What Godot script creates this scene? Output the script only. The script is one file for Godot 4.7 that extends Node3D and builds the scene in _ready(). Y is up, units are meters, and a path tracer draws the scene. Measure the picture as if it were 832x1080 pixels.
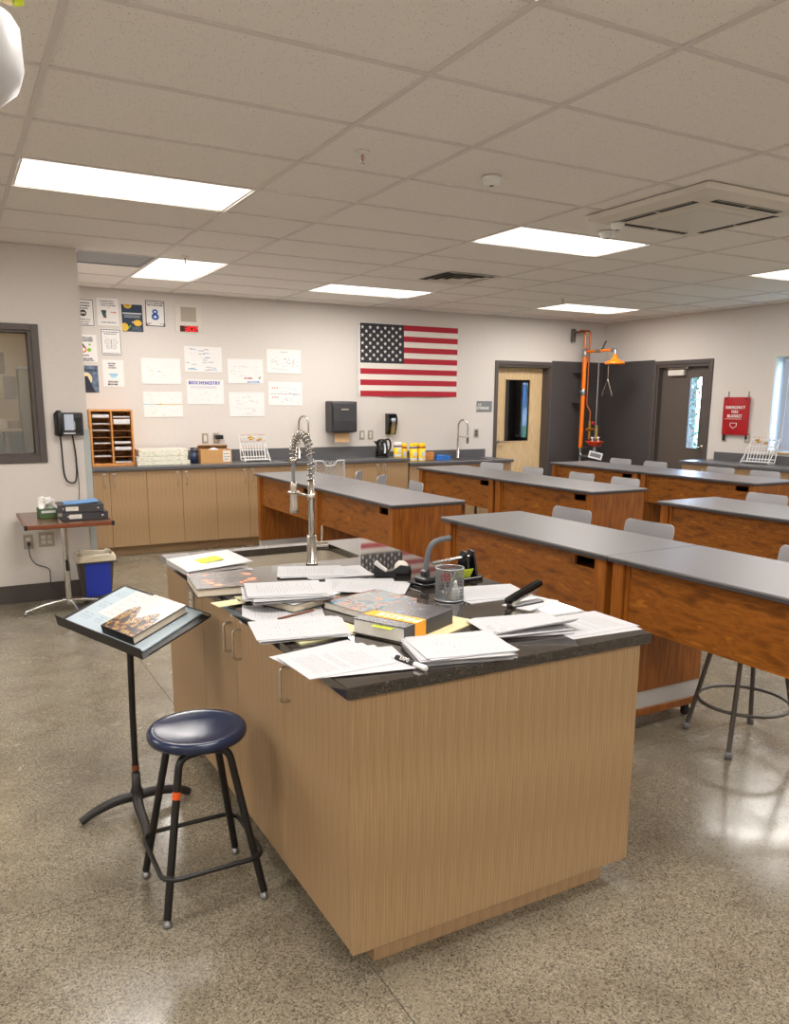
extends Node3D
# A science classroom: a teacher's island in front, rows of student lab tables, a wall of base cabinets behind.
# Metres, y up. The eye stands at (0, 1.6, 0); the flag wall is z = -9.12, the outer wall x = 8.6.

const CEIL := 2.759
const BACK := -9.12
const RIGHT := 8.6
const LEFT := -3.0
const FRONT := 2.4
const PART := -6.93          # face of the partition with the office window
const ISL := 0.88            # worktop of the island
const TBL := 0.89            # student tables

var M := {}
var used := {}
var shared := {}
var rng := RandomNumberGenerator.new()


func _ready() -> void:
	rng.seed = 7
	set_camera()
	set_world()
	make_materials()
	make_ceiling_lights()
	build_shell()
	build_ceiling()
	build_doors()
	build_windows()
	build_outside()
	build_office()
	build_island()
	build_student_tables()
	build_stools()
	build_back_counter()
	build_wall_counter()
	build_shower()
	build_side_table()
	build_reading_stand()
	build_teacher_stool()
	build_wall_things()
	build_ceiling_things()
	build_island_things()
	build_counter_things()


# ------------------------------------------------------------------ camera and light

func set_camera() -> void:
	var c := Camera3D.new()
	c.name = "camera"
	var f := 840.54 / 1080.0
	c.projection = Camera3D.PROJECTION_FRUSTUM
	c.near = 0.05
	c.far = 400.0
	c.size = c.near / f
	c.frustum_offset = Vector2(0.0, c.near * 49.1 / 840.54)
	c.position = Vector3(0, 1.6, 0)
	c.rotation = Vector3(-0.19277, -0.50706, 0.00589)
	add_child(c)
	c.current = true


const LAMP_ENERGY := 3.95
const LAMP_COLOR := Color(1.0, 0.975, 0.95)

func set_world() -> void:
	var e := Environment.new()
	e.background_mode = Environment.BG_SKY
	var sky := Sky.new()
	var sm := ProceduralSkyMaterial.new()
	sm.sky_top_color = Color8(120, 160, 215)
	sm.sky_horizon_color = Color8(222, 232, 244)
	sm.ground_horizon_color = Color8(190, 195, 190)
	sm.ground_bottom_color = Color8(120, 122, 112)
	sm.sky_energy_multiplier = 5.0
	sm.ground_energy_multiplier = 3.0
	sky.sky_material = sm
	e.sky = sky
	e.tonemap_mode = Environment.TONE_MAPPER_LINEAR
	e.tonemap_exposure = 1.05
	e.sdfgi_enabled = true
	e.ssao_enabled = true
	e.ssil_enabled = true
	var w := WorldEnvironment.new()
	w.name = "world_environment"
	w.environment = e
	add_child(w)


# each fitting is a troffer in the ceiling grid: x0, x1, z0 (far), z1 (near)
var LAMPS := [
	[0.414, 1.633, -5.142, -4.532, "large lit ceiling panel nearest the projector"],
	[1.633, 2.243, -8.19, -6.971, "short lit ceiling panel beside the grey return grille"],
	[3.462, 4.681, -5.142, -4.532, "lit ceiling panel just beyond the air conditioner cassette"],
	[3.462, 4.681, -8.19, -7.58, "lit ceiling panel above the flag beyond the square diffuser"],
	[6.51, 7.729, -5.142, -4.532, "lit ceiling panel at the frame edge beyond the cassette"],
	[6.51, 7.729, -8.19, -7.58, "lit ceiling panel closest to the orange safety shower"],
	[0.414, 1.633, -2.094, -1.484, "lit ceiling panel above the front of the island"],
	[-2.634, -1.415, -5.142, -4.532, "lit ceiling panel out of view on the board side, far"],
	[-2.634, -1.415, -2.094, -1.484, "lit ceiling panel out of view on the board side, middle"],
	[-2.634, -1.415, 0.954, 1.564, "lit ceiling panel out of view on the board side, behind"],
	[3.462, 4.681, -2.094, -1.484, "lit ceiling panel above the front student table"],
	[6.51, 7.729, -2.094, -1.484, "lit ceiling panel above the front window side"],
	[0.414, 1.633, 0.954, 1.564, "lit ceiling panel behind the viewer near the board wall"],
	[3.462, 4.681, 0.954, 1.564, "lit ceiling panel behind the viewer mid room"],
	[6.51, 7.729, 0.954, 1.564, "lit ceiling panel behind the viewer by the windows"],
]

func make_ceiling_lights() -> void:
	for a in LAMPS:
		var cx: float = (a[0] + a[1]) / 2.0
		var cz: float = (a[2] + a[3]) / 2.0
		var w: float = a[1] - a[0]
		var l: float = a[3] - a[2]
		var t := thing("ceiling_light", a[4], "ceiling light", Vector3(cx, CEIL, cz), 0.0, "recessed panel lights in the ceiling")
		pbox(t, "housing", Vector3(0, 0.045, 0), Vector3(w - 0.03, 0.05, l - 0.03), M.white_metal, 0.002)
		var st := begin()
		for s in [-1.0, 1.0]:
			bx(st, Vector3(s * (w / 2 - 0.021), 0.012, 0), Vector3(0.014, 0.012, l - 0.03), 0.001)
			bx(st, Vector3(0, 0.012, s * (l / 2 - 0.021)), Vector3(w - 0.056, 0.012, 0.014), 0.001)
		add(t, "frame", st, M.white_metal)
		pbox(t, "diffuser", Vector3(0, 0.016, 0), Vector3(w - 0.056, 0.006, l - 0.056), M.diffuser, 0.0)
		var al := AreaLight3D.new()
		al.name = "panel_light"
		al.area_size = Vector2(w - 0.06, l - 0.06)
		al.light_energy = LAMP_ENERGY
		al.light_color = LAMP_COLOR
		al.area_range = 30.0
		al.area_attenuation = 2.0
		al.shadow_enabled = true
		t.add_child(al)
		al.position = Vector3(0, 0.009, 0)
		al.rotation_degrees = Vector3(-90, 0, 0)


# ------------------------------------------------------------------ helpers: nodes

func numbered(n: String) -> String:
	if not used.has(n):
		used[n] = 0
		return n
	used[n] += 1
	return "%s_%03d" % [n, used[n]]


func thing(called: String, label: String, category: String, at := Vector3.ZERO, turn := 0.0, group := "") -> Node3D:
	var o := Node3D.new()
	o.name = numbered(called)
	add_child(o)
	o.position = at
	o.rotation.y = turn
	tag(o, label, category, group)
	return o


func tag(o: Node, label: String, category: String, group := "") -> Node:
	o.set_meta("label", label)
	o.set_meta("category", category)
	if group != "":
		o.set_meta("group", group)
	return o


func struct(called: String, st: SurfaceTool, m: Material, label := "") -> MeshInstance3D:
	var o := add(self, called, st, m)
	o.set_meta("kind", "structure")
	if label != "":
		o.set_meta("label", label)
	return o


func struct_node(called: String, at := Vector3.ZERO) -> Node3D:
	var o := Node3D.new()
	o.name = numbered(called)
	add_child(o)
	o.position = at
	o.set_meta("kind", "structure")
	return o


func add(parent: Node, called: String, st: SurfaceTool, m: Material) -> MeshInstance3D:
	st.generate_normals()
	var o := MeshInstance3D.new()
	o.mesh = st.commit()
	return put(parent, called, o, m)


func put(parent: Node, called: String, o: MeshInstance3D, m: Material) -> MeshInstance3D:
	o.name = numbered(called) if parent == self else called
	o.material_override = m
	o.cast_shadow = GeometryInstance3D.SHADOW_CASTING_SETTING_ON
	parent.add_child(o, true)
	return o


func pbox(parent: Node, called: String, at: Vector3, size: Vector3, m: Material, bev := 0.002) -> MeshInstance3D:
	var key := "%s|%s" % [size.snapped(Vector3.ONE * 0.0002), bev]
	if not shared.has(key):
		var st := begin()
		bx(st, Vector3.ZERO, size, bev)
		st.generate_normals()
		shared[key] = st.commit()
	var o := MeshInstance3D.new()
	o.mesh = shared[key]
	o.position = at
	return put(parent, called, o, m)


func copy_of(root: Node3D, at: Vector3, turn: float, label: String) -> Node3D:
	var r: Node3D = root.duplicate()
	r.name = numbered(String(root.name))
	add_child(r)
	r.position = at
	r.rotation.y = turn
	r.set_meta("label", label)
	return r


func words(parent: Node, called: String, s: String, height: float, m: Material, xf: Transform3D, weight := 400, deep := 0.0008, font := "Droid Sans") -> MeshInstance3D:
	var f := SystemFont.new()
	f.font_names = PackedStringArray([font])
	f.font_weight = weight
	var t := TextMesh.new()
	t.text = s
	t.font = f
	t.font_size = 64
	t.pixel_size = height / 46.0
	t.depth = deep
	t.curve_step = 2.0
	var o := MeshInstance3D.new()
	o.mesh = t
	o.transform = xf
	return put(parent, called, o, m)


# ------------------------------------------------------------------ helpers: shapes

func begin() -> SurfaceTool:
	var st := SurfaceTool.new()
	st.begin(Mesh.PRIMITIVE_TRIANGLES)
	st.set_smooth_group(-1)
	return st


func tri(st: SurfaceTool, a: Vector3, b: Vector3, c: Vector3) -> void:
	for p in [a, b, c]:
		st.set_uv(Vector2(p.x, p.z))
		st.add_vertex(p)


# a convex face, turned away from the point inside
func face(st: SurfaceTool, p: Array, inside: Vector3) -> void:
	var n: Vector3 = (p[0] - p[2]).cross(p[0] - p[1])
	if n.dot(p[0] - inside) < 0.0:
		p.reverse()
	for i in range(1, p.size() - 1):
		tri(st, p[0], p[i], p[i + 1])


func bx(st: SurfaceTool, c: Vector3, s: Vector3, bev := 0.002) -> void:
	bxt(st, Transform3D(Basis(), c), s, bev)


func bxt(st: SurfaceTool, xf: Transform3D, s: Vector3, bev := 0.002) -> void:
	var h := s / 2.0
	var b: float = minf(bev, minf(h.x, minf(h.y, h.z)) * 0.6)
	st.set_smooth_group(-1)
	var o := xf.origin
	var pt := func(sx: float, sy: float, sz: float, keep: int) -> Vector3:
		var v := Vector3(sx * (h.x - b), sy * (h.y - b), sz * (h.z - b))
		v[keep] += [sx, sy, sz][keep] * b
		return xf * v
	for ax in 3:
		var u := (ax + 1) % 3
		var w := (ax + 2) % 3
		for s0 in [-1.0, 1.0]:
			var q := []
			for k in [[-1.0, -1.0], [1.0, -1.0], [1.0, 1.0], [-1.0, 1.0]]:
				var sg := [0.0, 0.0, 0.0]
				sg[ax] = s0
				sg[u] = k[0]
				sg[w] = k[1]
				q.append(pt.call(sg[0], sg[1], sg[2], ax))
			face(st, q, o)
	if b <= 0.0:
		return
	for ax in 3:            # edges along ax
		var u := (ax + 1) % 3
		var w := (ax + 2) % 3
		for su in [-1.0, 1.0]:
			for sw in [-1.0, 1.0]:
				var sg := [0.0, 0.0, 0.0]
				sg[u] = su
				sg[w] = sw
				sg[ax] = -1.0
				var a: Vector3 = pt.call(sg[0], sg[1], sg[2], u)
				var b2: Vector3 = pt.call(sg[0], sg[1], sg[2], w)
				sg[ax] = 1.0
				var c2: Vector3 = pt.call(sg[0], sg[1], sg[2], w)
				var d: Vector3 = pt.call(sg[0], sg[1], sg[2], u)
				face(st, [a, b2, c2, d], o)
	for sx in [-1.0, 1.0]:
		for sy in [-1.0, 1.0]:
			for sz in [-1.0, 1.0]:
				face(st, [pt.call(sx, sy, sz, 0), pt.call(sx, sy, sz, 1), pt.call(sx, sy, sz, 2)], o)


# skin between rings of equal length; rings run anticlockwise seen from their far end (the last ring)
func skin(st: SurfaceTool, rings: Array, smooth := true, cap0 := true, cap1 := true, flip := false) -> void:
	st.set_smooth_group(0 if smooth else -1)
	for k in rings.size() - 1:
		var a: PackedVector3Array = rings[k]
		var b: PackedVector3Array = rings[k + 1]
		var n := a.size()
		for i in n:
			var j := (i + 1) % n
			if flip:
				tri(st, a[i], a[j], b[j])
				tri(st, a[i], b[j], b[i])
			else:
				tri(st, a[i], b[j], a[j])
				tri(st, a[i], b[i], b[j])
	st.set_smooth_group(-1)
	for e in 2:
		if not [cap0, cap1][e]:
			continue
		var r: PackedVector3Array = rings[0] if e == 0 else rings[-1]
		var c := Vector3.ZERO
		for p in r:
			c += p / r.size()
		for i in r.size():
			var j := (i + 1) % r.size()
			if (e == 0) != flip:
				tri(st, c, r[i], r[j])
			else:
				tri(st, c, r[j], r[i])


func circle(r: float, y: float, seg: int, rz := -1.0) -> PackedVector3Array:
	var p := PackedVector3Array()
	for i in seg:
		var t := TAU * i / seg
		p.append(Vector3(r * cos(t), y, -(rz if rz >= 0.0 else r) * sin(t)))
	return p


func moved(p: PackedVector3Array, xf: Transform3D) -> PackedVector3Array:
	var q := PackedVector3Array()
	for v in p:
		q.append(xf * v)
	return q


# profile of (radius, height) from the bottom outside upwards; sharp turns get a crease
func lathe(st: SurfaceTool, prof: Array, seg := 24, xf := Transform3D()) -> void:
	var run: Array = [prof[0]]
	for i in range(1, prof.size()):
		run.append(prof[i])
		var crease := i == prof.size() - 1
		if not crease:
			var d0: Vector2 = (prof[i] - prof[i - 1]).normalized()
			var d1: Vector2 = (prof[i + 1] - prof[i]).normalized()
			crease = d0.dot(d1) < 0.75
		if crease:
			var rings := []
			for q in run:
				rings.append(moved(circle(maxf(q.x, 0.00005), q.y, seg), xf))
			skin(st, rings, true, false, false)
			run = [prof[i]]


func tube(st: SurfaceTool, pts: Array, r: float, sides := 10, caps := true, r_end := -1.0, closed := false) -> void:
	var n := pts.size()
	var rings := []
	var t0: Vector3 = (pts[1] - pts[0]).normalized()
	var up := Vector3.UP if absf(t0.y) < 0.9 else Vector3.RIGHT
	var x := up.cross(t0).normalized()
	for i in n:
		var t: Vector3
		if closed:
			t = (pts[(i + 1) % n] - pts[(i - 1 + n) % n]).normalized()
		elif i == 0:
			t = t0
		elif i == n - 1:
			t = (pts[i] - pts[i - 1]).normalized()
		else:
			t = ((pts[i] - pts[i - 1]).normalized() + (pts[i + 1] - pts[i]).normalized()).normalized()
		x = (x - t * x.dot(t)).normalized()
		var y := t.cross(x)
		var rr := r if r_end < 0.0 else lerpf(r, r_end, float(i) / (n - 1))
		var ring := PackedVector3Array()
		for k in sides:
			var a := TAU * k / sides
			ring.append(pts[i] + (x * cos(a) + y * sin(a)) * rr)
		rings.append(ring)
	if closed:
		rings.append(rings[0])
	skin(st, rings, true, caps and not closed, caps and not closed)


# rounds the corners of a polyline
func rounded(pts: Array, r: float, k := 5) -> Array:
	var out: Array = [pts[0]]
	for i in range(1, pts.size() - 1):
		var p: Vector3 = pts[i]
		var a: Vector3 = pts[i - 1] - p
		var b: Vector3 = pts[i + 1] - p
		var d := minf(r, minf(a.length(), b.length()) * 0.48)
		var p0 := p + a.normalized() * d
		var p1 := p + b.normalized() * d
		for j in k + 1:
			var t := float(j) / k
			out.append(p0.lerp(p, t).lerp(p.lerp(p1, t), t))
	out.append(pts[-1])
	return out


func smooth_path(pts: Array, per := 6) -> Array:
	var c := Curve3D.new()
	for i in pts.size():
		var tg: Vector3 = (pts[mini(i + 1, pts.size() - 1)] - pts[maxi(i - 1, 0)]) / 6.0
		c.add_point(pts[i], -tg, tg)
	var out := []
	var n := (pts.size() - 1) * per
	for i in n + 1:
		out.append(c.samplef(float(i) / per))
	return out


# rounded rectangle as a ring at height y, centre (cx, cz)
func rrect(cx: float, cz: float, w: float, l: float, rc: float, y: float, k := 4) -> PackedVector3Array:
	var p := PackedVector3Array()
	var cs := [[1, -1, 0.0], [-1, -1, PI / 2], [-1, 1, PI], [1, 1, 1.5 * PI]]
	for c in cs:
		for j in k + 1:
			var t: float = c[2] + PI / 2 * j / k
			p.append(Vector3(cx + c[0] * (w / 2 - rc) + rc * cos(t), y, cz + c[1] * (l / 2 - rc) - rc * sin(t)))
	return p


# a slab with eased edges
func slab(st: SurfaceTool, x0: float, x1: float, z0: float, z1: float, y0: float, y1: float, rc := 0.006, bev := 0.003, top := true) -> void:
	var cx := (x0 + x1) / 2
	var cz := (z0 + z1) / 2
	var w := x1 - x0
	var l := z1 - z0
	var e := bev * 0.3
	var rings := [
		rrect(cx, cz, w - bev * 2, l - bev * 2, maxf(rc - bev, 0.0005), y0),
		rrect(cx, cz, w - e * 2, l - e * 2, rc, y0 + bev - e * 2),
		rrect(cx, cz, w, l, rc, y0 + bev),
		rrect(cx, cz, w, l, rc, y1 - bev),
		rrect(cx, cz, w - e * 2, l - e * 2, rc, y1 - e * 2),
		rrect(cx, cz, w - bev * 2, l - bev * 2, maxf(rc - bev, 0.0005), y1)]
	skin(st, rings, false, true, top)


# flat outline in local x, y pushed along local z by deep (from -deep/2)
func prism(st: SurfaceTool, poly: PackedVector2Array, deep: float, xf := Transform3D()) -> void:
	st.set_smooth_group(-1)
	var q := poly
	if Geometry2D.is_polygon_clockwise(q):
		q = q.duplicate()
		q.reverse()
	var ix := Geometry2D.triangulate_polygon(q)
	var h := deep / 2.0
	for i in range(0, ix.size(), 3):
		var a := q[ix[i]]
		var b := q[ix[i + 1]]
		var c := q[ix[i + 2]]
		if (b - a).cross(c - a) < 0.0:
			var t := b
			b = c
			c = t
		tri(st, xf * Vector3(a.x, a.y, h), xf * Vector3(c.x, c.y, h), xf * Vector3(b.x, b.y, h))
		tri(st, xf * Vector3(a.x, a.y, -h), xf * Vector3(b.x, b.y, -h), xf * Vector3(c.x, c.y, -h))
	for i in q.size():
		var a := q[i]
		var b := q[(i + 1) % q.size()]
		tri(st, xf * Vector3(a.x, a.y, h), xf * Vector3(b.x, b.y, h), xf * Vector3(b.x, b.y, -h))
		tri(st, xf * Vector3(a.x, a.y, h), xf * Vector3(b.x, b.y, -h), xf * Vector3(a.x, a.y, -h))


# thin sheet w (x) by l (z), lifted by f(u, v); u, v in 0..1; uv laid once over the top
func leaf(st: SurfaceTool, w: float, l: float, t: float, f: Callable, nu := 8, nv := 8, xf := Transform3D()) -> void:
	st.set_smooth_group(0)
	for side in 2:
		st.set_smooth_group(side)
		for i in nu:
			for j in nv:
				var q := []
				for k in [[0, 0], [1, 0], [1, 1], [0, 1]]:
					var u := float(i + k[0]) / nu
					var v := float(j + k[1]) / nv
					var y: float = f.call(u, v)
					q.append([Vector3((u - 0.5) * w, y + (t if side == 0 else 0.0), (v - 0.5) * l), Vector2(u, v)])
				var order := [0, 1, 2, 0, 2, 3] if side == 0 else [0, 2, 1, 0, 3, 2]
				for o in order:
					st.set_uv(q[o][1])
					st.add_vertex(xf * q[o][0])
	st.set_smooth_group(-1)
	for e in 4:
		var n := nu if e < 2 else nv
		for i in n:
			var a := float(i) / n
			var b := float(i + 1) / n
			var ua: Vector2 = [Vector2(a, 0), Vector2(a, 1), Vector2(0, a), Vector2(1, a)][e]
			var ub: Vector2 = [Vector2(b, 0), Vector2(b, 1), Vector2(0, b), Vector2(1, b)][e]
			var pa := Vector3((ua.x - 0.5) * w, f.call(ua.x, ua.y), (ua.y - 0.5) * l)
			var pb := Vector3((ub.x - 0.5) * w, f.call(ub.x, ub.y), (ub.y - 0.5) * l)
			var up := Vector3(0, t, 0)
			var mid := Vector3(0, pa.y + t / 2, 0)
			var p := [xf * pa, xf * pb, xf * (pb + up), xf * (pa + up)]
			var n0: Vector3 = (p[0] - p[2]).cross(p[0] - p[1])
			if n0.dot(p[0] - xf * mid) < 0.0:
				p.reverse()
			for o in [0, 1, 2, 0, 2, 3]:
				st.set_uv(Vector2(0.01, 0.01))
				st.add_vertex(p[o])


func flat(_u: float, _v: float) -> float:
	return 0.0


func blob(st: SurfaceTool, c: Vector3, r: Vector3, seg := 16, rows := 8) -> void:
	var rings := []
	for i in rows + 1:
		var a := -PI / 2 + PI * i / rows
		rings.append(moved(circle(maxf(cos(a), 0.001) * r.x, sin(a) * r.y, seg, maxf(cos(a), 0.001) * r.z), Transform3D(Basis(), c)))
	skin(st, rings, true, false, false)


# a face with its own uv, facing local +z: for flat prints (0,0) top left
func print_face(w: float, h: float, t := 0.0006, curl := 0.0, nu := 6) -> ArrayMesh:
	var st := begin()
	leaf(st, w, h, t, func(u: float, v: float) -> float: return curl * (u * (1.0 - u) * 2.0 + v * v), nu, nu, Transform3D(Basis(Vector3.RIGHT, PI / 2), Vector3.ZERO))
	st.generate_normals()
	return st.commit()


func frame_xf(x: Vector3, z: Vector3, o: Vector3) -> Transform3D:
	x = x.normalized()
	var y := z.cross(x).normalized()
	return Transform3D(Basis(x, y, x.cross(y)), o)


# ------------------------------------------------------------------ materials

func noise_tex(seed_: int, freq: float, ramp: Array, size := 512, kind := FastNoiseLite.TYPE_SIMPLEX_SMOOTH, octaves := 4, warp := 0.0) -> NoiseTexture2D:
	var n := FastNoiseLite.new()
	n.seed = seed_
	n.noise_type = kind
	n.frequency = freq
	n.fractal_type = FastNoiseLite.FRACTAL_FBM if octaves > 1 else FastNoiseLite.FRACTAL_NONE
	n.fractal_octaves = octaves
	if kind == FastNoiseLite.TYPE_CELLULAR:
		n.cellular_return_type = FastNoiseLite.RETURN_CELL_VALUE
		n.cellular_jitter = 1.0
	if warp > 0.0:
		n.domain_warp_enabled = true
		n.domain_warp_amplitude = warp
		n.domain_warp_frequency = freq * 0.7
	var g := Gradient.new()
	var off := PackedFloat32Array()
	var col := PackedColorArray()
	for r in ramp:
		off.append(r[0])
		col.append(r[1])
	g.offsets = off
	g.colors = col
	var t := NoiseTexture2D.new()
	t.width = size
	t.height = size
	t.seamless = true
	t.generate_mipmaps = false
	t.noise = n
	t.color_ramp = g
	return t


func mat(key: String, c: Color, rough := 0.6, metal := 0.0, spec := 0.5) -> StandardMaterial3D:
	var m := StandardMaterial3D.new()
	m.resource_name = key
	m.albedo_color = c
	m.roughness = rough
	m.metallic = metal
	m.metallic_specular = spec
	M[key] = m
	return m


func tmat(key: String, t: Texture2D, scale: Vector3, rough := 0.6, world := true) -> StandardMaterial3D:
	var m := mat(key, Color.WHITE, rough)
	m.albedo_texture = t
	m.uv1_triplanar = true
	m.uv1_world_triplanar = world
	m.uv1_triplanar_sharpness = 8.0
	m.uv1_scale = scale
	return m


func print_mat(key: String, im: Image, rough := 0.7) -> StandardMaterial3D:
	var m := mat(key, Color.WHITE, rough)
	m.albedo_texture = ImageTexture.create_from_image(im)
	m.texture_repeat = false
	return m


func grey(v: int) -> Color:
	return Color8(v, v, v)


func make_materials() -> void:
	# surfaces of the room
	tmat("wall_paint", noise_tex(1, 0.06, [[0.0, Color8(209, 203, 197)], [0.5, Color8(214, 208, 202)], [1.0, Color8(219, 213, 207)]], 512, FastNoiseLite.TYPE_SIMPLEX_SMOOTH, 4), Vector3(0.5, 6.0, 0.5), 0.6)
	tmat("floor_stone", noise_tex(3, 0.4, [[0.0, Color8(60, 57, 51)], [0.18, Color8(100, 95, 85)], [0.34, Color8(134, 127, 113)], [0.62, Color8(149, 142, 126)], [0.85, Color8(164, 157, 141)], [1.0, Color8(194, 188, 174)]], 1024, FastNoiseLite.TYPE_CELLULAR, 2), Vector3(0.55, 0.55, 0.55), 0.27)
	var fl: StandardMaterial3D = M.floor_stone
	fl.detail_enabled = true
	fl.detail_blend_mode = BaseMaterial3D.BLEND_MODE_MUL
	fl.detail_uv_layer = BaseMaterial3D.DETAIL_UV_2
	fl.uv2_triplanar = true
	fl.uv2_world_triplanar = true
	fl.uv2_scale = Vector3(0.21, 0.21, 0.21)
	fl.detail_albedo = noise_tex(4, 0.03, [[0.0, Color8(214, 208, 200)], [0.5, Color8(240, 238, 232)], [1.0, Color8(255, 253, 248)]], 512, FastNoiseLite.TYPE_SIMPLEX_SMOOTH, 5)
	fl.roughness = 1.0
	fl.roughness_texture = noise_tex(5, 0.012, [[0.0, grey(38)], [0.5, grey(56)], [1.0, grey(84)]], 512, FastNoiseLite.TYPE_SIMPLEX_SMOOTH, 4)
	mat("slab_joint", Color8(150, 140, 122), 0.8)
	tmat("ceiling_tile", pinhole_texture(), Vector3(1.64, 1.64, 1.64), 0.9)
	mat("ceiling_tee", Color8(216, 210, 204), 0.5)
	mat("deck", Color8(120, 116, 110), 0.9)
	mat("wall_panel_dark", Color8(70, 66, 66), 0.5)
	mat("frame_dark", Color8(82, 74, 71), 0.48)
	mat("door_dark", Color8(88, 79, 73), 0.5)
	mat("baseboard", Color8(76, 69, 66), 0.5)
	mat("corner_guard", Color8(176, 184, 184), 0.4)
	# joinery
	tmat("laminate", noise_tex(6, 0.02, [[0.0, Color8(146, 117, 84)], [0.4, Color8(164, 134, 98)], [0.6, Color8(172, 142, 106)], [1.0, Color8(188, 158, 120)]], 512, FastNoiseLite.TYPE_SIMPLEX_SMOOTH, 5), Vector3(22.0, 0.3, 22.0), 0.42)
	tmat("maple", noise_tex(7, 0.02, [[0.0, Color8(200, 168, 122)], [0.5, Color8(216, 187, 142)], [1.0, Color8(228, 203, 162)]], 512, FastNoiseLite.TYPE_SIMPLEX_SMOOTH, 5), Vector3(5.0, 0.4, 5.0), 0.4)
	var ow := [[0.0, Color8(84, 46, 15)], [0.25, Color8(118, 67, 21)], [0.5, Color8(150, 89, 28)], [0.66, Color8(126, 73, 23)], [0.82, Color8(164, 100, 34)], [1.0, Color8(176, 112, 42)]]
	tmat("stained_ply", noise_tex(8, 0.012, ow, 1024, FastNoiseLite.TYPE_SIMPLEX_SMOOTH, 5, 40.0), Vector3(0.32, 1.15, 0.32), 0.34)
	tmat("stained_board", noise_tex(9, 0.016, [[0.0, Color8(114, 63, 19)], [0.5, Color8(146, 84, 26)], [1.0, Color8(170, 105, 36)]], 512, FastNoiseLite.TYPE_SIMPLEX_SMOOTH, 5, 12.0), Vector3(4.0, 0.4, 4.0), 0.36)
	tmat("pigeonhole_wood", noise_tex(10, 0.02, [[0.0, Color8(196, 128, 62)], [1.0, Color8(222, 158, 88)]], 256, FastNoiseLite.TYPE_SIMPLEX_SMOOTH, 4), Vector3(3.0, 0.5, 3.0), 0.45)
	mat("hardboard", Color8(150, 104, 66), 0.7)
	tmat("brown_laminate", noise_tex(11, 0.02, [[0.0, Color8(94, 66, 52)], [1.0, Color8(118, 86, 68)]], 256, FastNoiseLite.TYPE_SIMPLEX_SMOOTH, 4), Vector3(0.8, 4.0, 4.0), 0.22)
	mat("brown_edge", Color8(118, 64, 38), 0.35)
	mat("table_top", Color8(114, 113, 114), 0.38)
	mat("table_core", Color8(66, 66, 70), 0.4)
	mat("counter_top", Color8(90, 90, 93), 0.34)
	var gr := tmat("granite", noise_tex(12, 0.2, [[0.0, Color8(12, 11, 11)], [0.42, Color8(30, 27, 25)], [0.6, Color8(58, 50, 44)], [0.72, Color8(30, 26, 24)], [0.84, Color8(104, 90, 76)], [0.92, Color8(40, 35, 32)], [1.0, Color8(150, 134, 116)]], 512, FastNoiseLite.TYPE_CELLULAR, 2), Vector3(2.0, 2.0, 2.0), 0.045)
	gr.metallic_specular = 0.62
	gr.clearcoat_enabled = true
	gr.clearcoat = 0.6
	gr.clearcoat_roughness = 0.03
	# metals and plastics
	mat("steel", Color8(196, 190, 180), 0.26, 1.0)
	mat("steel_bowl", Color8(206, 198, 184), 0.42, 0.75)
	mat("chrome", Color8(214, 214, 214), 0.1, 1.0)
	mat("nickel", Color8(206, 200, 192), 0.3, 1.0)
	mat("brass", Color8(196, 154, 70), 0.3, 1.0)
	mat("copper", Color8(196, 112, 70), 0.32, 1.0)
	mat("galvanised", Color8(168, 172, 176), 0.4, 1.0)
	mat("white_metal", Color8(226, 222, 216), 0.45)
	mat("kick_metal", Color8(190, 188, 186), 0.45)
	mat("stool_tube", Color8(104, 101, 98), 0.38, 0.6)
	mat("stool_shell", Color8(156, 156, 159), 0.5)
	mat("mesh_shell", Color8(184, 184, 182), 0.5)
	mat("black_metal", Color8(22, 21, 21), 0.4)
	mat("black_satin", Color8(38, 36, 36), 0.5)
	mat("black_plastic", Color8(24, 24, 26), 0.3)
	mat("lever_grey", Color8(92, 95, 100), 0.4)
	mat("black_gloss", Color8(14, 14, 15), 0.12)
	mat("dark_plastic", Color8(52, 52, 55), 0.35)
	mat("smoke_plastic", Color8(60, 60, 63), 0.22)
	mat("grey_plastic", Color8(122, 124, 128), 0.4)
	mat("navy_vinyl", Color8(32, 42, 70), 0.2)
	mat("white_plastic", Color8(232, 232, 230), 0.4)
	mat("projector_white", Color8(206, 207, 210), 0.4)
	mat("off_white", Color8(218, 212, 202), 0.5)
	mat("rubber", Color8(30, 29, 28), 0.8)
	mat("safety_orange", Color8(245, 122, 14), 0.32)
	mat("bowl_orange", Color8(226, 66, 20), 0.3)
	mat("sticker_band", Color8(246, 170, 48), 0.5)
	mat("tin_blue", Color8(46, 58, 92), 0.4)
	mat("sticker_orange", Color8(236, 92, 22), 0.6)
	mat("outlet_plate", Color8(176, 168, 156), 0.35, 0.5)
	mat("outlet_face", Color8(224, 218, 208), 0.45)
	mat("red_vinyl", Color8(172, 24, 34), 0.3)
	mat("ink", Color8(36, 34, 36), 0.7)
	mat("ink_white", Color8(240, 236, 230), 0.6)
	mat("ink_grey", Color8(110, 110, 114), 0.7)
	mat("yellow", Color8(244, 206, 24), 0.45)
	mat("cardboard", Color8(196, 150, 96), 0.8)
	mat("paper", Color8(212, 212, 214), 0.85)
	mat("pages", Color8(214, 202, 184), 0.85)
	mat("pages_white", Color8(226, 222, 214), 0.85)
	mat("manila", Color8(226, 206, 158), 0.85)
	mat("note_yellow", Color8(214, 211, 168), 0.85)
	mat("note_lime", Color8(206, 224, 60), 0.7)
	mat("folder_blue", Color8(168, 192, 208), 0.5)
	mat("binder_white", Color8(204, 203, 206), 0.25)
	mat("binder_black", Color8(60, 60, 64), 0.45)
	mat("sheet_blue", Color8(92, 142, 196), 0.6)
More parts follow.
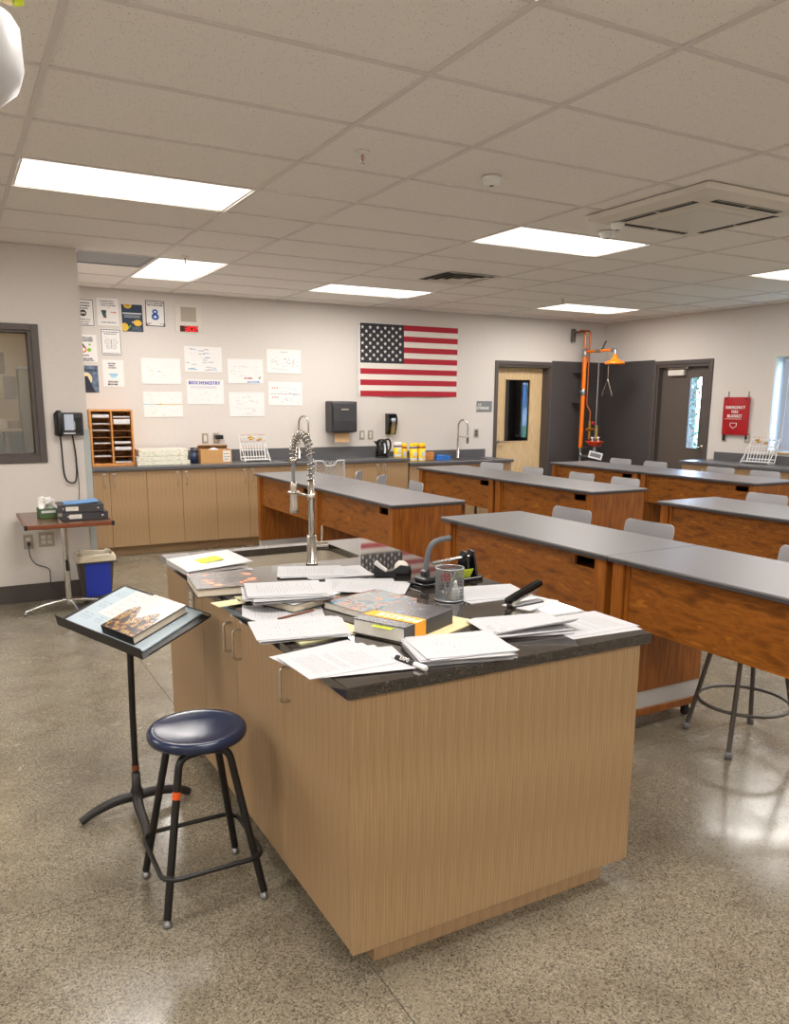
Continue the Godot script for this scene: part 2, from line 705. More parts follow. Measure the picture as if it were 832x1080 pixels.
	mat("bin_body", Color8(76, 70, 64), 0.5)
	mat("bin_blue", Color8(34, 58, 176), 0.5)
	mat("bin_bag", Color8(226, 214, 190), 0.5)
	mat("tissue", Color8(238, 236, 234), 0.9)
	mat("tissue_green", Color8(76, 104, 66), 0.6)
	mat("blue_cloth", Color8(44, 112, 196), 0.7)
	mat("towel_paper", Color8(206, 170, 128), 0.85)
	mat("sink_grey", Color8(96, 97, 100), 0.35)
	mat("blind", Color8(178, 180, 184), 0.5)
	mat("window_alu", Color8(190, 196, 204), 0.35, 0.4)
	mat("sill_wood", Color8(196, 164, 116), 0.5)
	mat("lawn", Color8(86, 120, 60), 0.95)
	mat("render_pale", Color8(196, 198, 204), 0.85)
	mat("bark", Color8(74, 62, 52), 0.9)
	mat("leaf_green", Color8(52, 74, 58), 0.8)
	mat("sign_grey", Color8(124, 128, 130), 0.5)
	mat("office_wall", Color8(206, 190, 152), 0.8)
	mat("office_brown", Color8(142, 120, 84), 0.7)
	mat("office_grey", Color8(150, 144, 128), 0.6)
	mat("handset_blue", Color8(196, 208, 226), 0.3)
	mat("led_off", Color8(52, 8, 10), 0.3)
	var gl := mat("glass", Color(0.9, 0.95, 0.96, 0.06), 0.02)
	gl.transparency = BaseMaterial3D.TRANSPARENCY_ALPHA
	var tg := mat("glass_smoked", Color(0.02, 0.02, 0.022, 0.72), 0.015, 0.0, 0.8)
	tg.transparency = BaseMaterial3D.TRANSPARENCY_ALPHA
	var df := mat("diffuser", Color8(250, 248, 244), 0.5)
	df.emission_enabled = true
	df.emission = Color(1.0, 0.98, 0.95)
	df.emission_energy_multiplier = 1.4
	var ld := mat("led_red", Color8(255, 20, 20), 0.4)
	ld.emission_enabled = true
	ld.emission = Color(1.0, 0.03, 0.03)
	ld.emission_energy_multiplier = 2.2
	var bag: StandardMaterial3D = M.bin_bag
	bag.backlight_enabled = true
	bag.backlight = Color(0.3, 0.28, 0.24)
	make_prints()


func pinhole_texture() -> ImageTexture:
	var n := 512
	var im := Image.create_empty(n, n, false, Image.FORMAT_RGB8)
	var r := RandomNumberGenerator.new()
	r.seed = 21
	im.fill(Color8(238, 233, 227))
	for i in 5200:
		var x := r.randi_range(0, n - 1)
		var y := r.randi_range(0, n - 1)
		var v := r.randf_range(0.96, 1.03)
		im.fill_rect(Rect2i(x, y, 3, 2), Color8(mini(255, int(238 * v)), int(233 * v), int(227 * v)))
	for i in 900:
		var x := r.randi_range(0, n - 4)
		var y := r.randi_range(0, n - 4)
		var v := r.randf_range(0.55, 0.85)
		im.fill_rect(Rect2i(x, y, r.randi_range(1, 3), r.randi_range(1, 3)), Color8(int(238 * v), int(228 * v), int(216 * v)))
	return ImageTexture.create_from_image(im)


# ------------------------------------------------------------------ flat prints

func canvas(w: int, h: int, c: Color) -> Image:
	var im := Image.create_empty(w, h, false, Image.FORMAT_RGB8)
	im.fill(c)
	return im


func disc(im: Image, cx: float, cy: float, rx: float, ry: float, c: Color) -> void:
	for y in range(maxi(0, int(cy - ry)), mini(im.get_height(), int(cy + ry) + 1)):
		for x in range(maxi(0, int(cx - rx)), mini(im.get_width(), int(cx + rx) + 1)):
			var d := Vector2((x + 0.5 - cx) / rx, (y + 0.5 - cy) / ry)
			if d.length_squared() <= 1.0:
				im.set_pixel(x, y, c)


func stroke(im: Image, a: Vector2, b: Vector2, c: Color, w := 1) -> void:
	var n := int(maxf(absf(b.x - a.x), absf(b.y - a.y))) + 1
	for i in n + 1:
		var p := a.lerp(b, float(i) / n)
		im.fill_rect(Rect2i(int(p.x), int(p.y), w, w), c)


# lines of print too small to read: rows of short dashes
func dashes(im: Image, r: Rect2i, rows: int, c: Color, seed_: int, tall := 2, fill := 0.9) -> void:
	var g := RandomNumberGenerator.new()
	g.seed = seed_
	for i in rows:
		var y := r.position.y + int(float(r.size.y) * (i + 0.5) / rows)
		var x := r.position.x + g.randi_range(0, int(r.size.x * (1.0 - fill)) + 1)
		var stop := r.end.x - g.randi_range(0, int(r.size.x * (1.0 - fill) * 2.0) + 1)
		while x < stop:
			var w := g.randi_range(2, 8)
			im.fill_rect(Rect2i(x, y, mini(w, stop - x), tall), c)
			x += w + g.randi_range(1, 3)


func border(im: Image, inset: int, w: int, c: Color) -> void:
	var a := im.get_width() - inset * 2
	var b := im.get_height() - inset * 2
	for k in 2:
		im.fill_rect(Rect2i(inset, inset + k * (b - w), a, w), c)
		im.fill_rect(Rect2i(inset + k * (a - w), inset, w, b), c)


func blotches(w: int, h: int, ramp: Array, seed_: int, freq: float, squash := 1.0) -> Image:
	var n := FastNoiseLite.new()
	n.seed = seed_
	n.frequency = freq
	n.fractal_octaves = 4
	var g := Gradient.new()
	var off := PackedFloat32Array()
	var col := PackedColorArray()
	for r in ramp:
		off.append(r[0])
		col.append(r[1])
	g.offsets = off
	g.colors = col
	var im := canvas(w, h, Color.BLACK)
	for y in h:
		for x in w:
			im.set_pixel(x, y, g.sample(clampf(0.5 + 0.8 * n.get_noise_2d(x, y * squash), 0.0, 1.0)))
	return im


func make_prints() -> void:
	var ink := Color8(60, 58, 60)
	var pale := Color8(150, 148, 150)
	var white := Color8(234, 232, 230)
	# sheets of the island
	for k in 4:
		var im := canvas(170, 220, Color8(190, 190, 193))
		if k == 0:
			dashes(im, Rect2i(22, 30, 120, 160), 18, Color8(122, 122, 128), 40, 1, 0.8)
		elif k == 1:
			dashes(im, Rect2i(20, 22, 130, 60), 9, Color8(104, 104, 110), 41, 1, 0.95)
			dashes(im, Rect2i(20, 92, 130, 20), 3, Color8(92, 92, 98), 42, 1, 0.95)
			dashes(im, Rect2i(20, 122, 120, 66), 9, Color8(108, 108, 114), 43, 1, 0.9)
		elif k == 2:
			for c in 4:
				dashes(im, Rect2i(24 + c * 32, 34, 16, 150), 15, Color8(112, 112, 118), 50 + c, 1, 0.6)
			im.fill_rect(Rect2i(70, 90, 3, 3), Color8(206, 90, 96))
			im.fill_rect(Rect2i(104, 60, 2, 4), Color8(206, 90, 96))
		else:
			dashes(im, Rect2i(20, 18, 100, 20), 2, Color8(92, 92, 96), 44, 2, 0.9)
			dashes(im, Rect2i(20, 60, 130, 40), 4, Color8(122, 122, 128), 45, 1, 0.7)
		print_mat("sheet_%d" % k, im, 0.85)
	# classroom posters, portrait
	var p := canvas(132, 172, white)
	border(p, 4, 4, ink)
	dashes(p, Rect2i(20, 14, 92, 50), 3, Color8(70, 68, 72), 60, 8, 0.9)
	disc(p, 64, 88, 20, 20, Color8(34, 33, 36))
	p.fill_rect(Rect2i(50, 82, 28, 12), Color8(190, 188, 186))
	dashes(p, Rect2i(20, 118, 92, 44), 3, Color8(110, 106, 108), 61, 6, 0.9)
	print_mat("poster_disc", p)
	p = canvas(132, 172, white)
	dashes(p, Rect2i(14, 10, 104, 40), 3, Color8(104, 100, 104), 62, 6, 0.9)
	dashes(p, Rect2i(60, 54, 24, 8), 1, Color8(214, 168, 120), 63, 4, 0.9)
	p.fill_rect(Rect2i(26, 76, 30, 16), Color8(54, 66, 60))
	p.fill_rect(Rect2i(30, 92, 24, 18), Color8(44, 88, 84))
	p.fill_rect(Rect2i(36, 110, 20, 14), Color8(122, 74, 60))
	dashes(p, Rect2i(82, 78, 36, 12), 1, Color8(222, 74, 66), 64, 7, 1.0)
	dashes(p, Rect2i(20, 142, 96, 14), 1, Color8(96, 92, 96), 65, 6, 1.0)
	print_mat("poster_figure", p)
	p = canvas(132, 172, Color8(40, 56, 78))
	disc(p, 40, 4, 26, 22, Color8(222, 184, 66))
	disc(p, 40, 4, 12, 9, Color8(186, 142, 52))
	p.fill_rect(Rect2i(6, 52, 120, 9), Color8(198, 202, 206))
	p.fill_rect(Rect2i(14, 68, 104, 5), Color8(156, 166, 176))
	p.fill_rect(Rect2i(14, 78, 104, 5), Color8(156, 166, 176))
	disc(p, 98, 116, 26, 20, Color8(238, 196, 70))
	disc(p, 70, 112, 10, 6, Color8(196, 186, 160))
	disc(p, 14, 144, 24, 26, Color8(232, 190, 60))
	stroke(p, Vector2(36, 150), Vector2(50, 132), Color8(120, 190, 70), 5)
	dashes(p, Rect2i(56, 138, 68, 26), 3, Color8(120, 132, 146), 66, 4, 0.9)
	print_mat("poster_navy", p)
	p = canvas(132, 172, white)
	border(p, 3, 6, Color8(70, 66, 72))
	dashes(p, Rect2i(12, 10, 108, 26), 2, Color8(82, 78, 84), 67, 8, 1.0)
	for q in [[66.0, 74.0, 18.0], [66.0, 106.0, 24.0]]:
		disc(p, q[0], q[1], q[2], q[2] * 0.9, Color8(30, 92, 176))
	disc(p, 66, 74, 7, 6, white)
	disc(p, 66, 107, 9, 8, white)
	p.fill_rect(Rect2i(50, 88, 32, 6), Color8(24, 60, 130))
	print_mat("poster_eight", p)
	p = canvas(132, 172, white)
	border(p, 4, 4, Color8(92, 88, 92))
	dashes(p, Rect2i(14, 12, 104, 24), 2, Color8(116, 112, 116), 68, 6, 0.9)
	for s in [-1.0, 1.0]:
		for k in 3:
			var cx: float = 66 + s * (22 + k * 2)
			for a in 40:
				var t0 := TAU * a / 40
				var t1 := TAU * (a + 1) / 40
				stroke(p, Vector2(cx + cos(t0) * (20 - k * 6), 84 + sin(t0) * (16 - k * 5)), Vector2(cx + cos(t1) * (20 - k * 6), 84 + sin(t1) * (16 - k * 5)), pale, 1)
				stroke(p, Vector2(cx - s * 4 + cos(t0) * (14 - k * 4), 116 + sin(t0) * (12 - k * 3)), Vector2(cx - s * 4 + cos(t1) * (14 - k * 4), 116 + sin(t1) * (12 - k * 3)), pale, 1)
		stroke(p, Vector2(66, 74), Vector2(66 + s * 40, 52), pale, 1)
	stroke(p, Vector2(66, 66), Vector2(66, 126), ink, 2)
	dashes(p, Rect2i(14, 148, 104, 12), 1, Color8(100, 96, 100), 69, 6, 0.95)
	print_mat("poster_butterfly", p)
	p = canvas(132, 172, white)
	dashes(p, Rect2i(24, 10, 94, 32), 3, Color8(58, 56, 60), 70, 7, 0.9)
	stroke(p, Vector2(40, 56), Vector2(58, 82), Color8(40, 38, 40), 7)
	disc(p, 48, 96, 20, 18, Color8(226, 110, 54))
	disc(p, 48, 94, 13, 11, white)
	stroke(p, Vector2(40, 128), Vector2(76, 128), Color8(40, 38, 40), 5)
	disc(p, 88, 62, 7, 7, Color8(150, 204, 60))
	disc(p, 84, 96, 12, 12, Color8(136, 196, 36))
	dashes(p, Rect2i(30, 142, 86, 22), 2, Color8(64, 60, 64), 71, 8, 0.9)
	print_mat("poster_microscope", p)
	p = blotches(132, 172, [[0.0, Color8(62, 78, 104)], [1.0, Color8(120, 138, 160)]], 72, 0.02)
	disc(p, 58, 84, 36, 40, Color8(232, 216, 168))
	dashes(p, Rect2i(10, 14, 112, 18), 1, Color8(44, 46, 54), 73, 14, 1.0)
	for y in range(68, 172):
		var hw := 12.0 + (y - 68) * 0.52
		p.fill_rect(Rect2i(int(58 - hw * 0.9), y, int(hw * 1.7), 1), Color8(34, 40, 54))
	disc(p, 40, 106, 10, 18, Color8(40, 84, 150))
	print_mat("poster_night", p)
	p = canvas(132, 172, white)
	dashes(p, Rect2i(34, 14, 64, 40), 3, Color8(84, 80, 84), 74, 8, 0.8)
	disc(p, 66, 102, 22, 14, Color8(160, 206, 228))
	p.fill_rect(Rect2i(44, 88, 44, 12), Color8(150, 198, 224))
	p.fill_rect(Rect2i(38, 90, 6, 6), Color8(190, 140, 90))
	p.fill_rect(Rect2i(88, 90, 6, 6), Color8(190, 140, 90))
	dashes(p, Rect2i(26, 128, 80, 32), 2, Color8(54, 50, 54), 75, 11, 0.9)
	print_mat("poster_pot", p)
	# students' wide sheets
	var blue := Color8(74, 152, 206)
	for k in 8:
		var im := canvas(200, 132, Color8(233, 231, 230))
		var g := RandomNumberGenerator.new()
		g.seed = 90 + k
		match k:
			0:
				for i in 26:
					var x := g.randf_range(30, 170)
					var y := g.randf_range(40, 100)
					stroke(im, Vector2(x, y), Vector2(x + g.randf_range(-16, 16), y + g.randf_range(-8, 8)), Color8(190, 190, 196))
				im.fill_rect(Rect2i(46, 64, 14, 3), Color8(210, 216, 130))
				im.fill_rect(Rect2i(84, 66, 12, 3), Color8(150, 170, 210))
			1:
				for i in 44:
					im.fill_rect(Rect2i(g.randi_range(6, 184), g.randi_range(4, 126), g.randi_range(5, 14), 3), [Color8(226, 224, 160), Color8(206, 206, 206), Color8(200, 216, 190)][i % 3])
				im.fill_rect(Rect2i(0, 65, 50, 3), Color8(120, 190, 210))
				im.fill_rect(Rect2i(50, 65, 22, 3), Color8(120, 186, 120))
				im.fill_rect(Rect2i(72, 65, 22, 3), Color8(204, 72, 66))
				im.fill_rect(Rect2i(94, 65, 106, 3), Color8(232, 160, 70))
			2:
				for i in 22:
					dashes(im, Rect2i(g.randi_range(4, 160), g.randi_range(6, 118), g.randi_range(18, 34), 6), 1, [Color8(120, 120, 124), blue, Color8(150, 150, 154)][i % 3], 200 + i, 4, 1.0)
				for i in 8:
					stroke(im, Vector2(g.randf_range(10, 190), g.randf_range(10, 120)), Vector2(g.randf_range(10, 190), g.randf_range(10, 120)), Color8(200, 204, 208))
			3:
				for i in 24:
					dashes(im, Rect2i(g.randi_range(10, 160), g.randi_range(46, 118), g.randi_range(12, 24), 4), 1, Color8(200, 200, 202), 230 + i, 2, 1.0)
				border(im, 3, 1, Color8(222, 221, 222))
				im.fill_rect(Rect2i(20, 34, 140, 14), Color8(214, 212, 218))
			4:
				for i in 34:
					dashes(im, Rect2i(g.randi_range(6, 170), g.randi_range(36, 100), g.randi_range(6, 18), 4), 1, [Color8(190, 196, 190), Color8(180, 180, 186)][i % 2], 260 + i, 2, 1.0)
				dashes(im, Rect2i(90, 96, 50, 9), 1, Color8(160, 52, 58), 290, 8, 1.0)
				dashes(im, Rect2i(108, 114, 72, 10), 1, Color8(60, 132, 210), 291, 9, 1.0)
				stroke(im, Vector2(172, 106), Vector2(180, 94), ink, 4)
			5:
				for i in 30:
					dashes(im, Rect2i(g.randi_range(12, 160), g.randi_range(16, 116), g.randi_range(12, 28), 4), 1, Color8(186, 186, 190), 300 + i, 2, 1.0)
				border(im, 10, 1, Color8(214, 214, 218))
			6:
				for i in 40:
					dashes(im, Rect2i(g.randi_range(8, 180), g.randi_range(44, 92), g.randi_range(6, 14), 4), 1, [Color8(160, 160, 166), Color8(170, 160, 180)][i % 2], 340 + i, 3, 1.0)
				dashes(im, Rect2i(80, 10, 40, 6), 1, Color8(130, 130, 134), 339, 3, 1.0)
				stroke(im, Vector2(30, 106), Vector2(120, 112), Color8(170, 170, 182), 2)
			7:
				for i in 36:
					dashes(im, Rect2i(g.randi_range(70, 180), g.randi_range(20, 110), g.randi_range(6, 14), 4), 1, [Color8(170, 170, 174), Color8(140, 150, 180)][i % 2], 380 + i, 3, 1.0)
				for i in 6:
					im.fill_rect(Rect2i(20 + (i % 3) * 14, 30 + (i / 3) * 52, 8, 8), Color8(222, 150, 140))
				im.fill_rect(Rect2i(8, 66, 184, 2), Color8(140, 126, 140))
		print_mat("wide_%d" % k, im)
	# book covers
	print_mat("cover_fire", blotches(96, 120, [[0.0, Color8(44, 38, 40)], [0.35, Color8(86, 80, 76)], [0.55, Color8(112, 104, 96)], [0.66, Color8(104, 66, 60)], [0.76, Color8(196, 122, 82)], [0.86, Color8(230, 182, 140)], [1.0, Color8(96, 52, 58)]], 401, 0.018), 0.25)
	var cm := blotches(120, 96, [[0.0, Color8(22, 20, 20)], [0.4, Color8(70, 48, 38)], [0.6, Color8(146, 96, 60)], [0.75, Color8(186, 150, 70)], [1.0, Color8(40, 36, 34)]], 402, 0.05)
	var gs := RandomNumberGenerator.new()
	gs.seed = 403
	for y in 96:
		for x in 120:
			var edge := 62.0 + 14.0 * sin(y * 0.11)
			if x > edge or gs.randf() < clampf((x - edge + 30.0) / 60.0, 0.0, 1.0):
				cm.set_pixel(x, y, Color8(222, 216, 210) if gs.randf() > 0.12 else Color8(168, 132, 120))
	print_mat("cover_sparks", cm, 0.25)
	print_mat("cover_spiral", blotches(120, 90, [[0.0, Color8(46, 56, 70)], [0.3, Color8(112, 126, 130)], [0.42, Color8(132, 130, 122)], [0.52, Color8(52, 46, 46)], [0.6, Color8(206, 120, 66)], [0.7, Color8(96, 116, 122)], [0.82, Color8(70, 124, 150)], [1.0, Color8(30, 34, 44)]], 404, 0.02), 0.3)
	print_mat("cover_dark", blotches(110, 90, [[0.0, Color8(40, 40, 46)], [0.55, Color8(70, 68, 72)], [0.75, Color8(86, 76, 62)], [0.88, Color8(70, 92, 150)], [1.0, Color8(60, 58, 62)]], 405, 0.02, 2.0), 0.25)
	# printed cartons
	print_mat("carton", blotches(160, 48, [[0.0, Color8(214, 226, 208)], [0.3, Color8(228, 224, 208)], [0.6, Color8(236, 230, 220)], [0.72, Color8(160, 200, 150)], [0.8, Color8(236, 226, 214)], [0.9, Color8(228, 150, 130)], [1.0, Color8(240, 236, 228)]], 406, 0.05), 0.6)
	# white text block for small labels
	var lb := canvas(60, 30, Color8(226, 222, 214))
	dashes(lb, Rect2i(4, 4, 52, 22), 3, Color8(150, 140, 136), 410, 3, 0.9)
	print_mat("spine_label", lb)
	# the blue study sheet on the reading stand
	var bs := canvas(150, 110, Color8(186, 202, 212))
	for i in 14:
		dashes(bs, Rect2i(8 + (i % 5) * 28, 10 + (i / 5) * 32, 18, 16), 3, Color8(150, 170, 184), 420 + i, 2, 0.9)
	print_mat("study_sheet", bs, 0.6)
	var ws := canvas(120, 60, Color8(222, 222, 220))
	for i in 5:
		dashes(ws, Rect2i(8 + i * 22, 10, 14, 40), 6, Color8(168, 166, 170), 440 + i, 2, 0.9)
	print_mat("word_strip", ws, 0.7)
	print_mat("flag_cloth", flag_image(), 0.8)


func flag_image() -> Image:
	var w := 608
	var h := 364
	var red := Color8(172, 30, 48)
	var im := canvas(w, h, Color8(226, 220, 212))
	for i in range(0, 13, 2):
		var y0 := int(round(h * i / 13.0))
		im.fill_rect(Rect2i(0, y0, w, int(round(h * (i + 1) / 13.0)) - y0), red)
	var cw := int(w * 0.44)
	var ch := int(round(h * 7.0 / 13.0))
	im.fill_rect(Rect2i(0, 0, cw, ch), Color8(44, 44, 52))
	for r in 9:
		var n := 6 if r % 2 == 0 else 5
		for c in n:
			var x := cw * ((2.0 * c + (1.0 if n == 6 else 2.0)) / 12.0)
			star(im, Vector2(x, ch * (r + 1.0) / 10.0), 11.0, Color8(232, 228, 222))
	im.fill_rect(Rect2i(0, 0, 9, h), Color8(222, 218, 212))
	return im


func star(im: Image, c: Vector2, r: float, col: Color) -> void:
	var poly := PackedVector2Array()
	for i in 10:
		var a := -PI / 2 + PI * i / 5.0
		poly.append(c + Vector2(cos(a), sin(a)) * (r if i % 2 == 0 else r * 0.42))
	for y in range(int(c.y - r), int(c.y + r) + 1):
		for x in range(int(c.x - r), int(c.x + r) + 1):
			if Geometry2D.is_point_in_polygon(Vector2(x + 0.5, y + 0.5), poly):
				im.set_pixel(x, y, col)


# ------------------------------------------------------------------ the room

func build_shell() -> void:
	# floor: polished concrete in four pours with saw-cut joints
	var fl := struct_node("floor")
	var jx := 0.938
	var jz := -2.53
	var g := 0.0012
	pbox(fl, "bed", Vector3((LEFT + RIGHT) / 2, -0.09, (FRONT + BACK) / 2), Vector3(RIGHT - LEFT + 0.6, 0.12, FRONT - BACK + 0.6), M.slab_joint, 0.0)
	for ix in 2:
		for iz in 2:
			var x0 := LEFT - 0.2 if ix == 0 else jx + g
			var x1 := jx - g if ix == 0 else RIGHT + 0.25
			var z0 := BACK - 0.2 if iz == 0 else jz + g
			var z1 := jz - g if iz == 0 else FRONT + 0.2
			pbox(fl, "slab", Vector3((x0 + x1) / 2, -0.015, (z0 + z1) / 2), Vector3(x1 - x0, 0.03, z1 - z0), M.floor_stone, 0.001)
	# flag wall, with the storage doorway
	var st := begin()
	wallbox(st, LEFT - 0.2, 6.67, 0.0, 2.95, BACK - 0.25, BACK)
	wallbox(st, 7.58, RIGHT + 0.25, 0.0, 2.95, BACK - 0.25, BACK)
	wallbox(st, 6.67, 7.58, 2.13, 2.95, BACK - 0.25, BACK)
	struct("wall_back", st, M.wall_paint)
	# outer wall with a door and two windows
	st = begin()
	var a := RIGHT
	var b := RIGHT + 0.25
	wallbox(st, a, b, 0.0, 2.95, BACK, -8.08)
	wallbox(st, a, b, 2.13, 2.95, -8.08, -7.20)
	wallbox(st, a, b, 0.0, 2.95, -7.20, -6.27)
	wallbox(st, a, b, 0.0, 1.04, -6.27, -4.55)
	wallbox(st, a, b, 2.16, 2.95, -6.27, -4.55)
	wallbox(st, a, b, 0.0, 2.95, -4.55, -3.6)
	wallbox(st, a, b, 0.0, 1.04, -3.6, -1.88)
	wallbox(st, a, b, 2.16, 2.95, -3.6, -1.88)
	wallbox(st, a, b, 0.0, 2.95, -1.88, FRONT + 0.2)
	struct("wall_right", st, M.wall_paint)
	# partition with the office window, and its return to the flag wall
	st = begin()
	wallbox(st, LEFT - 0.2, -0.6, 0.0, 2.95, PART - 0.15, PART)
	wallbox(st, -0.6, 0.65, 0.0, 1.15, PART - 0.15, PART)
	wallbox(st, -0.6, 0.65, 2.155, 2.95, PART - 0.15, PART)
	wallbox(st, 0.65, 1.0, 0.0, 2.95, PART - 0.15, PART)
	struct("wall_partition", st, M.wall_paint)
	st = begin()
	wallbox(st, 0.85, 1.0, 0.0, 2.95, BACK, PART - 0.15)
	struct("wall_partition_return", st, M.wall_paint)
	st = begin()
	wallbox(st, LEFT - 0.2, LEFT, 0.0, 2.95, BACK, FRONT)
	struct("wall_left", st, M.wall_paint)
	st = begin()
	wallbox(st, LEFT - 0.2, RIGHT + 0.25, 0.0, 2.95, FRONT, FRONT + 0.2)
	struct("wall_front", st, M.wall_paint)
	# dark splash panels in the shower corner
	st = begin()
	bx(st, Vector3((7.61 + RIGHT) / 2, 1.1, BACK + 0.006), Vector3(RIGHT - 7.61, 2.2, 0.012), 0.001)
	struct("trim_1", st, M.wall_panel_dark, "dark wall panel behind the orange safety shower")
	st = begin()
	bx(st, Vector3(RIGHT - 0.006, 1.1, (BACK + 0.012 - 8.13) / 2), Vector3(0.012, 2.2, -8.13 - BACK - 0.012), 0.001)
	struct("trim_2", st, M.wall_panel_dark, "dark wall panel between the corner and the outer door")
	# skirting
	st = begin()
	bx(st, Vector3((LEFT + 1.004) / 2, 0.0725, PART + 0.004), Vector3(1.004 - LEFT, 0.145, 0.008), 0.002)
	struct("baseboard_partition", st, M.baseboard)
	st = begin()
	bx(st, Vector3(1.004, 0.0725, (PART + BACK) / 2), Vector3(0.008, 0.145, PART - BACK), 0.002)
	struct("baseboard_return", st, M.baseboard)
	st = begin()
	bx(st, Vector3(6.575, 0.0725, BACK + 0.004), Vector3(0.075, 0.145, 0.008), 0.002)
	struct("baseboard_back", st, M.baseboard)
	st = begin()
	bx(st, Vector3(RIGHT - 0.004, 0.0725, -7.1), Vector3(0.008, 0.145, 0.09), 0.002)
	struct("baseboard_right", st, M.baseboard)
	# corner guard
	st = begin()
	bx(st, Vector3(0.985, 0.76, PART + 0.0035), Vector3(0.05, 1.23, 0.003), 0.001)
	bx(st, Vector3(1.0085, 0.76, PART - 0.02), Vector3(0.003, 1.23, 0.05), 0.001)
	struct("trim_3", st, M.corner_guard, "pale plastic corner guard on the partition end")


func wallbox(st: SurfaceTool, x0: float, x1: float, y0: float, y1: float, z0: float, z1: float) -> void:
	bx(st, Vector3((x0 + x1) / 2, (y0 + y1) / 2, (z0 + z1) / 2), Vector3(x1 - x0, y1 - y0, z1 - z0), 0.0)


var COLS := [-2.634, -1.415, -0.805, 0.414, 1.633, 2.243, 3.462, 4.681, 5.291, 6.51, 7.729, 8.34]

func row_z(j: int) -> float:
	return -(3.3127 + 0.6096 * j)


func build_ceiling() -> void:
	var ce := struct_node("ceiling")
	pbox(ce, "deck", Vector3((LEFT + RIGHT) / 2, 2.90, (FRONT + BACK) / 2), Vector3(RIGHT - LEFT + 0.4, 0.10, FRONT - BACK + 0.4), M.deck, 0.0)
	var xs: Array = [LEFT] + COLS + [RIGHT]
	for x in COLS:
		var zf := PART if x < 1.0 else BACK
		pbox(ce, "main_runner", Vector3(x, CEIL + 0.013, (zf + FRONT) / 2), Vector3(0.024, 0.026, FRONT - zf), M.ceiling_tee, 0.001)
	for j in range(-9, 10):
		var z := row_z(j)
		if z < BACK or z > FRONT:
			continue
		var x0 := LEFT if z > PART else 1.0
		for i in range(xs.size() - 1):
			var a: float = maxf(xs[i], x0)
			var b: float = xs[i + 1]
			if b <= a + 0.03 or inside_lamp((a + b) / 2, z):
				continue
			pbox(ce, "cross_tee", Vector3((a + b) / 2, CEIL + 0.0135, z), Vector3(b - a - 0.024, 0.025, 0.024), M.ceiling_tee, 0.001)
	# wall angles
	pbox(ce, "wall_angle", Vector3((1.0 + RIGHT) / 2, CEIL + 0.002, BACK + 0.011), Vector3(RIGHT - 1.0, 0.004, 0.022), M.ceiling_tee, 0.0)
	pbox(ce, "wall_angle", Vector3((1.0 + LEFT) / 2, CEIL + 0.002, PART + 0.011), Vector3(1.0 - LEFT, 0.004, 0.022), M.ceiling_tee, 0.0)
	pbox(ce, "wall_angle", Vector3(RIGHT - 0.011, CEIL + 0.002, (BACK + FRONT) / 2), Vector3(0.022, 0.004, FRONT - BACK), M.ceiling_tee, 0.0)
	pbox(ce, "wall_angle", Vector3(1.011, CEIL + 0.002, (BACK + PART) / 2), Vector3(0.022, 0.004, PART - BACK), M.ceiling_tee, 0.0)
	# tiles, one by one
	for i in range(xs.size() - 1):
		for j in range(-10, 10):
			var z1 := minf(row_z(j), FRONT)
			var z0 := maxf(row_z(j + 1), BACK)
			var x0: float = xs[i]
			var x1: float = xs[i + 1]
			var cz := (z0 + z1) / 2
			if cz < PART:
				x0 = maxf(x0, 1.0)
			if x1 - x0 < 0.05 or z1 - z0 < 0.05:
				continue
			if inside_lamp((x0 + x1) / 2, cz) or cell_taken((x0 + x1) / 2, cz):
				continue
			pbox(ce, "tile", Vector3((x0 + x1) / 2, CEIL + 0.013, cz), Vector3(x1 - x0 - 0.02, 0.014, z1 - z0 - 0.02), M.ceiling_tile, 0.003)


func inside_lamp(x: float, z: float) -> bool:
	for a in LAMPS:
		if x > a[0] - 0.01 and x < a[1] + 0.01 and z > a[2] + 0.02 and z < a[3] - 0.02:
			return true
	return false


func cell_taken(x: float, z: float) -> bool:
	return x > 1.0 and x < 1.633 and z < -6.99 and z > -7.55      # return grille


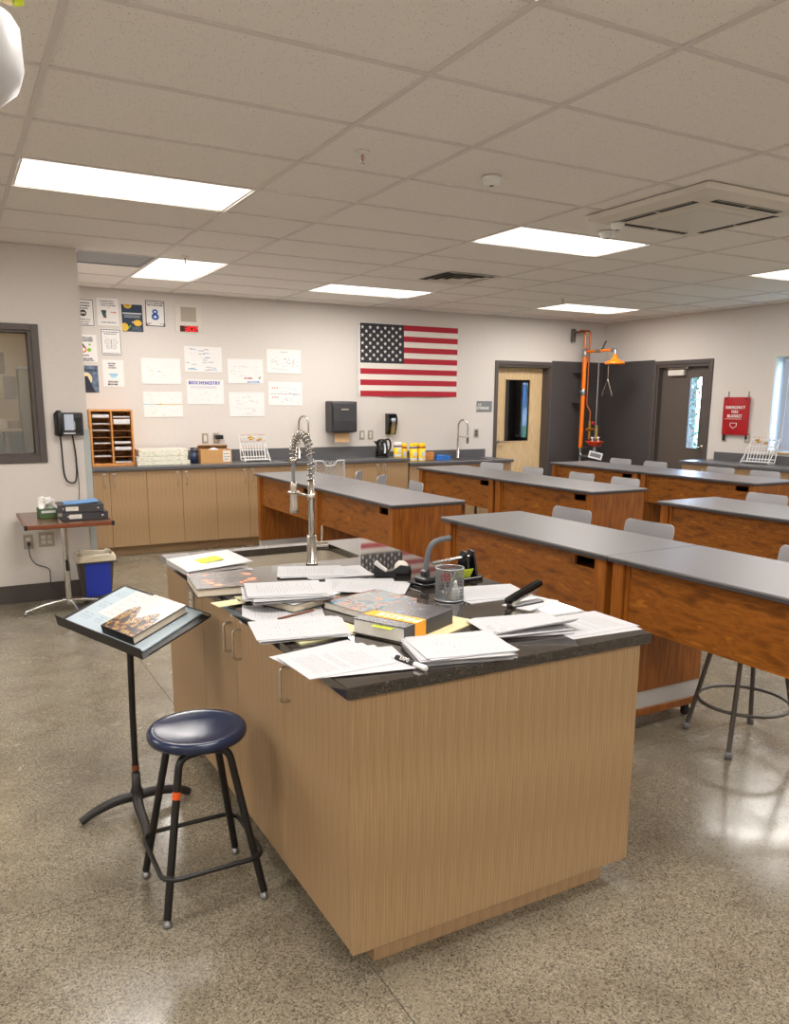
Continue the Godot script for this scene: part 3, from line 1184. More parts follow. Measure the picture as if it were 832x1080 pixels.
func build_doors() -> void:
	# storage door in the flag wall
	var d := struct_node("door_1")
	var st := begin()
	for q in [[6.62, 6.67, 0.0, 2.18], [7.575, 7.61, 0.0, 2.18], [6.67, 7.575, 2.13, 2.18]]:
		bx(st, Vector3((q[0] + q[1]) / 2, (q[2] + q[3]) / 2, BACK + 0.008), Vector3(q[1] - q[0], q[3] - q[2], 0.02), 0.002)
	for q in [[6.655, 6.685, 0.0, 2.13], [7.562, 7.59, 0.0, 2.13], [6.685, 7.562, 2.10, 2.135]]:
		bx(st, Vector3((q[0] + q[1]) / 2, (q[2] + q[3]) / 2, BACK - 0.125), Vector3(q[1] - q[0], q[3] - q[2], 0.25), 0.002)
	add(d, "frame", st, M.frame_dark)
	var z := BACK - 0.158
	st = begin()
	var gx0 := 6.90
	var gx1 := 7.345
	var gy0 := 1.07
	var gy1 := 1.937
	for q in [[6.687, gx0, 0.01, 2.098], [gx1, 7.56, 0.01, 2.098], [gx0, gx1, 0.01, gy0], [gx0, gx1, gy1, 2.098]]:
		bx(st, Vector3((q[0] + q[1]) / 2, (q[2] + q[3]) / 2, z), Vector3(q[1] - q[0], q[3] - q[2], 0.044), 0.0)
	add(d, "leaf", st, M.maple)
	st = begin()
	for q in [[gx0 - 0.012, gx0 + 0.006, gy0 - 0.012, gy1 + 0.012], [gx1 - 0.006, gx1 + 0.012, gy0 - 0.012, gy1 + 0.012], [gx0, gx1, gy0 - 0.012, gy0 + 0.006], [gx0, gx1, gy1 - 0.006, gy1 + 0.012]]:
		bx(st, Vector3((q[0] + q[1]) / 2, (q[2] + q[3]) / 2, z + 0.025), Vector3(q[1] - q[0], q[3] - q[2], 0.01), 0.002)
	add(d, "glazing_bead", st, M.maple)
	pbox(d, "pane", Vector3((gx0 + gx1) / 2, (gy0 + gy1) / 2, z), Vector3(gx1 - gx0, gy1 - gy0, 0.006), M.glass_smoked, 0.0)
	st = begin()
	lathe(st, [Vector2(0, 0), Vector2(0.026, 0), Vector2(0.026, 0.012), Vector2(0, 0.012)], 16, Transform3D(Basis(Vector3.RIGHT, PI / 2), Vector3(6.785, 1.07, z + 0.022)))
	tube(st, rounded([Vector3(6.785, 1.07, z + 0.03), Vector3(6.785, 1.07, z + 0.075), Vector3(6.895, 1.07, z + 0.075)], 0.02), 0.0095, 10)
	add(d, "lever", st, M.nickel)
	# a dark store room behind the pane
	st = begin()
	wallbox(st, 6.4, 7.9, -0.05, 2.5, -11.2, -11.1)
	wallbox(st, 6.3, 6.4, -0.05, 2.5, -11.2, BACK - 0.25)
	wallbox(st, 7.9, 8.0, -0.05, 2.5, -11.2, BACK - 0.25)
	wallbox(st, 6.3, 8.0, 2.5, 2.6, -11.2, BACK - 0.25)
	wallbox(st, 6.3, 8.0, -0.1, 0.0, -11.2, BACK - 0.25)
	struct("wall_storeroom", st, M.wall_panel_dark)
	# outer door
	d = struct_node("door_2")
	st = begin()
	for q in [[-8.13, -8.08, 0.0, 2.18], [-7.20, -7.15, 0.0, 2.18], [-8.08, -7.20, 2.13, 2.18]]:
		bx(st, Vector3(RIGHT - 0.008, (q[2] + q[3]) / 2, (q[0] + q[1]) / 2), Vector3(0.02, q[3] - q[2], q[1] - q[0]), 0.002)
	for q in [[-8.095, -8.05, 0.0, 2.13], [-7.23, -7.185, 0.0, 2.13], [-8.05, -7.23, 2.095, 2.135]]:
		bx(st, Vector3(RIGHT + 0.1, (q[2] + q[3]) / 2, (q[0] + q[1]) / 2), Vector3(0.2, q[3] - q[2], q[1] - q[0]), 0.002)
	add(d, "frame", st, M.frame_dark)
	var x := RIGHT + 0.1
	var wz0 := -7.565
	var wz1 := -7.375
	var wy0 := 1.03
	var wy1 := 1.955
	st = begin()
	for q in [[-8.048, wz0, 0.01, 2.093], [wz1, -7.232, 0.01, 2.093], [wz0, wz1, 0.01, wy0], [wz0, wz1, wy1, 2.093]]:
		bx(st, Vector3(x, (q[2] + q[3]) / 2, (q[0] + q[1]) / 2), Vector3(0.044, q[3] - q[2], q[1] - q[0]), 0.0)
	add(d, "leaf", st, M.door_dark)
	st = begin()
	for q in [[wz0 - 0.012, wz0 + 0.004, wy0 - 0.012, wy1 + 0.012], [wz1 - 0.004, wz1 + 0.012, wy0 - 0.012, wy1 + 0.012], [wz0, wz1, wy0 - 0.012, wy0 + 0.004], [wz0, wz1, wy1 - 0.004, wy1 + 0.012]]:
		bx(st, Vector3(x - 0.024, (q[2] + q[3]) / 2, (q[0] + q[1]) / 2), Vector3(0.006, q[3] - q[2], q[1] - q[0]), 0.001)
	add(d, "glazing_bead", st, M.door_dark)
	pbox(d, "pane", Vector3(x, (wy0 + wy1) / 2, (wz0 + wz1) / 2), Vector3(0.006, wy1 - wy0, wz1 - wz0), M.glass, 0.0)
	pbox(d, "closer", Vector3(x - 0.05, 2.02, -7.78), Vector3(0.05, 0.075, 0.27), M.off_white, 0.004)
	st = begin()
	bx(st, Vector3(x - 0.06, 2.08, -7.74), Vector3(0.03, 0.012, 0.28), 0.003)
	bx(st, Vector3(x - 0.06, 2.082, -7.9), Vector3(0.036, 0.03, 0.06), 0.003)
	bx(st, Vector3(x - 0.06, 2.082, -7.6), Vector3(0.03, 0.03, 0.04), 0.003)
	add(d, "closer_arm", st, M.steel)
	st = begin()
	lathe(st, [Vector2(0, 0), Vector2(0.026, 0), Vector2(0.026, 0.012), Vector2(0, 0.012)], 16, Transform3D(Basis(Vector3.BACK, PI / 2), Vector3(x - 0.022, 1.05, -7.3)))
	tube(st, rounded([Vector3(x - 0.03, 1.05, -7.3), Vector3(x - 0.075, 1.05, -7.3), Vector3(x - 0.075, 1.05, -7.41)], 0.02), 0.0095, 10)
	add(d, "lever", st, M.nickel)


func build_windows() -> void:
	# office window in the partition
	var w := struct_node("window_1")
	var st := begin()
	for q in [[-0.65, -0.6, 1.1, 2.205], [0.628, 0.68, 1.12, 2.18], [-0.6, 0.628, 1.12, 1.17], [-0.6, 0.628, 2.132, 2.18]]:
		bx(st, Vector3((q[0] + q[1]) / 2, (q[2] + q[3]) / 2, PART + 0.006), Vector3(q[1] - q[0], q[3] - q[2], 0.024), 0.003)
	for q in [[0.6, 0.652, 1.15, 2.155], [-0.602, -0.57, 1.15, 2.155], [-0.57, 0.6, 1.148, 1.19], [-0.57, 0.6, 2.115, 2.157]]:
		bx(st, Vector3((q[0] + q[1]) / 2, (q[2] + q[3]) / 2, PART - 0.075), Vector3(q[1] - q[0], q[3] - q[2], 0.148), 0.002)
	add(w, "frame", st, M.frame_dark)
	pbox(w, "pane", Vector3(0.015, 1.652, PART - 0.075), Vector3(1.16, 0.92, 0.006), M.glass, 0.0)
	# two windows in the outer wall with lowered blinds
	for k in 2:
		var z0: float = [-6.27, -3.6][k]
		var z1: float = [-4.55, -1.88][k]
		var n := struct_node("window_%d" % (k + 2))
		st = begin()
		for q in [[z0, z0 + 0.05, 1.04, 2.16], [z1 - 0.05, z1, 1.04, 2.16], [(z0 + z1) / 2 - 0.025, (z0 + z1) / 2 + 0.025, 1.04, 2.16]]:
			bx(st, Vector3(RIGHT + 0.17, (q[2] + q[3]) / 2, (q[0] + q[1]) / 2), Vector3(0.06, q[3] - q[2], q[1] - q[0]), 0.003)
		for y in [1.065, 2.135]:
			bx(st, Vector3(RIGHT + 0.17, y, (z0 + z1) / 2), Vector3(0.06, 0.05, z1 - z0), 0.003)
		add(n, "window_frame", st, M.window_alu)
		for s in 2:
			var c := lerpf(z0, z1, 0.25 + 0.5 * s)
			pbox(n, "pane", Vector3(RIGHT + 0.17, 1.6, c), Vector3(0.006, 1.03, (z1 - z0) / 2 - 0.06), M.glass, 0.0)
		pbox(n, "sill", Vector3(RIGHT + 0.055, 1.046, (z0 + z1) / 2), Vector3(0.15, 0.02, z1 - z0 - 0.004), M.sill_wood, 0.003)
		# blind: head rail, slats, bottom rail, wand
		pbox(n, "head_rail", Vector3(RIGHT + 0.085, 2.135, (z0 + z1) / 2 + 0.01), Vector3(0.04, 0.04, z1 - z0 - 0.09), M.blind, 0.003)
		st = begin()
		var y := 1.10
		while y < 2.11:
			bxt(st, Transform3D(Basis(Vector3.BACK, -1.2), Vector3(RIGHT + 0.085, y, (z0 + z1) / 2 + 0.01)), Vector3(0.025, 0.0012, z1 - z0 - 0.1), 0.0)
			y += 0.0215
		var sl := add(n, "slats", st, M.blind)
		sl.set_meta("kind", "stuff")
		pbox(n, "bottom_rail", Vector3(RIGHT + 0.085, 1.085, (z0 + z1) / 2 + 0.01), Vector3(0.026, 0.014, z1 - z0 - 0.1), M.blind, 0.002)
		st = begin()
		tube(st, [Vector3(RIGHT + 0.055, 2.12, z0 + 0.16), Vector3(RIGHT + 0.055, 1.16, z0 + 0.13)], 0.004, 6)
		add(n, "wand", st, M.white_plastic)


func build_outside() -> void:
	var st := begin()
	bx(st, Vector3(70, -0.35, -10), Vector3(122, 0.3, 200), 0.0)
	struct("ground", st, M.lawn, "green lawn outside the outer wall")
	# a pale school wing across the lawn
	var b := thing("neighbouring_building", "pale building with dark windows across the lawn, seen through the outer door", "building", Vector3(46, -0.2, 22), 0.0)
	pbox(b, "walls", Vector3(0, 4.5, 0), Vector3(10, 9, 60), M.render_pale, 0.02)
	pbox(b, "roof_edge", Vector3(0, 9.1, 0), Vector3(10.6, 0.3, 60.6), M.frame_dark, 0.02)
	for f in 2:
		for i in 12:
			var o := pbox(b, "window", Vector3(-5.0, 2.4 + f * 3.6, -27 + i * 4.9), Vector3(0.12, 1.8, 1.5), M.frame_dark, 0.01)
			pbox(o, "pane", Vector3(-0.05, 0, 0), Vector3(0.06, 1.6, 1.3), M.sheet_blue, 0.0)
	# slender tree near the outer door
	var t := thing("garden_tree", "slender dark tree outside, seen through the narrow door pane", "tree", Vector3(19.2, -0.2, -16.6))
	st = begin()
	tube(st, [Vector3(0, 0, 0), Vector3(0.05, 1.5, 0.02), Vector3(0, 3.0, 0.03), Vector3(0.04, 4.1, 0)], 0.09, 8, true, 0.02)
	add(t, "trunk", st, M.bark)
	st = begin()
	var r := RandomNumberGenerator.new()
	r.seed = 5
	for i in 260:
		var y := r.randf_range(0.5, 4.0)
		var a := r.randf() * TAU
		var d := r.randf() * (0.16 + 0.16 * absf(sin(y * 2.1))) * (1.15 - y / 4.6)
		var c := Vector3(cos(a) * d, y, sin(a) * d)
		bxt(st, Transform3D(Basis(Vector3(r.randf() - 0.5, 1, r.randf() - 0.5).normalized(), r.randf() * TAU).rotated(Vector3.RIGHT, r.randf_range(-0.8, 0.8)), c), Vector3(0.16, 0.01, 0.09), 0.0)
	var lf := add(t, "foliage", st, M.leaf_green)
	lf.set_meta("kind", "stuff")


func build_office() -> void:
	# the room behind the partition window
	var st := begin()
	wallbox(st, LEFT, 0.85, 0.0, 2.7, BACK + 0.001, BACK + 0.012)
	wallbox(st, 0.838, 0.849, 0.0, 2.7, BACK, PART - 0.151)
	struct("wall_office", st, M.office_wall)
	st = begin()
	wallbox(st, LEFT, 0.85, 2.62, 2.7, BACK, PART - 0.15)
	struct("ceiling_office", st, M.ceiling_tile)
	var l := thing("office_light", "small lit strip light inside the room behind the partition window", "ceiling light", Vector3(0.1, 2.6, -8.2))
	pbox(l, "housing", Vector3(0, 0.008, 0), Vector3(0.3, 0.02, 0.3), M.white_metal, 0.003)
	pbox(l, "diffuser", Vector3(0, -0.006, 0), Vector3(0.26, 0.008, 0.26), M.diffuser, 0.0)
	var al := AreaLight3D.new()
	al.name = "strip_light"
	al.area_size = Vector2(0.24, 0.24)
	al.light_energy = 0.42
	al.light_color = Color(1.0, 0.86, 0.62)
	al.area_range = 20.0
	al.area_attenuation = 2.0
	al.shadow_enabled = true
	l.add_child(al)
	al.position = Vector3(0, -0.012, 0)
	al.rotation_degrees = Vector3(-90, 0, 0)
	st = begin()
	bx(st, Vector3(0.592, 1.728, BACK + 0.018), Vector3(0.115, 0.225, 0.006), 0.001)
	tag(add(self, "office_notice", st, M.office_brown), "brown sheet on the office wall beside the grey locker, behind the partition window", "notice")
	st = begin()
	bx(st, Vector3(0.5, 1.97, BACK + 0.018), Vector3(0.12, 0.21, 0.006), 0.001)
	tag(add(self, "office_notice", st, M.office_brown), "brown sheet hanging higher, at the photo's left edge, behind the partition window", "notice")
	var c := thing("office_locker", "grey locker with a pale top seen through the partition window", "cabinet", Vector3(0.735, 0.0, -8.96))
	pbox(c, "body", Vector3(0, 0.985, 0), Vector3(0.15, 1.85, 0.26), M.office_grey, 0.004)
	pbox(c, "top", Vector3(0, 1.92, 0), Vector3(0.16, 0.02, 0.27), M.handset_blue, 0.003)
	pbox(c, "plinth", Vector3(0, 0.03, 0), Vector3(0.14, 0.06, 0.25), M.frame_dark, 0.002)
	var s := thing("office_bench", "pale bench along the office wall behind the partition window", "bench", Vector3(0.0, 0, -8.86))
	pbox(s, "top", Vector3(-0.2, 1.32, 0), Vector3(1.68, 0.03, 0.44), M.office_wall, 0.003)
	for x in [-0.9, -0.2, 0.5]:
		pbox(s, "support", Vector3(x, 0.652, 0), Vector3(0.03, 1.305, 0.4), M.office_brown, 0.003)
	for q in [[0.46, 0.09, 0.1, "off_white"], [0.58, 0.07, 0.09, "office_brown"], [0.34, 0.06, 0.1, "paper"]]:
		st = begin()
		bx(st, Vector3(q[0], 1.335 + q[1] / 2, -8.8), Vector3(q[2], q[1], 0.14), 0.004)
		tag(add(self, "office_box", st, M[q[3]]), {"off_white": "cream box on the office bench nearest the locker side", "office_brown": "brown box on the office bench next to the locker", "paper": "white paper pile on the office bench"}[q[3]], "box")


# ------------------------------------------------------------------ joinery helpers

# worktop with a rounded hole: eased outer edge, flat top in two C-shaped halves, walls of the hole
func worktop(st: SurfaceTool, x0: float, x1: float, z0: float, z1: float, y0: float, y1: float, h: Rect2, hr := 0.05) -> void:
	var bev := 0.003
	slab_ring(st, x0, x1, z0, z1, y0, y1, bev)
	var hole := rrect(h.get_center().x, h.get_center().y, h.size.x, h.size.y, hr, 0.0, 5)
	var cx := h.get_center().x
	for s in [-1.0, 1.0]:
		var inner := []
		for p in hole:
			if (p.x - cx) * s > 0.0:
				inner.append(Vector2(p.x, p.z))
		inner.sort_custom(func(a: Vector2, b: Vector2) -> bool: return a.y < b.y or (absf(a.y - b.y) < 1e-6 and absf(a.x - cx) < absf(b.x - cx)))
		# far edge points are sorted by z; the two ends lie on the far and near straight sides
		var poly := PackedVector2Array()
		var xo := x0 + bev if s < 0.0 else x1 - bev
		poly.append(Vector2(cx, z0 + bev))
		poly.append(Vector2(xo, z0 + bev))
		poly.append(Vector2(xo, z1 - bev))
		poly.append(Vector2(cx, z1 - bev))
		poly.append(Vector2(cx, h.end.y))
		for i in range(inner.size() - 1, -1, -1):
			poly.append(inner[i])
		poly.append(Vector2(cx, h.position.y))
		var ix := Geometry2D.triangulate_polygon(poly)
		st.set_smooth_group(-1)
		for i in range(0, ix.size(), 3):
			for yy in [y1, y0]:
				face(st, [Vector3(poly[ix[i]].x, yy, poly[ix[i]].y), Vector3(poly[ix[i + 1]].x, yy, poly[ix[i + 1]].y), Vector3(poly[ix[i + 2]].x, yy, poly[ix[i + 2]].y)], Vector3(cx, (y0 + y1) / 2, 0))
	skin(st, [moved(hole, Transform3D(Basis(), Vector3(0, y0, 0))), moved(hole, Transform3D(Basis(), Vector3(0, y1, 0)))], true, false, false, true)


func slab_ring(st: SurfaceTool, x0: float, x1: float, z0: float, z1: float, y0: float, y1: float, bev: float) -> void:
	var cx := (x0 + x1) / 2
	var cz := (z0 + z1) / 2
	var w := x1 - x0
	var l := z1 - z0
	skin(st, [rrect(cx, cz, w - bev * 2, l - bev * 2, 0.0005, y0), rrect(cx, cz, w, l, 0.004, y0 + bev), rrect(cx, cz, w, l, 0.004, y1 - bev), rrect(cx, cz, w - bev * 2, l - bev * 2, 0.0005, y1)], false, false, false)


func sink_bowl(st: SurfaceTool, h: Rect2, y_top: float, deep: float) -> void:
	var cx := h.get_center().x
	var cz := h.get_center().y
	var w := h.size.x
	var l := h.size.y
	var rings := [rrect(cx, cz, w + 0.05, l + 0.05, 0.06, y_top, 5), rrect(cx, cz, w + 0.012, l + 0.012, 0.056, y_top, 5), rrect(cx, cz, w - 0.004, l - 0.004, 0.055, y_top - deep + 0.02, 5), rrect(cx, cz, w - 0.05, l - 0.05, 0.04, y_top - deep, 5)]
	skin(st, rings, false, false, true)


# a bar handle standing off a face: from a to b, standing off along n
func bar_handle(st: SurfaceTool, a: Vector3, b: Vector3, n: Vector3, off := 0.03, r := 0.005) -> void:
	tube(st, rounded([a, a + n * off, b + n * off, b], 0.014, 4), r, 8)


func outlet(called: String, label: String, at: Vector3, turn: float, kind: String) -> Node3D:
	var o := thing(called, label, "outlet" if kind != "switch" else "switch", at, turn, "wall plates")
	var wide := 0.118 if kind == "quad" else 0.072
	pbox(o, "plate", Vector3(0, 0, 0.003), Vector3(wide, 0.116, 0.006), M.outlet_plate, 0.002)
	if kind == "switch":
		pbox(o, "rocker", Vector3(0, 0, 0.008), Vector3(0.033, 0.066, 0.006), M.outlet_face, 0.002)
	else:
		for sx in ([-0.023, 0.023] if kind == "quad" else [0.0]):
			for sy in [-0.02, 0.02]:
				var r := pbox(o, "receptacle", Vector3(sx, sy, 0.007), Vector3(0.032, 0.028, 0.005), M.outlet_face if kind != "dark" else M.dark_plastic, 0.003)
				for s in [-0.006, 0.006]:
					pbox(r, "slot", Vector3(s, 0.002, 0.0026), Vector3(0.002, 0.008, 0.0006), M.ink, 0.0)
	return o


# ------------------------------------------------------------------ island

const SINK := Rect2(1.06, -3.75, 0.62, 0.42)

func build_island() -> void:
	var x0 := 0.838
	var x1 := 1.925
	var z0 := -3.826
	var z1 := -1.754
	var f := 0.862                       # plane of the doors
	var c := thing("island_cabinet", "light brown laminate island cabinet under the black stone worktop", "cabinet", Vector3.ZERO)
	var top := ISL - 0.034
	var st := begin()
	wallbox(st, f + 0.02, 1.90, 0.08, 0.10, z0 + 0.03, z1 - 0.046)
	wallbox(st, f + 0.02, 1.90, 0.10, top, z0 + 0.03, z0 + 0.048)
	wallbox(st, 1.88, 1.90, 0.10, top, z0 + 0.048, z1 - 0.046)
	wallbox(st, f + 0.02, 1.88, 0.10, top, -2.28, -2.26)
	wallbox(st, f + 0.02, 1.88, 0.10, top, -3.2, -3.18)
	wallbox(st, f + 0.02, f + 0.04, top - 0.03, top, z0 + 0.048, z1 - 0.046)
	add(c, "body", st, M.laminate)
	pbox(c, "end_panel", Vector3((f + 1.90) / 2, (0.08 + top) / 2, z1 - 0.035), Vector3(1.90 - f, top - 0.08, 0.022), M.laminate, 0.0015)
	pbox(c, "side_panel", Vector3(f + 0.01, (0.08 + top) / 2, (z0 + 0.03 - 3.192) / 2), Vector3(0.02, top - 0.08, -3.192 - z0 - 0.03), M.laminate, 0.0015)
	pbox(c, "toe_kick", Vector3((f + 1.90) / 2 + 0.01, 0.04, (z0 + z1) / 2), Vector3(1.90 - f - 0.16, 0.08, z1 - z0 - 0.14), M.laminate, 0.001)
	# three doors on the long side: one single, one pair
	for q in [[-2.268, -1.802, -2.222], [-2.746, -2.272, -2.692], [-3.188, -2.75, -2.80]]:
		var d := pbox(c, "door", Vector3(f + 0.01, (0.085 + top - 0.004) / 2, (q[0] + q[1]) / 2), Vector3(0.02, top - 0.089, q[1] - q[0]), M.laminate, 0.0015)
		var hz: float = q[2] - (q[0] + q[1]) / 2
		var dy: float = d.position.y
		st = begin()
		bar_handle(st, Vector3(-0.01, 0.795 - dy, hz), Vector3(-0.01, 0.685 - dy, hz), Vector3.LEFT)
		add(d, "handle", st, M.nickel)
		if q[2] < -2.5:
			pbox(d, "label_sticker", Vector3(-0.0104, 0.825 - dy, hz + 0.004), Vector3(0.0008, 0.014, 0.026), M.paper, 0.0)
	st = begin()
	worktop(st, x0, x1, z0, z1, ISL - 0.034, ISL, SINK)
	var w := add(self, "stone_worktop", st, M.granite)
	tag(w, "polished black speckled stone worktop on the island", "worktop")
	# under-mounted bowl
	var s := thing("island_sink", "stainless undermount sink in the island worktop", "sink", Vector3.ZERO)
	st = begin()
	sink_bowl(st, SINK, ISL - 0.035, 0.2)
	add(s, "bowl", st, M.steel_bowl)
	st = begin()
	lathe(st, [Vector2(0.055, 0.0), Vector2(0.055, 0.004), Vector2(0.045, 0.005), Vector2(0.035, 0.001), Vector2(0, 0.001)], 20, Transform3D(Basis(), Vector3(SINK.get_center().x, ISL - 0.235, SINK.get_center().y)))
	add(s, "drain", st, M.chrome)
	# power point in the end panel of the long side
	outlet("island_outlet", "steel outlet plate in the far end of the island's long side", Vector3(f - 0.0005, 0.76, -3.35), -PI / 2, "duplex")
	faucet("island_faucet", "tall spring-neck steel faucet standing on the island", Vector3(1.39, ISL, -3.27), 0.0, true)


# spring pull-down faucet; the spout reaches towards local -z
func faucet(called: String, label: String, at: Vector3, turn: float, spring: bool) -> void:
	var t := thing(called, label, "faucet", at, turn)
	var st := begin()
	lathe(st, [Vector2(0, 0), Vector2(0.027, 0), Vector2(0.027, 0.012), Vector2(0.0225, 0.014), Vector2(0.0225, 0.135), Vector2(0.0, 0.135)], 20)
	add(t, "base", st, M.steel)
	st = begin()
	lathe(st, [Vector2(0.0145, 0.13), Vector2(0.0145, 0.29), Vector2(0.018, 0.292), Vector2(0.018, 0.325), Vector2(0.0145, 0.327), Vector2(0.0145, 0.385), Vector2(0.0, 0.385)], 20)
	add(t, "column", st, M.steel)
	# the lever on the side
	st = begin()
	tube(st, [Vector3(0.018, 0.085, 0), Vector3(0.075, 0.085, 0)], 0.0165, 14)
	tube(st, [Vector3(0.05, 0.09, 0), Vector3(0.052, 0.175, -0.004)], 0.0055, 8, true, 0.0045)
	add(t, "lever", st, M.steel)
	# the hose path
	var r := 0.103
	var path := []
	for i in 5:
		path.append(Vector3(0, 0.375 + 0.025 * i * 0.8, 0))
	var y0 := 0.475
	for i in range(1, 19):
		var a := PI * i / 18.0
		path.append(Vector3(0, y0 + sin(a) * 0.105, -r + cos(a) * r))
	path.append(Vector3(0, 0.45, -2 * r))
	path.append(Vector3(0, 0.35, -2 * r))
	st = begin()
	tube(st, path, 0.0085, 10)
	add(t, "hose", st, M.grey_plastic)
	if spring:
		st = begin()
		var coil := []
		var last := path.size() - 2
		var steps := 21 * 12
		for i in steps + 1:
			var u := float(i) / steps * last
			var k := mini(int(u), last - 1)
			var p: Vector3 = path[k].lerp(path[k + 1], u - k)
			var tg: Vector3 = (path[mini(k + 1, last)] - path[maxi(k - 0, 0)]).normalized()
			var x := Vector3.RIGHT
			var y := tg.cross(x).normalized()
			var a := TAU * 21.0 * i / steps
			coil.append(p + (x * cos(a) + y * sin(a)) * 0.0165)
		tube(st, coil, 0.0034, 6)
		add(t, "spring", st, M.steel)
		st = begin()
		lathe(st, [Vector2(0, 0.443), Vector2(0.017, 0.443), Vector2(0.017, 0.47), Vector2(0.0, 0.47)], 16, Transform3D(Basis(), Vector3(0, 0, -2 * r)))
		add(t, "spring_collar", st, M.steel)
	# spray head with trigger
	st = begin()
	lathe(st, [Vector2(0, 0.21), Vector2(0.019, 0.21), Vector2(0.022, 0.225), Vector2(0.018, 0.25), Vector2(0.0165, 0.33), Vector2(0.017, 0.345), Vector2(0.011, 0.356), Vector2(0, 0.356)], 18, Transform3D(Basis(), Vector3(0, 0, -2 * r)))
	var hd := add(t, "spray_head", st, M.steel)
	pbox(hd, "trigger", Vector3(-0.004, 0.272, -2 * r - 0.022), Vector3(0.014, 0.05, 0.012), M.black_plastic, 0.004)
	# docking arm
	st = begin()
	tube(st, [Vector3(0, 0.308, -0.01), Vector3(0, 0.308, -2 * r + 0.032)], 0.007, 8)
	var ring := []
	for i in 16:
		var a := TAU * i / 16
		ring.append(Vector3(cos(a) * 0.025, 0.308, -2 * r + sin(a) * 0.025))
	tube(st, ring, 0.006, 8, false, -1.0, true)
	add(t, "docking_arm", st, M.steel)


# ------------------------------------------------------------------ student tables

func student_table(at: Vector3, length: float, label: String) -> void:
	var w := 0.635
	var t := thing("student_table", label, "lab table", at, 0.0, "student lab tables with grey tops")
	var st := begin()
	slab(st, -w / 2, w / 2, -length / 2, length / 2, TBL - 0.012, TBL, 0.006, 0.003)
	add(t, "top", st, M.table_top)
	st = begin()
	slab(st, -w / 2 + 0.003, w / 2 - 0.003, -length / 2 + 0.002, length / 2 - 0.002, TBL - 0.026, TBL - 0.012, 0.004, 0.002)
	add(t, "top_core", st, M.table_core)
	var under := TBL - 0.026
	var pf := -w / 2 + 0.022                 # front plane of the ends
	for s in [-1.0, 1.0]:
		var e := pbox(t, "end_panel", Vector3((pf + w / 2 - 0.022) / 2, (0.2 + under) / 2, s * (length / 2 - 0.055)), Vector3(w - 0.044, under - 0.2, 0.07), M.stained_board, 0.002)
		var ey: float = e.position.y
		pbox(e, "kick_strip", Vector3(0, 0.155 - ey, 0), Vector3(w - 0.05, 0.09, 0.06), M.kick_metal, 0.001)
		pbox(e, "base_board", Vector3(0, 0.09 - ey, 0), Vector3(w - 0.044, 0.04, 0.075), M.stained_board, 0.003)
		for c in [-1.0, 1.0]:
			st = begin()
			var o := Vector3(c * (w / 2 - 0.09), -ey, 0)
			bx(st, o + Vector3(0, 0.066, 0), Vector3(0.04, 0.008, 0.04), 0.001)
			bx(st, o + Vector3(0.012, 0.05, 0.014), Vector3(0.03, 0.03, 0.003), 0.001)
			bx(st, o + Vector3(0.012, 0.05, -0.014), Vector3(0.03, 0.03, 0.003), 0.001)
			lathe(st, [Vector2(0, -0.01), Vector2(0.024, -0.01), Vector2(0.026, -0.006), Vector2(0.026, 0.006), Vector2(0.024, 0.01), Vector2(0, 0.01)], 16, Transform3D(Basis(Vector3.RIGHT, PI / 2), o + Vector3(0.016, 0.026, 0)))
			add(e, "caster", st, M.rubber)
		pbox(t, "batten", Vector3(pf + 0.027, (0.565 + under) / 2, s * (length / 2 - 0.102)), Vector3(0.022, under - 0.565, 0.022), M.stained_board, 0.002)
	# front panel with the pull slot
	var z0 := -length / 2 + 0.112
	var z1 := length / 2 - 0.112
	var s0 := length / 2 - 0.27
	var s1 := length / 2 - 0.125
	st = begin()
	for q in [[z0, s0, 0.565, under], [s1, z1, 0.565, under], [s0, s1, 0.565, 0.795], [s0, s1, 0.845, under]]:
		bx(st, Vector3(pf + 0.035, (q[2] + q[3]) / 2, (q[0] + q[1]) / 2), Vector3(0.018, q[3] - q[2], q[1] - q[0]), 0.0)
	add(t, "front_panel", st, M.stained_ply)
	pbox(t, "under_shelf", Vector3(-0.005, 0.77, 0), Vector3(w - 0.13, 0.015, length - 0.19), M.stained_board, 0.001)
	pbox(t, "shelf_back", Vector3(w / 2 - 0.075, (0.7775 + under) / 2, 0), Vector3(0.015, under - 0.7775, length - 0.19), M.stained_board, 0.001)


func build_student_tables() -> void:
	var a := 3.02
	var b := 4.93
	var c := 6.815
	student_table(Vector3(a, 0, -3.525), 1.485, "grey-topped wooden lab table directly behind the island's stapler")
	student_table(Vector3(a, 0, -2.035), 1.485, "near grey-topped wooden lab table running out of frame, stool legs under it")
	student_table(Vector3(a, 0, -7.1), 1.455, "far grey-topped wooden lab table beside the perforated white chair")
	student_table(Vector3(a, 0, -5.643), 1.455, "grey-topped wooden lab table whose end faces the island faucet")
	student_table(Vector3(b, 0, -7.075), 1.455, "middle-row lab table nearest the storage door")
	student_table(Vector3(b, 0, -5.645), 1.395, "middle-row lab table with its end panel above the front stools")
	student_table(Vector3(b, 0, -3.51), 1.485, "middle-row lab table running out of frame, one stool back showing")
	student_table(Vector3(c, 0, -7.02), 1.455, "back-row lab table in front of the safety shower")
	student_table(Vector3(c, 0, -5.545), 1.475, "back-row lab table in front of the fire blanket")


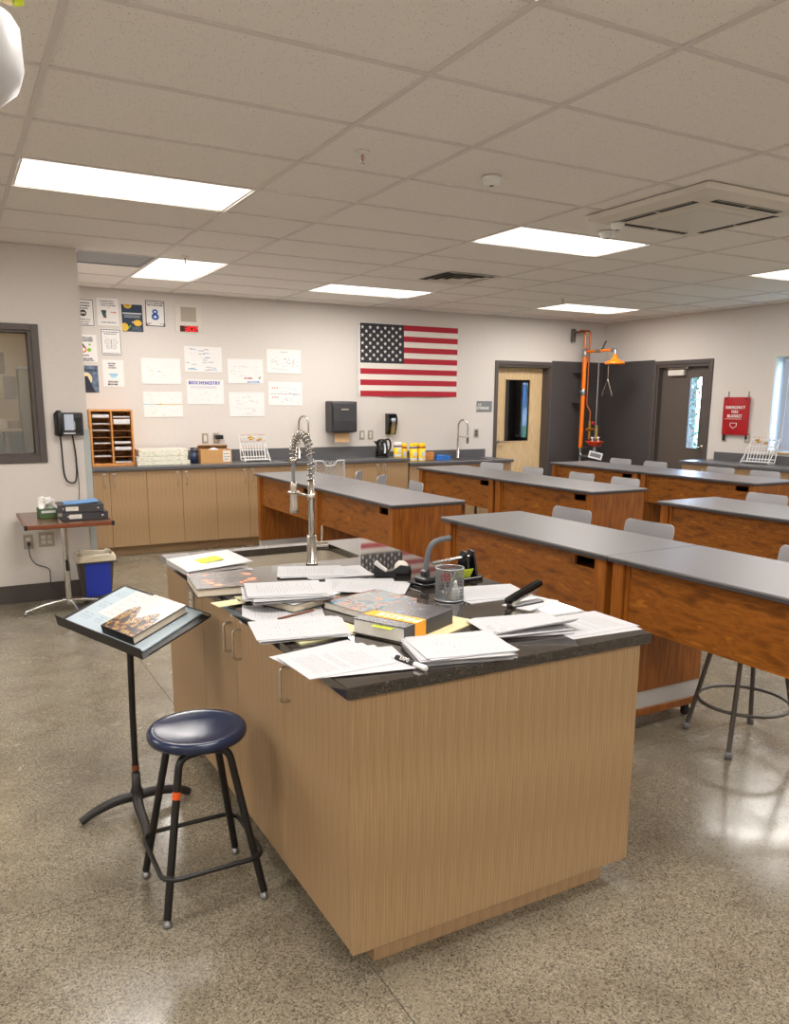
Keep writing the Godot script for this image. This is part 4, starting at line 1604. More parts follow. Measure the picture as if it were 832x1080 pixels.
# a moulded seat and back: profile points (x, y) with half widths
func shell(st: SurfaceTool, prof: Array, half: Array, thick: float, cup := 0.012) -> void:
	var n := prof.size()
	var m := 10
	var rows := [[], []]
	for i in n:
		var tg: Vector2 = (prof[mini(i + 1, n - 1)] - prof[maxi(i - 1, 0)]).normalized()
		var nn := Vector2(-tg.y, tg.x)
		for side in 2:
			var row := []
			for j in m + 1:
				var v := -1.0 + 2.0 * j / m
				var q: Vector2 = prof[i] + nn * ((thick / 2) * (1 if side == 0 else -1) + cup * v * v)
				row.append(Vector3(q.x, q.y, v * half[i]))
			rows[side].append(row)
	for side in 2:
		st.set_smooth_group(side)
		for i in n - 1:
			for j in m:
				var p := [rows[side][i][j], rows[side][i + 1][j], rows[side][i + 1][j + 1], rows[side][i][j + 1]]
				if side == 1:
					p.reverse()
				tri(st, p[0], p[2], p[1])
				tri(st, p[0], p[3], p[2])
	st.set_smooth_group(-1)
	for i in n - 1:
		for j in [0, m]:
			face(st, [rows[0][i][j], rows[0][i + 1][j], rows[1][i + 1][j], rows[1][i][j]], (rows[0][i][m / 2] + rows[1][i][m / 2]) / 2)
	for i in [0, n - 1]:
		for j in m:
			face(st, [rows[0][i][j], rows[0][i][j + 1], rows[1][i][j + 1], rows[1][i][j]], rows[0][n / 2][j])


func make_stool() -> Node3D:
	var t := thing("lab_stool", "", "stool", Vector3.ZERO, 0.0, "grey lab stools tucked behind the student tables")
	var st := begin()
	shell(st, [Vector2(-0.2, 0.628), Vector2(-0.185, 0.637), Vector2(-0.12, 0.64), Vector2(0.0, 0.636), Vector2(0.1, 0.638), Vector2(0.155, 0.652), Vector2(0.186, 0.69), Vector2(0.2, 0.735)], [0.15, 0.168, 0.182, 0.186, 0.18, 0.165, 0.15, 0.15], 0.009)
	add(t, "seat", st, M.stool_shell)
	st = begin()
	shell(st, [Vector2(0.198, 0.73), Vector2(0.203, 0.75), Vector2(0.209, 0.775), Vector2(0.218, 0.82), Vector2(0.229, 0.885), Vector2(0.233, 0.912), Vector2(0.2355, 0.926), Vector2(0.236, 0.934)], [0.15, 0.158, 0.168, 0.176, 0.179, 0.177, 0.168, 0.15], 0.009, -0.02)
	add(t, "backrest", st, M.stool_shell)
	for sx in [-1.0, 1.0]:
		for sz in [-1.0, 1.0]:
			st = begin()
			tube(st, [Vector3(sx * 0.085, 0.63, sz * 0.085), Vector3(sx * 0.178, 0.02, sz * 0.178)], 0.0115, 10)
			var lg := add(t, "leg", st, M.stool_tube)
			st = begin()
			lathe(st, [Vector2(0, 0), Vector2(0.016, 0), Vector2(0.017, 0.03), Vector2(0.013, 0.036), Vector2(0, 0.036)], 12, Transform3D(Basis(), Vector3(sx * 0.179, 0.0, sz * 0.179)))
			add(lg, "foot", st, M.grey_plastic)
	st = begin()
	var ring := []
	for i in 32:
		var a := TAU * i / 32
		ring.append(Vector3(cos(a) * 0.208, 0.205, sin(a) * 0.208))
	tube(st, ring, 0.009, 8, false, -1.0, true)
	add(t, "foot_ring", st, M.stool_tube)
	st = begin()
	bx(st, Vector3(0, 0.622, 0), Vector3(0.22, 0.01, 0.22), 0.003)
	add(t, "seat_plate", st, M.stool_tube)
	return t


func build_stools() -> void:
	var list := [
		[3.235, -2.36, -0.32, "grey lab stool whose splayed legs and foot ring show under the near table"],
		[3.275, -3.285, 0.05, "grey lab stool behind the seam of the two nearest tables"],
		[3.275, -3.955, 0.03, "grey lab stool behind the near table, beside the hole punch"],
		[3.28, -6.02, -0.2, "grey lab stool at the table end nearest the stone worktop, first row"],
		[3.32, -6.735, -0.75, "grey lab stool in the first row in front of the handled cabinet pair"],
		[3.32, -7.22, -0.65, "grey lab stool standing next to the perforated white chair"],
		[5.21, -3.945, 0.0, "grey lab stool behind the middle-row table that leaves the frame"],
		[5.21, -5.43, 0.0, "pale grey lab stool at the end of the middle row"],
		[5.21, -6.02, 0.0, "grey lab stool second from the end of the middle row"],
		[5.215, -6.8, -0.05, "grey lab stool before the storage door jamb, showing tallest"],
		[5.215, -7.48, 0.2, "grey lab stool in the middle row nearest the wall counter end"],
		[7.11, -5.37, 0.0, "grey lab stool in the last row beneath the wire rack"],
		[7.11, -5.92, 0.0, "grey lab stool in the last row beneath the fire blanket"],
		[7.11, -6.85, 0.0, "grey lab stool in the last row before the outer door"],
		[7.11, -7.42, 0.0, "grey lab stool in the last row beside the eyewash bowl"],
	]
	var proto := make_stool()
	for i in list.size():
		var q = list[i]
		if i == 0:
			proto.position = Vector3(q[0], 0, q[1])
			proto.rotation.y = q[2]
			proto.set_meta("label", q[3])
		else:
			copy_of(proto, Vector3(q[0], 0, q[1]), q[2], q[3])
	# one chair with a perforated back near the far sink
	var t := thing("perforated_chair", "white plastic chair with a perforated back near the far sink", "chair", Vector3(3.62, 0, -7.98), 0.0)
	var st := begin()
	for k in range(-5, 6):
		for s in [-1.0, 1.0]:
			var p0 := Vector2(k * 0.036, 0.70)
			var p1 := Vector2(k * 0.036 + s * 0.2, 0.965)
			var seg := clip_x(p0, p1, 0.165)
			if seg.size() == 2:
				var d: Vector2 = seg[1] - seg[0]
				bxt(st, Transform3D(Basis(Vector3.BACK, atan2(d.y, d.x)), Vector3((seg[0].x + seg[1].x) / 2, (seg[0].y + seg[1].y) / 2, 0)), Vector3(d.length(), 0.011, 0.008), 0.001)
	bx(st, Vector3(-0.17, 0.83, 0), Vector3(0.022, 0.29, 0.014), 0.004)
	bx(st, Vector3(0.17, 0.83, 0), Vector3(0.022, 0.29, 0.014), 0.004)
	bx(st, Vector3(0, 0.692, 0), Vector3(0.35, 0.022, 0.014), 0.004)
	tube(st, smooth_path([Vector3(-0.175, 0.975, 0), Vector3(-0.09, 0.972, 0), Vector3(-0.05, 0.925, 0), Vector3(0.05, 0.925, 0), Vector3(0.09, 0.972, 0), Vector3(0.175, 0.975, 0)]), 0.011, 8)
	add(t, "backrest", st, M.mesh_shell)
	st = begin()
	bx(st, Vector3(0, 0.46, 0.2), Vector3(0.4, 0.02, 0.4), 0.008)
	add(t, "seat", st, M.mesh_shell)
	for sx in [-1.0, 1.0]:
		st = begin()
		tube(st, rounded([Vector3(sx * 0.17, 0.7, 0), Vector3(sx * 0.175, 0.46, 0.0), Vector3(sx * 0.19, 0.0, -0.03)], 0.05), 0.011, 8)
		add(t, "leg", st, M.stool_tube)
		st = begin()
		tube(st, [Vector3(sx * 0.17, 0.455, 0.36), Vector3(sx * 0.19, 0.0, 0.4)], 0.011, 8)
		add(t, "leg", st, M.stool_tube)


func clip_x(a: Vector2, b: Vector2, lim: float) -> Array:
	if a.x > b.x:
		var t := a
		a = b
		b = t
	if b.x < -lim or a.x > lim:
		return []
	var p := a if a.x >= -lim else a.lerp(b, (-lim - a.x) / (b.x - a.x))
	var q := b if b.x <= lim else a.lerp(b, (lim - a.x) / (b.x - a.x))
	return [p, q]


# ------------------------------------------------------------------ counters along the walls

# one base unit against the flag wall, doors facing +z
func base_unit(x0: float, x1: float, top: float, doors: int, label: String, handles := true) -> void:
	var f := -8.555
	var t := thing("base_cabinet", label, "cabinet", Vector3((x0 + x1) / 2, 0, 0), 0.0, "light brown base cabinets along the flag wall")
	var w := x1 - x0
	var st := begin()
	wallbox(st, -w / 2, -w / 2 + 0.018, 0.1, top, BACK + 0.001, f - 0.02)
	wallbox(st, w / 2 - 0.018, w / 2, 0.1, top, BACK + 0.001, f - 0.02)
	wallbox(st, -w / 2 + 0.018, w / 2 - 0.018, 0.1, 0.118, BACK + 0.001, f - 0.02)
	wallbox(st, -w / 2 + 0.018, w / 2 - 0.018, 0.118, top, BACK + 0.001, BACK + 0.012)
	add(t, "body", st, M.laminate)
	pbox(t, "toe_kick", Vector3(0, 0.05, f - 0.1), Vector3(w, 0.1, 0.02), M.laminate, 0.0)
	for k in doors:
		var a := -w / 2 + w * k / doors + 0.0015
		var b := -w / 2 + w * (k + 1) / doors - 0.0015
		var d := pbox(t, "door", Vector3((a + b) / 2, (0.105 + top - 0.004) / 2, f - 0.01), Vector3(b - a, top - 0.109, 0.019), M.laminate, 0.0015)
		if not handles:
			continue
		var hx := (b - a) / 2 - 0.045
		if doors == 2 and k == 1:
			hx = -hx
		var hy := top - 0.05 - d.position.y
		st = begin()
		bar_handle(st, Vector3(hx, hy, 0.0095), Vector3(hx, hy - 0.11, 0.0095), Vector3(0, 0, 1))
		add(d, "handle", st, M.nickel)
		pbox(d, "label_sticker", Vector3(hx, hy + 0.022, 0.0099), Vector3(0.03, 0.014, 0.0008), M.paper, 0.0)


const FAR_SINK := Rect2(3.38, -8.99, 0.7, 0.36)
const STORE_SINK := Rect2(5.72, -8.98, 0.56, 0.34)

func build_back_counter() -> void:
	base_unit(1.04, 1.78, 0.895, 2, "base cabinet pair below the wooden pigeonhole shelf")
	base_unit(1.78, 2.52, 0.895, 2, "base cabinet pair below the printed cartons")
	base_unit(2.52, 3.26, 0.895, 2, "base cabinet pair below the left wire rack")
	base_unit(3.26, 4.18, 0.895, 2, "wide sink base cabinet behind the perforated chair", false)
	base_unit(4.18, 4.94, 0.895, 2, "base cabinet pair below the kettle")
	base_unit(4.962, 5.56, 0.84, 2, "lower base cabinet below the yellow canisters", false)
	base_unit(5.56, 6.52, 0.84, 2, "lower base cabinet at the end by the storage door", false)
	var st := begin()
	worktop(st, 1.001, 4.952, BACK + 0.001, -8.53, 0.896, 0.93, FAR_SINK)
	bx(st, Vector3((1.001 + 4.952) / 2, 0.995, BACK + 0.011), Vector3(3.951, 0.13, 0.02), 0.002)
	tag(add(self, "wall_worktop", st, M.counter_top), "long dark grey worktop with splashback under the posters and flag", "worktop")
	st = begin()
	worktop(st, 4.955, 6.545, BACK + 0.001, -8.53, 0.841, 0.875, STORE_SINK)
	bx(st, Vector3((4.957 + 6.48) / 2, 0.93, BACK + 0.011), Vector3(6.48 - 4.957, 0.11, 0.02), 0.002)
	tag(add(self, "wall_worktop", st, M.counter_top), "lower dark grey worktop beside the storage door", "worktop")
	var s := thing("wall_sink", "sink in the long worktop behind the perforated chair", "sink", Vector3.ZERO)
	st = begin()
	sink_bowl(st, FAR_SINK, 0.895, 0.2)
	add(s, "bowl", st, M.steel_bowl)
	s = thing("wall_sink", "sink in the lower worktop by the storage door", "sink", Vector3.ZERO)
	st = begin()
	sink_bowl(st, STORE_SINK, 0.84, 0.2)
	add(s, "bowl", st, M.steel_bowl)
	for q in [["spring-neck faucet at the wall sink behind the island faucet", Vector3(3.70, 0.93, -9.05)], ["spring-neck faucet at the lower sink near the storage door", Vector3(5.985, 0.875, -9.04)]]:
		var t := thing("wall_faucet", q[0], "faucet", q[1], 0.55, "faucets on the wall worktops")
		st = begin()
		lathe(st, [Vector2(0, 0), Vector2(0.026, 0), Vector2(0.026, 0.01), Vector2(0.021, 0.013), Vector2(0.021, 0.1), Vector2(0.014, 0.103), Vector2(0.014, 0.26), Vector2(0, 0.26)], 16)
		add(t, "base", st, M.steel)
		var path := [Vector3(0, 0.25, 0), Vector3(0, 0.4, 0)]
		for i in range(1, 13):
			var a := PI * i / 12.0
			path.append(Vector3(0, 0.42 + sin(a) * 0.09, 0.07 - cos(a) * 0.07))
		path.append(Vector3(0, 0.3, 0.14))
		st = begin()
		tube(st, path, 0.0115, 10)
		add(t, "neck", st, M.steel)
		st = begin()
		lathe(st, [Vector2(0, 0.2), Vector2(0.018, 0.2), Vector2(0.017, 0.3), Vector2(0.012, 0.31), Vector2(0, 0.31)], 14, Transform3D(Basis(), Vector3(0, 0, 0.14)))
		add(t, "spray_head", st, M.steel)
		st = begin()
		tube(st, [Vector3(0, 0.285, 0), Vector3(0, 0.285, 0.14)], 0.006, 8)
		add(t, "docking_arm", st, M.steel)
		st = begin()
		tube(st, [Vector3(0.015, 0.06, 0), Vector3(0.06, 0.065, 0)], 0.013, 10)
		tube(st, [Vector3(0.05, 0.065, 0), Vector3(0.055, 0.13, 0)], 0.005, 8)
		add(t, "lever", st, M.steel)


func build_wall_counter() -> void:
	var f := 8.015
	for k in 4:
		var z1 := -7.03 + 0.77 * (k + 1)
		var z0 := -7.03 + 0.77 * k
		var lab: String = ["base cabinet below the fire blanket against the outer wall", "base cabinet below the wire rack against the outer wall", "third base cabinet along the outer wall from the door", "last base cabinet along the outer wall"][k]
		var t := thing("window_cabinet", lab, "cabinet", Vector3(0, 0, (z0 + z1) / 2), 0.0, "base cabinets along the outer wall")
		var st := begin()
		wallbox(st, f + 0.02, RIGHT - 0.001, 0.1, 0.88, -0.385, -0.367)
		wallbox(st, f + 0.02, RIGHT - 0.001, 0.1, 0.88, 0.367, 0.385)
		wallbox(st, f + 0.02, RIGHT - 0.001, 0.1, 0.118, -0.367, 0.367)
		add(t, "body", st, M.laminate)
		pbox(t, "toe_kick", Vector3(f + 0.09, 0.05, 0), Vector3(0.02, 0.1, 0.77), M.laminate, 0.0)
		for d in 2:
			var o := pbox(t, "door", Vector3(f + 0.01, 0.49, -0.1925 + 0.385 * d), Vector3(0.019, 0.77, 0.382), M.laminate, 0.0015)
			st = begin()
			var hz := 0.15 if d == 0 else -0.15
			bar_handle(st, Vector3(-0.0095, 0.33, hz), Vector3(-0.0095, 0.22, hz), Vector3.LEFT)
			add(o, "handle", st, M.nickel)
	var st2 := begin()
	slab(st2, 7.985, RIGHT - 0.001, -7.055, -3.93, 0.881, 0.915, 0.004, 0.003)
	bx(st2, Vector3(RIGHT - 0.012, 0.963, -5.48), Vector3(0.02, 0.096, 3.08), 0.002)
	tag(add(self, "window_worktop", st2, M.counter_top), "dark grey worktop below the fire blanket and window", "worktop")


# ------------------------------------------------------------------ safety shower

func build_shower() -> void:
	var x := 8.04
	var z := -8.92
	var t := thing("safety_shower", "orange emergency shower with eyewash bowl in the dark panelled corner", "safety shower", Vector3(x, 0, z))
	var st := begin()
	tube(st, [Vector3(0, 0.97, 0), Vector3(0, 2.27, 0)], 0.03, 14)
	add(t, "standpipe", st, M.safety_orange)
	st = begin()
	lathe(st, [Vector2(0.034, 0), Vector2(0.036, 0.004), Vector2(0.036, 0.086), Vector2(0.034, 0.09)], 16, Transform3D(Basis(), Vector3(0, 1.72, 0)))
	tube(st, [Vector3(-0.03, 1.77, 0.0), Vector3(-0.06, 1.77, 0.01)], 0.014, 8)
	add(t, "coupling", st, M.galvanised)
	st = begin()
	lathe(st, [Vector2(0.034, 0), Vector2(0.037, 0.004), Vector2(0.037, 0.1), Vector2(0.02, 0.11)], 16, Transform3D(Basis(), Vector3(0, 2.26, 0)))
	add(t, "coupling", st, M.galvanised)
	st = begin()
	tube(st, [Vector3(0, 2.33, 0.02), Vector3(0, 2.33, 0.24)], 0.018, 12)
	add(t, "shower_arm", st, M.safety_orange)
	st = begin()
	tube(st, [Vector3(0, 2.33, 0.31), Vector3(0, 2.33, 0.54)], 0.018, 12)
	add(t, "shower_arm", st, M.safety_orange)
	st = begin()
	tube(st, [Vector3(0, 2.33, 0.23), Vector3(0, 2.33, 0.32)], 0.024, 12)
	add(t, "valve", st, M.galvanised)
	st = begin()
	tube(st, rounded([Vector3(0, 2.33, 0.53), Vector3(0, 2.33, 0.6), Vector3(0, 2.25, 0.6)], 0.05), 0.024, 12)
	add(t, "elbow", st, M.galvanised)
	st = begin()
	lathe(st, [Vector2(0.132, 0.0), Vector2(0.136, 0.012), Vector2(0.128, 0.03), Vector2(0.06, 0.06), Vector2(0.035, 0.085), Vector2(0.03, 0.13), Vector2(0, 0.13)], 28, Transform3D(Basis(), Vector3(0, 2.135, 0.6)))
	lathe(st, [Vector2(0, 0.006), Vector2(0.132, 0.0)], 28, Transform3D(Basis(), Vector3(0, 2.135, 0.6)))
	add(t, "shower_head", st, M.safety_orange)
	st = begin()
	bxt(st, Transform3D(Basis(Vector3.RIGHT, -0.95), Vector3(0.03, 2.39, 0.33)), Vector3(0.012, 0.02, 0.17), 0.002)
	add(t, "valve_lever", st, M.dark_plastic)
	st = begin()
	tube(st, [Vector3(0.02, 2.32, 0.46), Vector3(0.02, 1.94, 0.46)], 0.004, 6)
	tube(st, [Vector3(0.02, 1.94, 0.46), Vector3(0.02, 1.72, 0.36), Vector3(0.02, 1.72, 0.56), Vector3(0.02, 1.94, 0.46)], 0.007, 8)
	add(t, "pull_handle", st, M.steel)
	st = begin()
	tube(st, rounded([Vector3(-0.12, 2.6, -0.02), Vector3(0.0, 2.6, -0.02), Vector3(0, 2.36, 0)], 0.04), 0.0155, 10)
	tube(st, rounded([Vector3(-0.12, 2.615, 0.02), Vector3(0.06, 2.615, 0.02), Vector3(0.06, 1.58, 0.02), Vector3(0.1, 1.5, 0.06), Vector3(0.1, 1.33, 0.06)], 0.035), 0.0135, 10)
	add(t, "supply_pipe", st, M.copper)
	st = begin()
	bx(st, Vector3(-0.1, 2.56, -0.15), Vector3(0.045, 0.18, 0.06), 0.003)
	bx(st, Vector3(-0.1, 2.6, -0.08), Vector3(0.03, 0.03, 0.16), 0.003)
	add(t, "pipe_bracket", st, M.stool_tube)
	for y in [2.05, 1.62]:
		st = begin()
		bx(st, Vector3(0.0, y, -0.1), Vector3(0.1, 0.012, 0.18), 0.002)
		add(t, "pipe_bracket", st, M.stool_tube)
	st = begin()
	tube(st, [Vector3(0.1, 1.36, 0.06), Vector3(0.1, 1.1, 0.06)], 0.022, 10)
	tube(st, [Vector3(0.03, 1.24, 0.06), Vector3(0.2, 1.24, 0.1)], 0.02, 10)
	tube(st, [Vector3(0.2, 1.3, 0.1), Vector3(0.19, 1.1, 0.12)], 0.017, 10)
	blob(st, Vector3(0.1, 1.24, 0.06), Vector3(0.035, 0.035, 0.035), 12, 6)
	add(t, "mixing_valve", st, M.brass)
	st = begin()
	lathe(st, [Vector2(0, 0), Vector2(0.03, 0.0), Vector2(0.03, 0.02), Vector2(0, 0.02)], 14, Transform3D(Basis(Vector3.RIGHT, PI / 2), Vector3(0.13, 1.33, 0.09)))
	add(t, "gauge", st, M.red_vinyl)
	st = begin()
	lathe(st, [Vector2(0, -0.07), Vector2(0.04, -0.07), Vector2(0.085, -0.05), Vector2(0.128, 0.0), Vector2(0.132, 0.006), Vector2(0.124, 0.004), Vector2(0.08, -0.038), Vector2(0, -0.052)], 28, Transform3D(Basis(), Vector3(0.02, 1.075, 0.27)))
	add(t, "eyewash_bowl", st, M.bowl_orange)
	for q in [-0.05, 0.06]:
		st = begin()
		tube(st, [Vector3(0.02 + q, 1.03, 0.27), Vector3(0.02 + q, 1.12, 0.27)], 0.01, 8)
		lathe(st, [Vector2(0, 0), Vector2(0.022, 0), Vector2(0.022, 0.02), Vector2(0, 0.02)], 12, Transform3D(Basis(), Vector3(0.02 + q, 1.12, 0.27)))
		add(t, "eyewash_spout", st, M.white_plastic)
	st = begin()
	tube(st, rounded([Vector3(0.02, 1.0, 0.27), Vector3(0.02, 0.86, 0.27), Vector3(0.0, 0.86, 0.0), Vector3(0, 0.98, 0)], 0.05), 0.022, 12)
	tube(st, [Vector3(0, 0.86, 0.0), Vector3(0, 0.0, 0)], 0.022, 12)
	add(t, "drain_pipe", st, M.galvanised)
	st = begin()
	tube(st, rounded([Vector3(0.16, 2.18, 0.12), Vector3(0.16, 0.985, 0.12), Vector3(-0.1, 0.985, 0.12)], 0.02), 0.009, 8)
	add(t, "actuator_rod", st, M.galvanised)
	pbox(t, "push_plate", Vector3(0.18, 1.04, 0.2), Vector3(0.07, 0.09, 0.008), M.galvanised, 0.002)
	# inspection card hung on the pipe
	var c := pbox(t, "inspection_card", Vector3(-0.01, 0.885, 0.33), Vector3(0.19, 0.1, 0.004), M.paper, 0.001)
	c.rotation = Vector3(-0.2, -0.7, -0.22)
	pbox(c, "printed_block", Vector3(0, 0, 0.0024), Vector3(0.15, 0.055, 0.0006), M.ink_grey, 0.0)


# ------------------------------------------------------------------ left corner

func build_side_table() -> void:
	var x := 0.715
	var z := -6.475
	var h := 0.735
	var t := thing("side_table", "small brown side table on a chrome pedestal against the partition", "table", Vector3(x, 0, z))
	var st := begin()
	slab(st, -0.29, 0.29, -0.385, 0.38, h - 0.026, h, 0.01, 0.002)
	add(t, "top", st, M.brown_laminate)
	st = begin()
	bx(st, Vector3(0, h - 0.014, 0.385), Vector3(0.585, 0.03, 0.012), 0.005)
	bx(st, Vector3(-0.295, h - 0.014, 0), Vector3(0.012, 0.03, 0.77), 0.005)
	bx(st, Vector3(0.295, h - 0.014, 0), Vector3(0.012, 0.03, 0.77), 0.005)
	add(t, "edge_band", st, M.brown_edge)
	for s in [-1.0, 1.0]:
		pbox(t, "corner_cap", Vector3(s * 0.294, h - 0.014, 0.384), Vector3(0.022, 0.033, 0.022), M.rubber, 0.004)
	st = begin()
	tube(st, [Vector3(0, 0.05, -0.02), Vector3(-0.005, h - 0.026, -0.02)], 0.024, 14)
	add(t, "column", st, M.chrome)
	pbox(t, "column_lock", Vector3(0.0, 0.36, 0.006), Vector3(0.02, 0.09, 0.014), M.black_plastic, 0.003)
	pbox(t, "top_plate", Vector3(0, h - 0.032, -0.02), Vector3(0.26, 0.01, 0.4), M.black_satin, 0.002)
	for q in [Vector3(-0.32, 0, 0.02), Vector3(0.32, 0, -0.04), Vector3(0.05, 0, 0.2), Vector3(0, 0, -0.36)]:
		st = begin()
		tube(st, smooth_path([Vector3(0, 0.085, -0.02), q * 0.5 + Vector3(0, 0.068, -0.01), q + Vector3(0, 0.03, 0)]), 0.017, 8, true, 0.011)
		var ft := add(t, "foot", st, M.chrome)
		st = begin()
		lathe(st, [Vector2(0, 0), Vector2(0.014, 0), Vector2(0.012, 0.024), Vector2(0, 0.024)], 10, Transform3D(Basis(), q))
		add(ft, "glide", st, M.galvanised)
	# things on it
	var b := thing("tissue_box", "green and white tissue box on the side table", "tissue box", Vector3(0.605, h + 0.0005, -6.5), 0.08)
	pbox(b, "carton", Vector3(0, 0.036, 0), Vector3(0.125, 0.07, 0.125), M.tissue_green, 0.002)
	pbox(b, "printed_band", Vector3(0, 0.05, 0.0628), Vector3(0.1, 0.018, 0.0008), M.paper, 0.0)
	st = begin()
	var r := RandomNumberGenerator.new()
	r.seed = 3
	for k in 3:
		leaf(st, 0.09, 0.1, 0.0008, func(u: float, v: float) -> float: return 0.012 * sin(u * 7.0 + k * 2.0) + 0.01 * cos(v * 6.0 + k), 8, 6, Transform3D(Basis(Vector3(1, 0.3 * k, 0).normalized(), 1.2).rotated(Vector3.UP, k * 1.9), Vector3(-0.012 + k * 0.012, 0.105, 0.0)))
	add(b, "tissue", st, M.tissue)
	for k in 2:
		var n := thing("ring_binder", ["black ring binder at the bottom of the side table pair", "black ring binder lying on the other, blue sheets on top"][k], "binder", Vector3(0.84 - k * 0.03, h + 0.003 + k * 0.058, -6.22), 0.03 - 0.08 * k, "black binders on the side table")
		st = begin()
		bx(st, Vector3(0, 0.0015, -0.13), Vector3(0.32, 0.003, 0.26), 0.001)
		bx(st, Vector3(0, 0.0545, -0.13), Vector3(0.32, 0.003, 0.26), 0.001)
		bx(st, Vector3(0, 0.028, -0.0015), Vector3(0.32, 0.05, 0.003), 0.001)
		add(n, "cover", st, M.binder_black)
		pbox(n, "pages", Vector3(0, 0.026, -0.13), Vector3(0.27, 0.04, 0.22), M.pages_white, 0.001)
		var lm := MeshInstance3D.new()
		lm.mesh = print_face(0.085, 0.03)
		lm.position = Vector3(-0.07 + 0.01 * k, 0.028, 0.0002)
		put(n, "spine_label", lm, M.spine_label)
		for s in [-0.12, 0.12]:
			st = begin()
			lathe(st, [Vector2(0, 0), Vector2(0.007, 0), Vector2(0.007, 0.0015), Vector2(0, 0.0015)], 10, Transform3D(Basis(Vector3.RIGHT, PI / 2), Vector3(s, 0.028, 0.0)))
			add(n, "rivet", st, M.nickel)
	st = begin()
	leaf(st, 0.24, 0.2, 0.004, func(u: float, v: float) -> float: return 0.012 * u * u, 6, 4)
	var bs := add(self, "blue_folder", st, M.sheet_blue)
	tag(bs, "thin blue folder lying on the upper black binder", "folder")
	bs.position = Vector3(0.825, h + 0.1185, -6.35)
	# waste bin
	var w := thing("waste_bin", "brown waste bin with a blue panel and white liner beside the partition", "waste bin", Vector3(0.945, 0, -6.66), 0.04)
	st = begin()
	var rings := [rrect(0, 0, 0.2, 0.15, 0.03, 0.0), rrect(0, 0, 0.27, 0.215, 0.035, 0.36), rrect(0, 0, 0.285, 0.23, 0.035, 0.362), rrect(0, 0, 0.285, 0.23, 0.035, 0.385), rrect(0, 0, 0.268, 0.213, 0.033, 0.385), rrect(0, 0, 0.19, 0.14, 0.03, 0.01)]
	skin(st, rings, false, true, true)
	add(w, "body", st, M.bin_body)
	st = begin()
	rings = [rrect(0, 0, 0.292, 0.238, 0.035, 0.345)]
	for i in 5:
		var rg := PackedVector3Array()
		var base := rrect(0, 0, 0.292 - 0.012 * i, 0.238 - 0.012 * i, 0.04, [0.375, 0.405, 0.415, 0.40, 0.34][i])
		for p in base:
			rg.append(p + Vector3(r.randf_range(-0.006, 0.006), r.randf_range(-0.014, 0.014), r.randf_range(-0.006, 0.006)))
		rings.append(rg)
	skin(st, rings, true, false, false)
	add(w, "liner_bag", st, M.bin_bag)
	pbox(w, "hoop", Vector3(0, 0.348, 0.121), Vector3(0.3, 0.012, 0.006), M.bin_body, 0.002)
	var pn := pbox(w, "blue_panel", Vector3(0.0, 0.205, 0.0955), Vector3(0.19, 0.27, 0.003), M.bin_blue, 0.001)
	pn.rotation.x = 0.09
	# wall telephone
	var p := thing("wall_telephone", "black desk telephone hung on the partition beside the office window", "telephone", Vector3(0.85, 1.42, PART + 0.0))
	pbox(p, "bracket", Vector3(0, 0, 0.012), Vector3(0.12, 0.14, 0.022), M.black_plastic, 0.003)
	pbox(p, "body", Vector3(0.0, 0, 0.045), Vector3(0.215, 0.18, 0.045), M.dark_plastic, 0.008)
	st = begin()
	tube(st, smooth_path([Vector3(-0.075, 0.1, 0.085), Vector3(-0.072, 0.06, 0.1), Vector3(-0.07, 0.0, 0.104), Vector3(-0.072, -0.06, 0.1), Vector3(-0.075, -0.085, 0.085)]), 0.02, 10)
	blob(st, Vector3(-0.075, 0.085, 0.082), Vector3(0.027, 0.025, 0.018), 12, 6)
	blob(st, Vector3(-0.075, -0.07, 0.082), Vector3(0.027, 0.025, 0.018), 12, 6)
	add(p, "handset", st, M.black_plastic)
	pbox(p, "display_card", Vector3(0.0, 0.015, 0.069), Vector3(0.07, 0.125, 0.003), M.handset_blue, 0.001)
	pbox(p, "keypad", Vector3(0.068, -0.01, 0.069), Vector3(0.05, 0.12, 0.004), M.black_plastic, 0.002)
	pbox(p, "label_strip", Vector3(0.0, -0.072, 0.069), Vector3(0.085, 0.012, 0.003), M.paper, 0.0)
	pbox(p, "label_strip", Vector3(0.044, -0.01, 0.069), Vector3(0.012, 0.06, 0.003), M.paper, 0.0)
	st = begin()
	tube(st, smooth_path([Vector3(-0.07, -0.1, 0.06), Vector3(-0.065, -0.2, 0.045), Vector3(-0.06, -0.38, 0.035), Vector3(-0.04, -0.45, 0.03), Vector3(0.0, -0.47, 0.03), Vector3(0.03, -0.44, 0.03), Vector3(0.04, -0.3, 0.03), Vector3(0.03, -0.14, 0.03), Vector3(0.02, -0.08, 0.03)]), 0.0065, 8)
	add(p, "coiled_cord", st, M.black_plastic)
	st = begin()
	tube(st, smooth_path([Vector3(0.03, -0.09, 0.012), Vector3(0.045, -0.3, 0.008), Vector3(0.05, -0.5, 0.008), Vector3(0.04, -0.62, 0.012), Vector3(0.03, -0.69, 0.02)]), 0.003, 6)
	add(p, "line_cord", st, M.dark_plastic)
	# plates and power cord below the table
	outlet("wall_outlet", "single steel outlet with a plugged cord below the side table", Vector3(0.49, 0.49, PART), 0.0, "duplex")
	outlet("wall_outlet", "square four-socket steel outlet below the side table", Vector3(0.625, 0.5, PART), 0.0, "quad")
	st = begin()
	bx(st, Vector3(0.49, 0.475, PART + 0.025), Vector3(0.028, 0.028, 0.03), 0.004)
